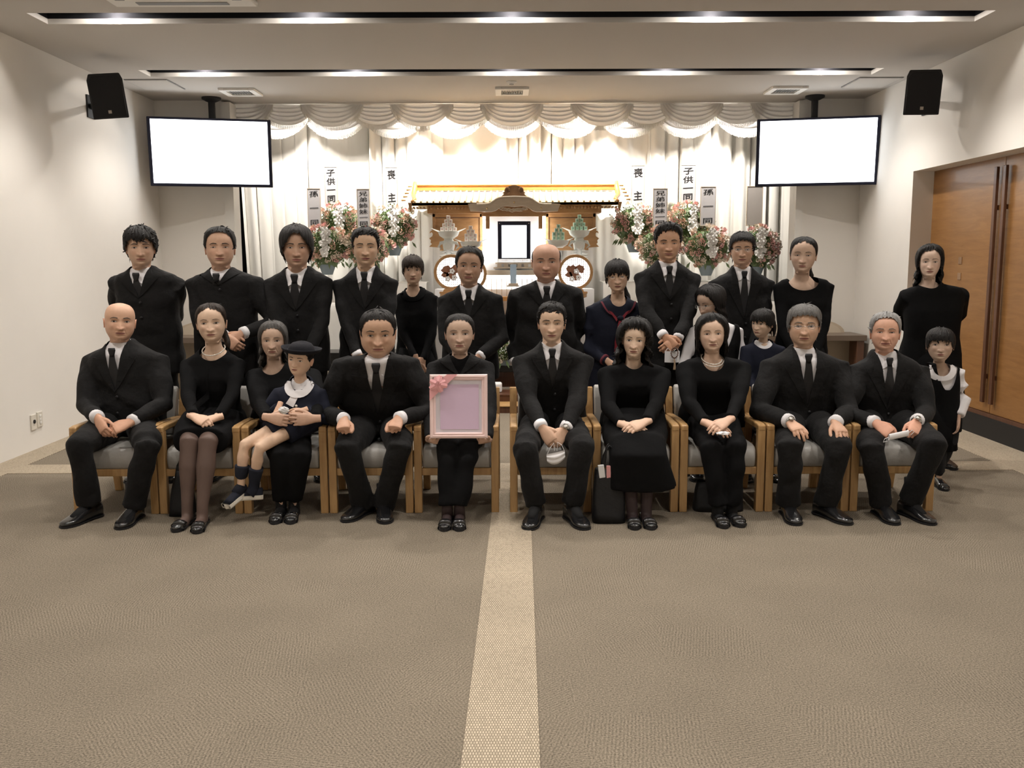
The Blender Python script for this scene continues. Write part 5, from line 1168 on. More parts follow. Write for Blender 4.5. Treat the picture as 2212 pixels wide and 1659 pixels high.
Ls = [(nb.x-w*c+dx*c, nb.z-.135*c-z*c) for z, dx, w in ks]; Rs = [(nb.x+w*c+dx*c, nb.z-.135*c-z*c) for z, dx, w in ks]
p8['mb_obj']('scarf', p8['panel'](Ls, Rs, .020, 5, .006), RED)
k = MB(); k.ball(p8['drape'](nb.x+.008, nb.z-.135*c, .02), (.024, .014, .018), 12, 8); p8['mb_obj']('scarf_knot', k, NAVY)
for wr, fo, r3, E in p8['cuffs']:
    k = MB(); k.tube([wr-fo*.05, wr-fo*.035], r3*1.16, 16); p8['mb_obj']('cuff_braid', k, REDTRIM)
# round collars
collar_flaps(p15, .050, .03, SHIRT, 'round_collar', .014)
collar_flaps(p5, .055, .03, CLOTH2, 'round_collar', .008)
collar_flaps(ch, .050, .035, SHIRT, 'shirt_collar', .012)
# knotted white scarf front of the boy's shirt
nb, c = ch['nb'], ch['c']
Ls = [(nb.x-(.02+.045*t)*c-.02*t, nb.z-.03*c-.10*c*t) for t in np.linspace(0, 1, 8)]; Rs = [(nb.x+(.03-.02*t)*c-.03*t, nb.z-.03*c-.13*c*t) for t in np.linspace(0, 1, 8)]
ch['mb_obj']('shirt_front', ch['panel'](Ls, Rs, .008, 5, .006), SHIRT)
# hat with rolled brim
H = ch['H']; hm = MB(); R_ = []
for r, z in ((.02, 1.14), (.18, 1.13), (.33, 1.08), (.42, .98), (.455, .86), (.46, .78), (.52, .765), (.62, .79), (.68, .85), (.695, .90), (.675, .905), (.61, .83), (.52, .79), (.43, .77), (.38, .76)):
    R_.append([Vector(H.tf(np.array([[r*math.sin(a)*.98, .03-r*math.cos(a)*1.02+.03*(z-.8), z-.02-.02*math.cos(a)+(.05*max(0,r-.5)/.2)*(.5+.5*math.sin(a)**2)]]))[0]) for a in np.linspace(0, 2*PI, 40, endpoint=False)])
hm.loft(R_, cap=True); ch['mb_obj']('hat', hm, mat('felt_navy', (.006, .006, .010), .9, bump=.4, bscale=120))
rb = MB(); R_ = []
for r, z in ((.462, .80), (.472, .80), (.466, .87), (.455, .87)):
    R_.append([Vector(H.tf(np.array([[r*math.sin(a)*.98, .03-r*math.cos(a)*1.02+.03*(z-.8), z-.03-.02*math.cos(a)]]))[0]) for a in np.linspace(0, 2*PI, 40, endpoint=False)])
rb.loft(R_); ch['mb_obj']('hat_ribbon', rb, TIE)
# shorts, socks of the boy
sh_ = MB(); hp = ch['hipc']
for q in ((527, 962, 5.20), (560, 968, 5.17)):
    kn = atY(*q); s_ = -1 if q[0] < 540 else 1; hj = hp+Vector((s_*.05, 0, 0)); sh_.tube([hj+Vector((0, .05, .02)), hj, hj.lerp(kn, .52)], [.082, .088, .078], 14, up=(0, 1, .3))
v, t = remesh(sh_, .009, 3); ch['part_obj']('shorts', v, t, NAVY)
for q, a in (((527, 962, 5.20), (520, 1045, 5.20)), ((560, 968, 5.17), (548, 1048, 5.22))):
    kn, an = atY(*q), atY(*a); k = MB(); k.tube([kn.lerp(an, .52), kn.lerp(an, .56), kn.lerp(an, .8), an+Vector((0, 0, -.02)), an+Vector((-.02, -.03, -.05))], [.042, .043, .036, .034, .03], 14); ch['mb_obj']('sock', k, SOCKN)

for kq, aq, hx in (((2.86, 5.98, .30), (2028, 1040, 5.95), 2.845), ((2.93, 5.98, .30), (2018, 1030, 6.02), 2.955)):
    kn, an = Vector(kq), atY(*aq); k = MB(); k.tube([Vector((hx, 6.02, .44)), kn, kn.lerp(an, .35), kn.lerp(an, .75), an+Vector((0, 0, -.04)), an+Vector((0, -.05, -.055))], [.05, .042, .041, .033, .032, .028], 14); p15['mb_obj']('tights', k, SOCKB)
# ================================================================ things held or standing by the seats
PINK = mat('pink_frame', (.87, .66, .64), .3, spec=.5, coat=.4); MATB = mat('mount_card', (.72, .68, .74), .7); LILAC = mat('lilac_picture', (.66, .50, .66), .6)
SATIN = mat('pink_satin', (.85, .42, .44), .35, sheen=.3)
# pink picture frame resting on the lap
Yf = 5.16
bl, tr_ = atY(929, 947, Yf), atY(1053, 807, Yf+.05); w, h = tr_.x-bl.x, (tr_.z-bl.z); cx = (bl.x+tr_.x)/2
t = thing('picture_frame', 'pink picture frame with lilac picture held upright on the woman\'s lap', 'picture frame', (cx, Yf, bl.z))
R = Matrix.Rotation(math.radians(-6), 3, 'X')
def fp(name, mb, m, par=t, **k):
    o = mb.build(name, m, par, **k); o.location = (0, 0, 0); return o
def quadframe(x0, x1, z0, z1, wd, d0, d1, prof):
    """moulding: prof = list of (inset fraction, depth)"""
    m = MB(); rings = []
    for fr_, dp in prof:
        i = wd*fr_; rings.append([R @ Vector(p) for p in ((x0+i, dp, z0+i), (x1-i, dp, z0+i), (x1-i, dp, z1-i), (x0+i, dp, z1-i))])
    m.loft(rings, cap=False); return m
fp('moulding', quadframe(-w/2, w/2, 0, h, .034, 0, 0, [(0, .012), (0, -.006), (.15, -.014), (.45, -.016), (.6, -.010), (.8, -.014), (1, -.006), (1, .008)]), PINK)
m = MB(); m.box(R @ Vector((0, .010, h/2)), (w-.02, .008, h-.02), R); fp('backing', m, PINK)
m = MB(); m.box(R @ Vector((0, .001, h/2)), (w-.066, .004, h-.066), R); fp('mount', m, MATB)
m = MB(); m.box(R @ Vector((.005, -.0025, h/2-.003)), (w*.665, .004, h*.70), R); fp('picture', m, LILAC)
m = MB(); c0 = Vector((-w/2+.048, -.018, h-.055))
for k in range(14):
    a = k*2.4; r = .012+.0028*k; tl = .5+.03*k
    d = Vector((math.cos(a), 0, math.sin(a))); p = c0+d*r*.6; s_ = Vector((-d.z, 0, d.x))
    G_ = [[R @ (p+d*(u_*.026)+s_*(v_*.016*(1-.5*abs(u_-.3)))+Vector((0, -.012+.010*u_*tl-.004*k/14+.004*v_*v_, 0))) for v_ in (-1, 0, 1)] for u_ in (-.4, 0, .5, 1)]
    m.grid(G_)
fp('satin_rose', m, SATIN)
m = MB(); m.prism([R @ Vector(p) for p in ((-w/2, -.017, h-.15), (-w/2, -.017, h-.09), (-w/2+.10, -.017, h), (-w/2+.16, -.017, h))], R @ Vector((0, -.002, 0))); fp('ribbon', m, SATIN)
# masks
MASK = mat('mask_cloth', (.78, .77, .78), .8, bump=.2, bscale=80)
def mask(name, label, base, V_, loops):
    t = thing(name, label, 'face mask', base)
    o = V_.build('mask_body', MASK, t, smooth=True); o.location = (0, 0, 0)
    for L_ in loops:
        m = MB(); m.tube([Vector(p) for p in L_], .0018, 6); o = m.build('ear_loop', MASK, t); o.location = (0, 0, 0)
b = atY(1200, 985, 5.14)
m = MB(); G_ = []
for u_ in np.linspace(-1, 1, 11): G_.append([Vector((u_*.052+.004*v_, -.022*(1-u_*u_)*(1-abs(v_-.5))+.006*math.sin(v_*14), .022-.070*v_*(1-.35*u_*u_)+.012*u_)) for v_ in np.linspace(0, 1, 9)])
m.grid(G_); m.grid([[p+Vector((0, .004, 0)) for p in r] for r in G_])
mask('face_mask', 'white face mask dangling from the young man\'s clasped hands', b, m, [[(-.048, 0, .01), (-.03, -.005, .05), (-.01, 0, .075), (-.005, 0, .03)], [(.05, 0, .03), (.035, -.005, .065), (.012, 0, .08), (.008, 0, .03)]])
b = atY(1941, 940, 5.13); m = MB(); G_ = []
for u_ in np.linspace(-1, 1, 9): G_.append([Vector((u_*.055, -.010*math.sin(a), .018*math.cos(a)+.012*u_)) for a in np.linspace(0, 2*PI, 13)])
m.grid(G_)
mask('face_mask', 'folded white face mask held across the old man\'s knees', b, m, [[(-.055, 0, -.012), (-.08, -.005, -.02), (-.085, 0, -.04), (-.062, 0, -.035)], [(.055, 0, .012), (.075, -.005, .03), (.088, 0, .02), (.07, 0, .0)]])
b = atY(1452, 768, 6.06); m = MB(); G_ = []
for u_ in np.linspace(-1, 1, 9): G_.append([Vector((u_*.05, -.02*(1-u_*u_), .03-.075*v_)) for v_ in np.linspace(0, 1, 7)])
m.grid(G_); mask('face_mask', 'pale face mask hanging below the hands of the man with the quiff', b, m, [[(-.05, 0, .02), (-.03, 0, .05), (-.01, 0, .03)], [(.05, 0, .02), (.03, 0, .05), (.01, 0, .03)]])
t = thing('prayer_beads', 'dark prayer beads hanging from the hands of the man with the quiff', 'prayer beads', b)
for k in range(16):
    a = 2*PI*k/16; m = MB(); m.ball((.010+.022*math.cos(a), -.03, .02+.034*math.sin(a)), .0055, 8, 6); o = m.build('bead', W_DARK, t, smooth=True); o.location = (0, 0, 0)
m = MB(); m.tube([(.01, -.03, -.015), (.012, -.032, -.05), (.012, -.03, -.09)], [.003, .006, .009], 8); o = m.build('tassel', mat('tassel', (.35, .25, .16), .8), t); o.location = (0, 0, 0)
# tissue and handkerchief
def crumple(name, label, cat, base, r, seed, flat=1.0):
    t = thing(name, label, cat, base); rs = np.random.RandomState(seed); m = MB(); R_ = []
    for i in range(9):
        th = PI*i/8; R_.append([Vector((r*math.sin(th)*math.cos(a)*rs.uniform(.7, 1.3)*1.2+1e-4, r*math.sin(th)*math.sin(a)*rs.uniform(.7, 1.3)*.7, r*math.cos(th)*rs.uniform(.85, 1.1)*flat)) for a in np.linspace(0, 2*PI, 12, endpoint=False)])
    m.loft(R_); o = m.build('paper', MASK, t); o.location = (0, 0, 0)
crumple('paper_tissue', 'crumpled white tissue in the fingers of the grey haired woman', 'tissue', atY(613, 886, 5.17), .022, 3)
crumple('handkerchief', 'small white handkerchief under the hands of the woman with double pearls', 'handkerchief', atY(1562, 936, 5.14), .030, 5, .35)
# bags
BAGM = mat('bag_nylon', (.006, .006, .007), .6, bump=.4, bscale=25, bdist=.008)
def bag(label, base, w, h, d, lean=0, handle=.2, taper=.9, name='tote_bag', contents=False):
    t = thing(name, label, 'bag', base); R_ = []
    for i, z in enumerate(np.linspace(0, h, 8)):
        k = 1-(1-taper)*(z/h)**2 if contents is False else .8+.25*math.sin(PI*(.25+.6*z/h)); kd = 1-.55*(z/h)
        R_.append([Vector((lean*z+w/2*k*math.copysign(abs(math.cos(a))**.5, math.cos(a)), d/2*kd*math.copysign(abs(math.sin(a))**.5, math.sin(a)), z+.012*math.sin(3*a+i)*(i > 0))) for a in np.linspace(0, 2*PI, 24, endpoint=False)])
    m = MB(); m.loft(R_); o = m.build('bag_body', BAGM, t, smooth=True); o.location = (0, 0, 0)
    for sy in (-1, 1):
        m = MB(); pts = [Vector((lean*h-w*.22+ (w*.44)*q, sy*d*.15, h-.02+handle*math.sin(PI*q))) for q in np.linspace(0, 1, 11)]; m.tube(pts, [(.010, .003)]*11, 8); o = m.build('handle', BAGM, t); o.location = (0, 0, 0)
    return t
b = atZ(1318, 1135, 0); t = bag('tall black tote bag beside the legs of the curly haired woman', (b.x, b.y+.10, 0), .19, .30, .15, .0, .17, .85)
for i_, (dx, dz, cm) in enumerate(((-.045, .02, (.7, .7, .7)), (.0, .015, (.75, .35, .35)), (.04, .02, (.25, .03, .05)))):
    m = MB(); m.box((dx, -.03, .30+dz-.02), (.035, .02, .075), Matrix.Rotation(.3*dx*10, 3, 'Y')); o = m.build('packet', mat('packet_%d' % i_, cm, .4), t, bevel=.003); o.location = (0, 0, 0)
b = atZ(1540, 1110, 0); bag('black handbag on the carpet behind the feet of the woman with double pearls', (b.x+.05, b.y+.10, 0), .30, .17, .14, 0, .06, .85, 'handbag')
b = atZ(372, 1122, 0); bag('slouching black bag on the carpet left of the stockinged legs', (b.x+.02, b.y+.12, 0), .14, .26, .14, .05, .10, .55, 'handbag')
# ================================================================ curtains
CURT = mat('curtain_satin', (.80, .78, .74), .55, spec=.35, sheen=.3, bump=.15, bscale=15, bdist=.01)
def translucent(m, col, k):
    nt = m.node_tree; b = nt.nodes['Principled BSDF']; out = [n for n in nt.nodes if n.type == 'OUTPUT_MATERIAL'][0]
    t = nt.nodes.new('ShaderNodeBsdfTranslucent'); t.inputs['Color'].default_value = (*col, 1); mx = nt.nodes.new('ShaderNodeMixShader'); mx.inputs[0].default_value = k
    nt.links.new(b.outputs[0], mx.inputs[1]); nt.links.new(t.outputs[0], mx.inputs[2]); nt.links.new(mx.outputs[0], out.inputs['Surface'])
SWAG = mat('swag_satin', (.70, .68, .67), .5, spec=.35, sheen=.3)
translucent(SWAG, (.8, .77, .72), .28)
FRNG = mat('fringe', (.74, .71, .66), .7)
def drape_panel(x0, x1, y, z0, z1, folds_, amp, seed, label, lean=0.0):
    rs = np.random.RandomState(seed); t = thing('stage_curtain', label, 'curtain', ((x0+x1)/2, y, 0), 'white curtains behind the altar')
    nu, nv = int((x1-x0)*70), 22; ph = rs.uniform(0, 6, 4); m = MB(); G_ = []
    for j in range(nv+1):
        z = z0+(z1-z0)*j/nv; row = []
        for i in range(nu+1):
            q = i/nu; x = x0+(x1-x0)*q; w = 2*PI*folds_*q
            k = .55+.45*math.sin(2.2*q+ph[0])
            d = amp*k*(math.sin(w+1.1*math.sin(w*.37+ph[1])+.25*math.sin(z*1.3+ph[2]))+.35*math.sin(2.3*w+ph[3]+z*.4))
            row.append(Vector((x-(x0+x1)/2+lean*(z1-z)*(1-q)+.3*amp*math.cos(w), d, z)))
        G_.append(row)
    m.grid(G_); o = m.build('cloth', CURT, t, smooth=True); o.location = (0, 0, 0)
xs = [-3.32, -2.55, -1.72, -.88, -.02, .86, 1.72, 2.58, 3.5]
where = ['at the far left edge of the stage', 'behind the left name boards', 'left of the altar roof end', 'behind the left half of the altar roof', 'behind the altar crest', 'behind the right half of the altar roof', 'behind the right name boards', 'at the far right edge of the stage']
for i in range(8): drape_panel(xs[i]-.04, xs[i+1]+.04, 11.55+(.05 if i % 2 else 0), .02, 3.6, [5, 3.5, 6, 3, 7, 3, 5, 5][i], [.085, .05, .085, .03, .085, .03, .08, .085][i], i, 'pleated white satin curtain panel '+where[i], .03 if i == 0 else 0)
# dark sheet standing in for the unlit gap left of the curtain
tag(MB().box2((-3.75, 11.8, 0), (-3.3, 11.82, 3.6)).build('dark_gap_sheet', DARKW), 'narrow black sheet standing in for the dark gap between the left post and the curtain', 'drape')
def swag(cx, w, y, ztop, drop, name, label, group, n=5, fr=.05):
    t = thing(name, label, 'swag', (cx, y, ztop), group); m = MB(); G_ = []; nu, nv = 26, 40
    for i in range(nu+1):
        u = -1+2*i/nu; c = (1-abs(u)**2.2); row = []
        for j in range(nv+1):
            v = j/nv; z = -drop*v*c**.8*(1)-.004; top = (1-v)
            xx = u*w/2*(1-.42*(1-v)*(abs(u)))
            sw_ = (v*n) % 1.0; d = -.02*math.sin(v*PI)*c-.050*c*(sw_**1.4 if v < 1 else 1)*(.5+.5*v)-.01*(1-v)
            row.append(Vector((xx, d, z)))
        G_.append(row)
    m.grid(G_); o = m.build('cloth', SWAG, t, smooth=True); o.location = (0, 0, 0)
    m = MB(); e = [r[-1] for r in G_]; N_ = 64
    for k in range(N_):
        q = (k+.5)/N_*(len(e)-1); i = int(q); p = e[i].lerp(e[min(i+1, len(e)-1)], q-i); L_ = fr*(.9+.2*random.random()); wd = w/N_*.42
        m.add([p+Vector((-wd, -.003, .004)), p+Vector((wd, -.003, .004)), p+Vector((wd*.8, -.004, -L_)), p+Vector((-wd*.8, -.004, -L_)), p+Vector((0, -.012, -L_*.5))], [(0, 4, 3), (0, 1, 4), (1, 2, 4), (3, 4, 2)])
    o = m.build('fringe', FRNG, t, fixn=False); o.location = (0, 0, 0); o['kind'] = 'stuff'
ords = ['first', 'second', 'third', 'fourth', 'fifth', 'sixth', 'seventh', 'eighth', 'ninth', 'tenth', 'eleventh', 'twelfth', 'thirteenth']
for k in range(-6, 7):
    swag(.03+.497*k, .70 if k % 2 == 0 else .66, 10.44 if k % 2 == 0 else 10.48, ROOM_H, .25 if k % 2 == 0 else .225, 'valance_swag', '%s fringed satin swag from the left along the front valance' % ords[k+6], 'fringed swags of the front valance')
for k in range(-4, 5):
    swag(.03+.70*k, .90, 11.28 if k % 2 == 0 else 11.32, 3.36, .36, 'rear_swag', '%s fringed satin swag from the left along the rear valance' % ords[k+4], 'fringed swags of the rear valance')
struct('trim_9', MB().box2((-3.6, 11.22, 3.36), (3.7, 11.36, 3.42)), WHITE)
# stage spots hidden above the valance
for i, (x, w_) in enumerate(((-2.40, .62), (-.82, 1.0), (.02, .30), (.88, 1.0), (2.46, .62))):
    y = 10.62
    t = thing('stage_spotlight', '%s stage spotlight hanging behind the front valance' % ords[i], 'spotlight', (x, y, 3.5), 'stage spotlights above the altar')
    o = MB().lathe([(.03, .1), (.06, .09), (.065, -.04), (.055, -.04), (.05, .0)], n=14).build('housing', BLACKPL, t, smooth=True, sharp=40); o.location = (0, 0, 0)
    o = MB().box((0, 0, .15), (.03, .03, .12)).build('bracket', BLACKPL, t); o.location = (0, 0, 0)
    lamp('stage_spot', 'SPOT', (x, y, 3.43), STAGE_W*w_, (1, .93, .84), (x, 11.45, 2.35), spot=104, blend=.9, size=.05)

# ================================================================ altar
def q(u, v, Y): return atY(u, v, Y)
AY = 11.0; AC = q(1110.6, 500, 10.9)
alt = thing('altar', 'carved wooden funeral altar with tiled roof and curved gable', 'altar', (AC.x, AY, 0))
def ap(name, mb, m, par=None, **k):
    o = mb.build(name, m, None, **k); o.data.transform(Matrix.Translation((-AC.x, -AY, 0)))
    o.parent = par or alt; return o
GOLD = wood_mat('roof_gilt_cypress', (.62, .46, .26), (.78, .62, .40), stretch=(8, 2, 8))
ORNG = wood_mat('ridge_wood', (.50, .23, .06), (.64, .33, .11), stretch=(2, 8, 8))
Ye, Yr = 10.68, 11.10
el, er, rl, rr = q(889, 438, Ye), q(1336, 436, Ye), q(897, 413, Yr), q(1331, 412, Yr)
m = MB(); m.prism([el, er, er+Vector((0, 0, -.035)), el+Vector((0, 0, -.035))], (0, .03, 0)); ap('eave_board', m, W_ALTAR)
m = MB(); m.loft([[el, er, er-Vector((0, 0, .03)), el-Vector((0, 0, .03))], [rl, rr, rr-Vector((0, 0, .03)), rl-Vector((0, 0, .03))]]); ap('roof', m, GOLD)
bl_, br_ = el+Vector((0, .84, 0)), er+Vector((0, .84, 0))
m = MB(); m.loft([[rl, rr, rr-Vector((0, 0, .03)), rl-Vector((0, 0, .03))], [bl_, br_, br_-Vector((0, 0, .03)), bl_-Vector((0, 0, .03))]]); ap('roof', m, GOLD)
for k in range(33):
    f = (k+.5)/33; a, b = el.lerp(er, f)+Vector((0, -.012, .006)), rl.lerp(rr, f)+Vector((0, 0, .006)); m = MB(); m.tube([a, b], .012, 8); ap('roof_rib', m, GOLD)
a, b = q(897, 407, Yr), q(1331, 405, Yr); m = MB(); m.box(((a.x+b.x)/2, Yr, a.z), (b.x-a.x, .07, .058)); m.box(((a.x+b.x)/2, Yr, a.z+.034), (b.x-a.x+.02, .09, .014)); ap('ridge_beam', m, ORNG, bevel=.004)
for s, e0, r0 in ((-1, el, a), (1, er, b)):
    m = MB(); top = Vector((r0.x, Yr-.02, r0.z+.07)); m.tube([top, top+Vector((s*.0, -.03, -.07)), top+Vector((s*.012, -.1, -.16)), Vector((e0.x-s*.03, Ye+.05, e0.z+.04)), Vector((e0.x, Ye, e0.z+.01))], [.022, .03, .03, .022, .014], 10); ap('gable_end', m, ORNG, smooth=True)
    for k in range(5):
        p = Vector((r0.x+s*(.03+.012*k), Yr-.05-.07*k, r0.z+.02-.045*k)); m = MB(); m.tube([p, p+Vector((s*.05, 0, .0))], [.007, .012], 8); ap('gable_peg', m, ORNG)
    m = MB(); m.loft([[Vector((e0.x-s*.005, Ye-.01, e0.z+.0)), Vector((e0.x+s*.04, Ye-.01, e0.z+.0)), Vector((e0.x+s*.04, Ye+.03, e0.z)), Vector((e0.x-s*.005, Ye+.03, e0.z))], [Vector((e0.x+s*.005, Ye, e0.z-.10)), Vector((e0.x+s*.02, Ye, e0.z-.10)), Vector((e0.x+s*.02, Ye+.02, e0.z-.10)), Vector((e0.x+s*.005, Ye+.02, e0.z-.10))]]); ap('corner_pendant', m, W_ALTAR)
m = MB()
for k in range(60):
    p = el.lerp(er, (k+.5)/60); m.box((p.x, Ye+.09, p.z-.055), (.016, .16, .022))
o = ap('rafter', m, W_ALTAR); o['kind'] = 'stuff'
m = MB(); a, b = q(935, 447, 10.85), q(1287, 460, 10.85); m.box2((a.x-.06, 10.80, b.z), (b.x+.06, 11.15, a.z+.03)); ap('soffit', m, W_ALTAR)
# crest
def sym(pts, c=1110.6): return pts+[(2*c-u, v) for u, v in reversed(pts)]
m = MB(); P_ = sym([(1083, 424), (1089, 418), (1085, 417), (1092, 412), (1091, 406), (1096, 404), (1099, 402), (1103, 401), (1107, 399.5)]); m.prism([q(u, v, 10.64) for u, v in P_], (0, .04, 0)); ap('crest', m, wood_mat('crest_wood', (.22, .12, .06), (.32, .19, .10), stretch=(4, 4, 4)), bevel=.004)
for s in (-1, 1):
    c_ = q(1110.6+s*15, 412, 10.635); m = MB(); m.tube([c_+Vector((.022*math.cos(a), 0, .034*math.sin(a))) for a in np.linspace(0, 2*PI, 15)], .010, 8, cap=False); ap('crest_scroll', m, MATS.get('x') or bpy.data.materials['crest_wood'])
# curved gable
P_ = [(1016, 456), (1010.5, 440), (1030, 438.5), (1048, 438.5), (1057, 437), (1064, 433), (1071, 428), (1078, 425), (1086, 423.5), (1098, 423), (1110.6, 422.6)]
Q_ = [(1016, 456), (1050, 457.5), (1063, 457), (1071, 455), (1077, 450.5), (1084, 446), (1096, 445), (1110.6, 447)]
up_ = sym(P_[1:-1])+[]; full = P_+[(2221.2-u, v) for u, v in reversed(P_[:-1])]; low_ = Q_[1:]+[(2221.2-u, v) for u, v in reversed(Q_[1:-1])]
poly = [q(u, v, 10.60) for u, v in full]+[q(u, v, 10.60) for u, v in reversed(low_)]
bm = bmesh.new(); vs = [bm.verts.new(p) for p in poly]; f = bm.faces.new(vs); bmesh.ops.triangulate(bm, faces=[f]); r_ = bmesh.ops.extrude_face_region(bm, geom=bm.faces[:]); bmesh.ops.translate(bm, verts=[v for v in r_['geom'] if isinstance(v, bmesh.types.BMVert)], vec=(0, .05, 0)); bmesh.ops.recalc_face_normals(bm, faces=bm.faces)
me = bpy.data.meshes.new('gable'); bm.to_mesh(me); bm.free(); me.transform(Matrix.Translation((-AC.x, -AY, 0))); me.materials.append(W_PALE); o = bpy.data.objects.new('gable', me); COL.objects.link(o); o.parent = alt
m = MB(); m.tube([q(u, v+2.5, 10.592) for u, v in full[2:-2]], .011, 8); ap('gable_moulding', m, W_PALE, smooth=True)
for u, v in ((1052, 450), (1110.6, 437), (1169, 450)):
    m = MB(); m.ball(q(u, v, 10.59), .011, 10, 7); ap('nail_head', m, mat('brass', (.75, .6, .35), .2, metal=.9), smooth=True)
rs = np.random.RandomState(4)
for k in range(15):
    u = 1083+k*3.95; v = 449+5.5*math.sin(PI*(k+.5)/15)+rs.uniform(-1, 1); c_ = q(u, v, 10.62); r0 = rs.uniform(.012, .019); m = MB()
    m.tube([c_+Vector((r0*1.2*math.cos(a)*(1-.3*a/6), 0, r0*math.sin(a)*(1-.3*a/6))) for a in np.linspace(0, 5.4, 10)], .0065, 6); ap('fretwork_scroll', m, W_PALE, smooth=True)
TUBE = mat('tube_glow', (1, .98, .95), .4, emit=13, ecol=(1, .98, .95))
# panels left and right of the niche
for s in (-1, 1):
    X = lambda u: 1110.6+s*(1110.6-u)
    def bx(u0, u1, v0, v1, y0, y1, name, mt, bevel=.003):
        a, b = q(X(u0), v0, y0), q(X(u1), v1, y0); m = MB(); m.box2((a.x, y0, a.z), (b.x, y1, b.z)); return ap(name, m, mt, bevel=bevel)
    bx(934, 1043, 457, 532, 10.98, 11.02, 'back_panel', W_ALTAR)
    bx(934, 1043, 457, 469, 10.955, 10.98, 'panel_rail', W_ALTAR); bx(934, 941, 457, 532, 10.955, 10.98, 'panel_stile', W_ALTAR); bx(1036, 1043, 457, 532, 10.955, 10.98, 'panel_stile', W_ALTAR)
    bx(940, 1040, 469, 471, 10.965, 10.98, 'panel_bead', W_DARK)
    bx(950, 1045, 532, 541, 10.92, 11.0, 'panel_sill', W_ALTAR)
    bx(1042.5, 1049, 457, 560, 10.86, 10.90, 'lamp_tube', TUBE, bevel=.008); bx(1049, 1057.5, 457, 494, 10.84, 10.92, 'hanging_post', W_ALTAR)
    bx(1040, 1180 if s < 0 else 1180, 459, 467, 10.83, 10.90, 'lintel', W_ALTAR) if s < 0 else None
    P_ = [(936, 494), (931, 494.5), (934, 497), (929, 500), (928, 504), (932, 501.5), (935, 505), (934, 510), (927, 515), (931, 519), (930, 524), (933, 527), (927, 533), (952, 535), (960, 530), (960, 494)]
    m = MB(); m.prism([q(X(u), v, 10.94) for u, v in P_], (0, .03, 0)); ap('carved_wing', m, W_ALTAR)
# bright niche backboard, lower shelves
PAPER = mat('altar_white', (.86, .86, .86), .6)
m = MB(); a, b = q(1040, 468, 11.06), q(1181, 640, 11.06); m.box2((a.x, 11.06, b.z), (b.x, 11.09, a.z)); ap('niche_back', m, PAPER)
for v0, v1, u0, dz, mt in ((567, 570, 1070, 10.86, W_PALE), (577, 580, 1066, 10.80, W_PALE), (584, 594, 1044, 10.72, W_PALE)):
    a, b = q(u0, v0, dz), q(2221.2-u0, v1, dz); m = MB(); m.box2((a.x, dz, b.z), (b.x, 11.05, a.z)); ap('shelf', m, mt, bevel=.003)
for k in range(6):
    u = 1074+k*14.5; a, b = q(u, 570, 10.83), q(u+9, 577, 10.83); m = MB(); m.box2((a.x, 10.83, b.z), (b.x, 10.9, a.z)); ap('shelf_block', m, W_PALE, bevel=.002)
for k in range(12):
    u = 1050+k*11; a, b = q(u, 596, 10.78), q(u+1.6, 640, 10.78); m = MB(); m.box2((a.x, 10.78, b.z), (b.x, 10.80, a.z)); ap('railing_bar', m, W_PALE)
a, b = q(1040, 641, 10.7), q(1181, 650, 10.7); m = MB(); m.box2((a.x, 10.7, b.z), (b.x, 10.8, a.z)); ap('lower_rail', m, ORNG, bevel=.004)
a, b = q(940, 625, 10.9), q(1282, 700, 10.9); m = MB(); m.box2((a.x, 10.85, 0), (b.x, 11.3, a.z)); ap('altar_base', m, PAPER)
a = q(1060, 690, 10.55); b = q(1160, 705, 10.55); m = MB(); m.box2((a.x, 10.5, b.z), (b.x, 10.7, b.z+.03)); ap('fruit_shelf', m, ORNG)
for k in range(5):
    c_ = q(1080+k*9, 692, 10.6); t = thing('orange', '%s orange on the altar fruit shelf, counted from the left' % ords[k], 'fruit', c_, 'oranges on the altar'); m = MB(); m.ball((0, 0, 0), .032, 14, 10); o = m.build('peel', mat('orange_peel', (.85, .26, .03), .45, bump=.3, bscale=250), t, smooth=True); o.location = (0, 0, 0)
    m = MB(); m.ball((0, -.004, .031), .005, 8, 5); o = m.build('stalk', mat('stalk', (.12, .15, .04), .8), t); o.location = (0, 0, 0)
a, b = q(960, 598, 10.98), q(1262, 602, 10.98); m = MB(); m.box2((a.x, 10.95, b.z), (b.x, 10.98, a.z)); ap('added_shelf_glow', m, TUBE)  # unseen glowing strip, added to whiten the backing behind the railing
# portrait with lit screen
a, b = q(1075, 478, 10.82), q(1146, 559, 10.82); cx_ = (a.x+b.x)/2
t = thing('portrait_display', 'black framed portrait display glowing white in the altar niche', 'portrait', (cx_, 10.82, b.z)); w, h = b.x-a.x, a.z-b.z
def tp(name, mb, mt, **k): o = mb.build(name, mt, t, **k); o.location = (0, 0, 0); return o
m = MB(); bw = .047
m.box2((-w/2, 0, 0), (-w/2+bw, .03, h)); m.box2((w/2-bw, 0, 0), (w/2, .03, h)); m.box2((-w/2+bw, 0, 0), (w/2-bw, .03, .012)); m.box2((-w/2+bw, 0, h-bw), (w/2-bw, .03, h)); tp('frame', m, mat('frame_indigo', (.010, .012, .035), .3), bevel=.003)
m = MB(); m.box2((-w/2+.03, .012, .005), (w/2-.03, .028, h-.03)); tp('screen', m, mat('portrait_glow', (.95, .97, 1), .4, emit=3.2, ecol=(.93, .96, 1)))
for s in (-1, 1): m = MB(); m.ball((s*(w/2-.022), -.002, h-.024), .007, 10, 6); tp('stud', m, METAL, smooth=True)
m = MB()
for k in range(5): m.box((-w/2+k*w/4, .01, -.022), (.008, .02, .044))
for z in (-.004, -.022, -.042): m.box((0, .01, z), (w, .018, .007))
tp('lattice_foot', m, PAPER)
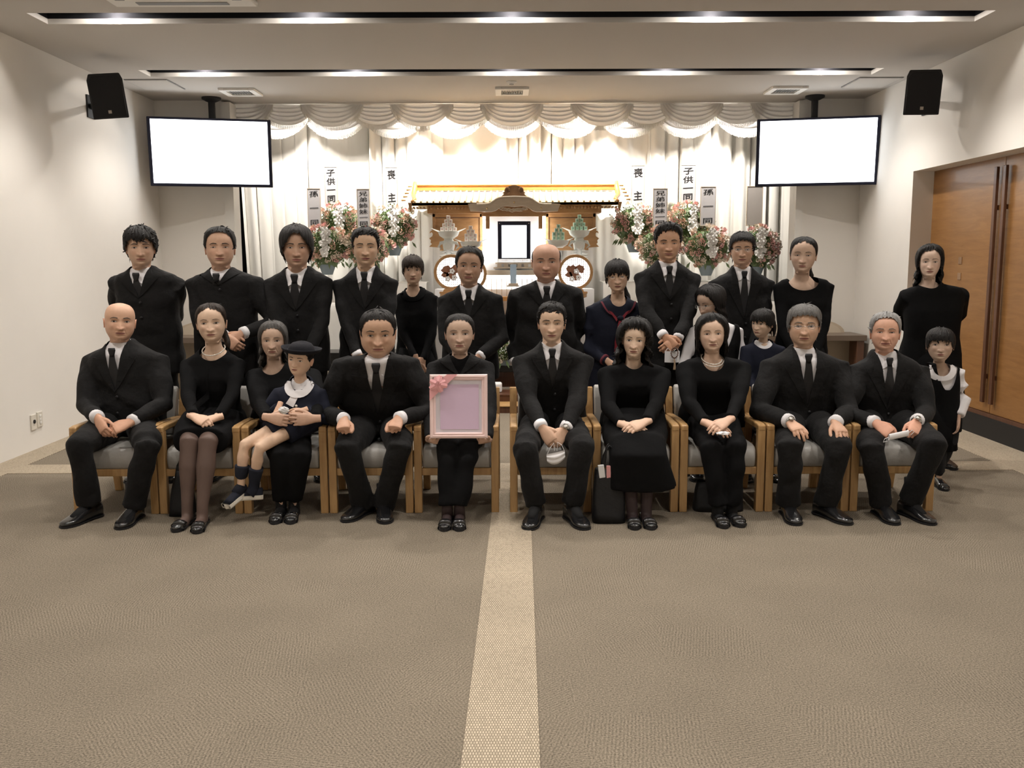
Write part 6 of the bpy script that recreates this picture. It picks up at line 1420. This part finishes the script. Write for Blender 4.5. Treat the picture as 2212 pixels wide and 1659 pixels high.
a, b = q(1102, 571, 10.66), q(1115.5, 612, 10.66); t = thing('memorial_tablet', 'plain pale blue upright tablet below the portrait display', 'tablet', ((a.x+b.x)/2, 10.66, b.z)); w, h = b.x-a.x, a.z-b.z
BLU = mat('tablet_blue', (.52, .70, .90), .6)
m = MB(); m.prism([Vector(p) for p in ((-w/2, 0, 0), (w/2, 0, 0), (w/2, 0, h-.01), (w/2-.012, 0, h), (-w/2+.012, 0, h), (-w/2, 0, h-.01))], (0, .02, 0)); tp('tablet', m, BLU)
m = MB(); m.box((0, .01, -.012), (w*1.6, .06, .024)); m.box((0, .01, -.03), (w*2, .08, .014)); tp('plinth', m, W_PALE, bevel=.002)
# dragon brackets, trays and offerings
JADE = mat('carved_jade_white', (.82, .85, .82), .55, bump=.4, bscale=60, bdist=.004)
RICE = mat('rice_cake', (.82, .78, .74), .5); CAN = mat('green_can', (.42, .56, .44), .4); PRT = mat('can_print', (.20, .36, .26), .5); RPR = mat('cake_print', (.62, .45, .40), .6)
def offering(u, v, hw, kind, label, col, tlabel, Y):
    c_ = q(u, v, Y); t = thing('offering_stand', tlabel, 'stand', (c_.x, Y, c_.z)); W_ = .12
    def tp(name, mb, mt, **k): o = mb.build(name, mt, t, **k); o.location = (0, 0, 0); return o
    m = MB(); m.lathe([(.05, -.085), (.105, -.05), (.122, -.01), (.126, 0), (.11, 0), (.10, -.006)], n=24); tp('dish', m, JADE, smooth=True, sharp=50)
    for s in (-1, 1):
        m = MB(); m.loft([[Vector((s*x, y, z)) for y, z in ((-.03*k, zz), (.03*k, zz), (.022*k, zz+.016*k), (-.022*k, zz+.016*k))] for x, zz, k in ((.10, -.012, 1), (.14, .004, .9), (.19, .03, .35), (.2, .036, .1))]); tp('handle_wing', m, JADE)
    if kind:
        m = MB(); m.lathe([(.045, -.34), (.06, -.30), (.045, -.26), (.062, -.2), (.07, -.15), (.055, -.10), (.05, -.085)], n=18); tp('pedestal', m, JADE, smooth=True)
        m = MB(); m.lathe([(.001, .012), (.02, .016), (.034, .01), (.042, .014), (.05, 0)], c=(0, -.068, -.165), n=20, rot=Matrix.Rotation(PI/2, 3, 'X')); tp('rosette', m, JADE, smooth=True)
        for s in (-1, 1):
            m = MB(); m.tube([(s*.04, -.02, -.12), (s*.09, -.03, -.13), (s*.115, -.03, -.17), (s*.08, -.03, -.20)], [.014, .02, .014, .005], 8); tp('ear_scroll', m, JADE, smooth=True)
            for k in range(4):
                m = MB(); m.tube([(s*.03, -.05, -.22-.035*k), (s*(.075+.01*(k % 2)), -.06, -.235-.03*k), (s*.10, -.05, -.225-.03*k)], [.014, .011, .003], 8); tp('cloud_scroll', m, JADE, smooth=True)
    rows = [4, 3, 2, 1] if kind else [3, 3, 2, 1]; s0 = .044
    for r, n_ in enumerate(rows):
        for k in range(n_):
            for d in range(1 if r > 1 else 2):
                x = (k-(n_-1)/2)*s0*1.08; y = -.02+d*.046; z = .002+(r+.5)*s0
                tt = thing('rice_cake' if col == 'w' else 'green_can', '%s %s%s' % (['bottom row', 'second row', 'third row', 'topmost'][r], 'rear ' if d else '', label.replace(' on', ' number %s on' % ['one', 'two', 'three', 'four'][k] if False else ', '+['first', 'second', 'third', 'fourth'][k]+' from the left, on')), 'rice cake' if col == 'w' else 'can', (c_.x+x, Y+y, c_.z+z), 'offerings '+label)
                m = MB()
                if col == 'w': m.box((0, 0, 0), (s0*.96, s0*.96, s0*.96)); o = m.build('block', RICE, tt, bevel=.004)
                else: m.lathe([(.001, -s0/2), (s0*.46, -s0/2), (s0*.48, -s0*.4), (s0*.48, s0*.4), (s0*.44, s0/2), (.001, s0/2)], n=14); o = m.build('can_body', CAN, tt, smooth=True, sharp=40)
                o.location = (0, 0, 0)
                m = MB(); m.box((0, -s0*.485, 0), (s0*.45, .002, s0*.5)); o = m.build('print', RPR if col == 'w' else PRT, tt); o.location = (0, 0, 0)
offering(969, 500, 0, True, 'rice cake on the outer left altar tray', 'w', 'tall white carved offering stand on the outer left of the altar', 10.62)
offering(1017, 522, 0, False, 'rice cake on the inner left altar tray', 'w', 'low white offering dish on the inner left of the altar', 10.56)
offering(1251, 498, 0, True, 'green can on the outer right altar tray', 'g', 'tall white carved offering stand on the outer right of the altar', 10.62)
offering(1206, 519, 0, False, 'green can on the inner right altar tray', 'g', 'low white offering dish on the inner right of the altar', 10.56)
# round openwork wheels
LATT = mat('lattice_white', (.85, .85, .86), .6); PGLOW = mat('lantern_paper', (.95, .95, .95), .6, emit=1.8, ecol=(1, .98, .96))
def wheel(u, v, Y, label):
    c_ = q(u, v, Y); t = thing('openwork_wheel', label, 'ornament', (c_.x, Y, c_.z-.24), 'round lattice lanterns on the altar'); R0 = .185
    def tp(name, mb, mt, **k): o = mb.build(name, mt, t, **k); o.location = (0, 0, .24); return o
    RX = Matrix.Rotation(PI/2, 3, 'X')
    m = MB(); R_ = []
    for a in np.linspace(0, 2*PI, 41): R_.append([Vector((math.cos(a)*r, y, math.sin(a)*r)) for r, y in ((R0-.018, -.02), (R0+.012, -.02), (R0+.016, 0), (R0+.012, .02), (R0-.018, .02))])
    m.loft(R_, cap=False); tp('rim', m, bpy.data.materials['crest_wood'] if False else W_ALTAR, smooth=True, sharp=50)
    m = MB(); m.lathe([(.001, 0), (R0-.015, 0), (R0-.015, .006), (.001, .006)], c=(0, .012, 0), n=36, rot=RX); tp('lantern_paper', m, PGLOW)
    m = MB()
    for k in range(-7, 8):
        x = k*.023; l = math.sqrt(max(0, (R0-.02)**2-x*x)); m.box((x, .002, 0), (.005, .006, 2*l)); m.box((0, .0, x), (2*l, .006, .005))
    o = tp('lattice', m, LATT)
    rs = np.random.RandomState(int(u)); m = MB()
    for cxx, czz, r_ in ((-.05, .03, .06), (.05, .035, .055), (0, -.04, .055), (-.07, -.03, .04)):
        pts = [Vector((cxx+r_*rs.uniform(.75, 1.25)*math.cos(a), -.008, czz+r_*.8*rs.uniform(.7, 1.3)*math.sin(a))) for a in np.linspace(0, 2*PI, 15, endpoint=False)]; m.prism(pts, (0, .006, 0))
    tp('leaf_cutout', m, wood_mat('leaf_wood', (.24, .10, .06), (.32, .15, .09)) if 'leaf_wood' not in bpy.data.materials else bpy.data.materials['leaf_wood'])
    for cxx, czz in ((.01, .01), (.035, -.06), (-.04, -.075)):
        for k in range(5):
            a = 2*PI*k/5; m = MB(); m.ball((cxx+.019*math.cos(a), -.014, czz+.019*math.sin(a)), (.014, .005, .014), 8, 5); tp('petal', m, LATT)
    m = MB(); m.box((0, 0, -.205), (.20, .08, .035), taper=(.8, 1)); m.box((0, 0, -.23), (.27, .10, .022)); tp('wheel_foot', m, W_ALTAR, bevel=.003)
wheel(975, 588, 10.48, 'round lattice wheel with wooden rim at the left of the altar')
wheel(1014, 592, 10.62, 'round lattice wheel half hidden behind the man left of the portrait')
wheel(1243, 588, 10.48, 'round lattice wheel with wooden rim at the right of the altar')
# wheel stands
for u in (975, 1243):
    c_ = q(u, 632, 10.5); t = thing('wheel_stand', 'turned wooden pedestal under the %s lattice wheel' % ('left' if u < 1100 else 'right'), 'stand', (c_.x, 10.5, 0))
    zt_ = q(u, 588, 10.48).z-.24
    o = MB().lathe([(.14, 0), (.14, .04), (.07, .08), (.06, zt_-.12), (.08, zt_-.06), (.13, zt_-.04), (.13, zt_-.002)], n=24).build('pedestal', W_ALTAR, t, smooth=True, sharp=40); o.location = (0, 0, 0)
    o = MB().lathe([(.066, zt_*.5-.012), (.076, zt_*.5), (.066, zt_*.5+.012)], n=24).build('collar_ring', ORNG, t, smooth=True); o.location = (0, 0, 0)
# steps, long table with pleated skirt before the altar
st = thing('altar_steps', 'dark wooden steps before the altar between the two seat rows', 'steps', (.05, 9.3, 0))
for z0, z1, y0, mt in ((0, .075, 8.98, W_DARK), (.075, .15, 9.25, W_DARK)):
    o = MB().box2((-1.0, y0-9.3, z0), (1.0, 9.6-9.3, z1-.012)).build('step', mt, st); o.location = (0, 0, 0)
    o = MB().box2((-1.01, y0-.012-9.3, z1-.012), (1.01, 9.6-9.3, z1)).build('tread', W_CHAIR if z0 == 0 else W_DARK, st, bevel=.003); o.location = (0, 0, 0)
def table(x0, x1, y0, y1, zt, label, skirt=True):
    t = thing('offering_table', label, 'table', ((x0+x1)/2, (y0+y1)/2, 0)); cx, cy = (x0+x1)/2, (y0+y1)/2
    o = MB().box2((x0-cx, y0-cy, zt-.12), (x1-cx, y1-cy, zt)).build('table_top', mat('lacquer_black', (.008, .008, .008), .25), t, bevel=.004); o.location = (0, 0, 0)
    G_ = []; n_ = int((x1-x0)*90)
    for i in range(n_+1):
        x = x0+(x1-x0)*i/n_; G_.append([Vector((x-cx, y0+.03-cy+.012*math.sin(x*60)+.008*math.sin(x*17+z*3), z)) for z in np.linspace(.01, zt-.12, 6)])
    o = MB().grid(G_).build('pleated_skirt', mat('skirt_cream', (.55, .5, .42), .7), t, smooth=True); o.location = (0, 0, 0)
    for xx in (x0+.06, x1-.06):
        o = MB().box2((xx-.03-cx, y1-.1-cy, 0), (xx+.03-cx, y1-.04-cy, zt-.12)).build('leg', W_DARK, t); o.location = (0, 0, 0)
table(-2.35, -1.02, 9.70, 10.10, .535, 'black topped table with cream pleated skirt below the left flowers')
table(1.12, 2.45, 9.70, 10.10, .535, 'black topped table with cream pleated skirt below the right flowers')
t = thing('incense_table', 'low black lacquered table in the gap between the standing men', 'table', (.05, 9.78, 0))
o = MB().box2((-.75, -.15, .33), (.75, .2, .40)).build('table_top', MATS['lacquer_black'], t, bevel=.004); o.location = (0, 0, 0)
for xx in (-.7, .7):
    o = MB().box2((xx-.03, -.12, 0), (xx+.03, .16, .33)).build('leg', W_DARK, t); o.location = (0, 0, 0)
o = MB().box2((-.66, .0, .15), (.66, .03, .33)).build('apron', W_DARK, t); o.location = (0, 0, 0)
b_ = q(1072, 838, 9.45); t = thing('folded_cloth', 'small folded white cloth on the step edge beside the frame', 'cloth', (b_.x, 9.42, .15)); o = MB().box((0, 0, .05), (.12, .12, .10)).build('cloth', PAPER, t, bevel=.02, seg=3); o.location = (0, 0, 0)
o = MB().box((0, -.062, .03), (.1, .004, .04)).build('fold', MASK, t); o.location = (0, 0, 0)
# white draped platforms for the flowers
for s, x0, x1 in ((-1, -3.0, -.98), (1, 1.10, 3.1)):
    t = thing('draped_platform', 'tiered platform under white drapery on the %s of the altar' % ('left' if s < 0 else 'right'), 'platform', ((x0+x1)/2, 10.6, 0)); cx = (x0+x1)/2
    for (y0, y1, zt) in ((10.30, 10.85, 1.02), (10.85, 11.35, 1.25)):
        G_ = []; n_ = int((x1-x0)*40)
        for i in range(n_+1):
            x = x0+(x1-x0)*i/n_; w_ = .018*math.sin(x*9)+.010*math.sin(x*23)
            G_.append([Vector((x-cx, y-10.6+(w_ if k < 5 else 0), z)) for k, (y, z) in enumerate([(y0-.03, .01), (y0-.02, zt*.3), (y0-.01, zt*.6), (y0, zt*.9), (y0+.004, zt-.02), (y0+.03, zt), (y1, zt)])])
        o = MB().grid(G_).build('drapery', CURT, t, smooth=True); o.location = (0, 0, 0)
# ================================================================ funeral flowers and name boards
def petal_mesh(name, kind, mt):
    m = MB()
    if kind == 'rose':
        for k in range(9):
            a = k*2.4; r = .004+.0026*k; op = .2+.09*k
            d = Vector((math.cos(a), 0, math.sin(a))); s_ = Vector((-d.z, 0, d.x))
            m.grid([[d*(r+u*.012*op)+s_*(w_*(.008+.0012*k)*(1-.35*u*u))+Vector((0, .010-.030*u*(1-.07*k)+.004*w_*w_, 0)) for w_ in (-1, 0, 1)] for u in (0, .6, 1)])
    elif kind == 'orchid':
        for k in range(5):
            a = PI/2+2*PI*k/5; L_, wd = (.040, .026) if k in (1, 4) else (.038, .018); d = Vector((math.cos(a), 0, math.sin(a))); s_ = Vector((-d.z, 0, d.x))
            m.grid([[d*(L_*u)+s_*(w_*wd*math.sin(PI*min(1, .12+u*.82)))+Vector((0, -.004-.012*u*u+.006*w_*w_+(.002 if k in (1, 4) else .004), 0)) for w_ in (-1, -.4, .4, 1)] for u in (0.02, .3, .65, 1)])
        m.ball((0, -.010, -.004), (.007, .008, .009), 7, 5)
    o = m.build(name, mt, smooth=True, fixn=False); d = o.data; bpy.data.objects.remove(o); return d
ROSES = [petal_mesh('rose_a', 'rose', mat('petal_pink', (.86, .54, .52), .6)), petal_mesh('rose_b', 'rose', mat('petal_salmon', (.88, .63, .52), .6)), petal_mesh('rose_c', 'rose', mat('petal_blush', (.90, .80, .70), .6))]
ORCH = petal_mesh('orchid_a', 'orchid', mat('petal_white', (.85, .84, .82), .6))
LEAF = mat('leaf_green', (.16, .24, .08), .5, var=.4, vscale=30); LEAFD = mat('leaf_dark', (.13, .19, .085), .5); BABY = mat('tiny_white', (.74, .78, .74), .7)
BASKET = mat('basket_blue_grey', (.20, .25, .28), .6, bump=.5, bscale=60)
def arrangement(u, v, ru, rv, Y, label, seed, nr=48, no=10):
    c = q(u, v, Y); s1 = q(u+ru, v, Y).x-c.x; s2 = c.z-q(u, v+rv, Y).z; rs = np.random.RandomState(seed)
    root = Vector((c.x, Y, c.z-s2-.10)); t = thing('flower_arrangement', label, 'flowers', root, 'funeral flower arrangements')
    dz = c-root
    o = MB().lathe([(.001, .0), (.06, 0), (.085, .07), (.10, .12), (.09, .12), (.07, .06)], n=20).build('basket', BASKET, t, smooth=True, sharp=50); o.location = (0, 0, 0)
    def surf():
        while True:
            a, b = rs.uniform(-1, 1), rs.uniform(-1, 1)
            if a*a+b*b < 1: break
        d = math.sqrt(max(0, 1-a*a-b*b)); k = 1-.18*max(0, -b)
        return Vector((a*s1*k, -.16*d, b*s2)), Vector((a, -.5-d, b*.9)).normalized()
    m = MB(); m.ball(dz+Vector((0, .03, -.02)), (s1*.84, .13, s2*.86), 18, 12); m.ball(dz+Vector((0, .0, -s2*.8)), (s1*.45, .10, s2*.35), 12, 8); o = m.build('leaf_mass', LEAFD, t, smooth=True); o.location = (0, 0, 0)
    m = MB()
    for k in range(560):
        p, n_ = surf(); p = dz+p*rs.uniform(.7, 1.06)+Vector((0, .02, 0)); d = (n_+Vector(rs.normal(0, .7, 3))).normalized(); s_ = d.cross(Vector(rs.normal(0, 1, 3))).normalized(); L_, w_ = rs.uniform(.025, .055), rs.uniform(.006, .012); up = s_.cross(d)*.006
        m.add([p, p+d*L_*.5+s_*w_+up, p+d*L_, p+d*L_*.5-s_*w_+up], [(0, 1, 2), (0, 2, 3)], 0 if rs.rand() < .7 else 1)
    for k in range(7):     # trailing leaves at the foot
        a = rs.uniform(-1, 1); p = dz+Vector((a*s1*.8, -.1, -s2*.75)); d = Vector((a*.8, -.3, -1)).normalized(); s_ = Vector((1, 0, a)).normalized(); m.add([p, p+d*.05+s_*.014, p+d*.10, p+d*.05-s_*.014], [(0, 1, 2), (0, 2, 3)], 1)
    o = m.build('foliage', None, t, mats=[LEAF, LEAFD], fixn=False); o.location = (0, 0, 0); o['kind'] = 'stuff'
    m = MB()
    for k in range(70):
        p, n_ = surf(); p = dz+p*1.03; r = rs.uniform(.004, .008); m.ball(p, r, 5, 3)
    o = m.build('small_blossoms', BABY, t); o.location = (0, 0, 0); o['kind'] = 'stuff'
    def put(me, name, p, n_, sc):
        o = bpy.data.objects.new(name, me); COL.objects.link(o); o.parent = t; o.location = p; o.rotation_euler = (Vector((0, -1, 0)).rotation_difference(n_).to_matrix() @ Matrix.Rotation(rs.uniform(0, 6.3), 3, 'Y') if name == 'rose' else Vector((0, -1, 0)).rotation_difference(n_).to_matrix()).to_euler(); o.scale = (sc,)*3
    placed = []
    for k in range(no):
        f = k/max(1, no-1); p = Vector((s1*(.10*math.sin(k*2.1)+.06)*1.0+rs.uniform(-.012, .012), -.17-.012*(k % 2), s2*(.75-1.15*f))); placed.append(p); put(ORCH, 'orchid', dz+p, Vector((rs.uniform(-.3, .3), -1, rs.uniform(-.1, .3))).normalized(), rs.uniform(.95, 1.25))
    tr = 0
    while len(placed) < no+nr and tr < 600:
        tr += 1; p, n_ = surf(); p = p*1.05
        if min([(p-x).length for x in placed]+[9]) < .036 or (abs(p.x) < s1*.26 and -.45*s2 < p.z < .8*s2): continue
        placed.append(p); put(ROSES[rs.choice(3, p=[.4, .3, .3])], 'rose', dz+p, n_, rs.uniform(1.05, 1.55))
    return t
def board(u0, u1, v0, v1, Y, text, label, blank=False):
    a, b = q(u0, v0, Y), q(u1, v1, Y); w, h = b.x-a.x, a.z-b.z; cx = (a.x+b.x)/2
    t = thing('name_board', label, 'name board', (cx, Y, b.z), 'name boards above the flowers')
    def tp(name, mb, mt, **k): o = mb.build(name, mt, t, **k); o.location = (0, 0, 0); return o
    tp('board', MB().box2((-w/2, 0, 0), (w/2, .012, h)), mat('board_grey', (.42, .39, .37), .7) if blank else mat('board_white', (.52, .51, .53), .6), bevel=.001)
    m = MB(); e = .006
    for bx_ in (((-w/2-e, -.004, -e), (-w/2, .016, h+e)), ((w/2, -.004, -e), (w/2+e, .016, h+e)), ((-w/2, -.004, h), (w/2, .016, h+e)), ((-w/2, -.004, -e), (w/2, .016, 0))): m.box2(*bx_)
    tp('board_rim', m, W_PALE)
    tp('stick', MB().box2((-.006, .004, -.22), (.006, .014, 0)), W_CHAIR)
    if text:
        m = MB(); n_ = len(text)
        for i, chx in enumerate(text):
            if chx == ' ': continue
            V_, F_ = glyph(chx); cell = h*.93/n_; sx_ = w*.74; sz_ = cell*(.86 if n_ > 2 else .80); z0 = h*.965-(i+1)*cell+cell*.5
            if n_ <= 3: sz_ = min(sz_, sx_*1.25)
            m.add([Vector(((x-.5)*sx_, -.0025, z0+(y-.38+.07*(x-.5))*sz_)) for x, y in V_], F_)
        lo = tp('lettering', m, mat('ink_black', (.008, .008, .010), .8), fixn=False); lo['kind'] = 'stuff'
GLY = {}
def glyph(ch_):
    if ch_ not in GLY:
        c = bpy.data.curves.new('g', 'FONT'); c.body = ch_; c.size = 1; c.offset = .018 if ch_ in '一主子同' else .012; c.resolution_u = 3
        o = bpy.data.objects.new('g', c); COL.objects.link(o); dg = bpy.context.evaluated_depsgraph_get(); me = bpy.data.meshes.new_from_object(o.evaluated_get(dg))
        GLY[ch_] = ([(v.co.x, v.co.y) for v in me.vertices], [tuple(p.vertices) for p in me.polygons]); bpy.data.objects.remove(o); bpy.data.curves.remove(c); bpy.data.meshes.remove(me)
    return GLY[ch_]
for a in [(735, 484, 52, 44, 11.16, 'pink and white funeral flowers under the upper left 子供一同 board', 1), (706, 531, 54, 44, 10.90, 'pink and white funeral flowers at the lower far left under the 孫一同 board', 2),
          (851, 488, 52, 46, 11.16, 'pink and white funeral flowers nearest the altar on the left', 3), (792, 533, 56, 42, 10.90, 'pink and white funeral flowers behind the head of the short haired young man', 4),
          (1370, 483, 52, 44, 11.16, 'pink and white funeral flowers nearest the altar on the right', 5), (1424, 532, 50, 44, 10.90, 'pink and white funeral flowers behind the head of the man with the quiff', 6),
          (1489, 482, 52, 44, 11.16, 'pink and white funeral flowers under the upper right 子供一同 board', 7), (1527, 533, 56, 44, 10.90, 'pink and white funeral flowers under the right 孫一同 board', 8),
          (1633, 534, 52, 46, 10.90, 'pink and white funeral flowers at the far right under the blank grey board', 9)]:
    arrangement(*a)
board(701, 729, 361, 441, 11.20, '子供一同', 'upper outer name board reading 子供一同 left of the altar')
board(664, 693, 408, 491, 10.94, '孫 一 同', 'lower leftmost name board reading 孫一同')
board(771, 799, 409, 492, 10.94, '兄弟姉妹一同', 'densely lettered name board reading 兄弟姉妹一同 left of the altar')
board(833, 859, 362, 442, 11.20, '喪 主', 'two character name board reading 喪主 left of the altar')
board(1365, 1391, 358, 438, 11.20, '喪 主', 'two character name board reading 喪主 right of the altar')
board(1412, 1440, 408, 490, 10.94, '兄弟姉妹一同', 'densely lettered name board reading 兄弟姉妹一同 above the quiff')
board(1472, 1501, 357, 437, 11.20, '子供一同', 'upper outer name board reading 子供一同 on the right of the stage')
board(1515, 1544, 404, 487, 10.94, '孫 一 同', 'lower name board reading 孫一同 beside the blank grey board')
board(1615, 1645, 403, 487, 10.94, '', 'blank grey name board at the far right', True)
arrangement(1083, 757, 22, 24, 9.72, 'small pink and green bouquet on the low table between the standing men', 11, 8, 0)
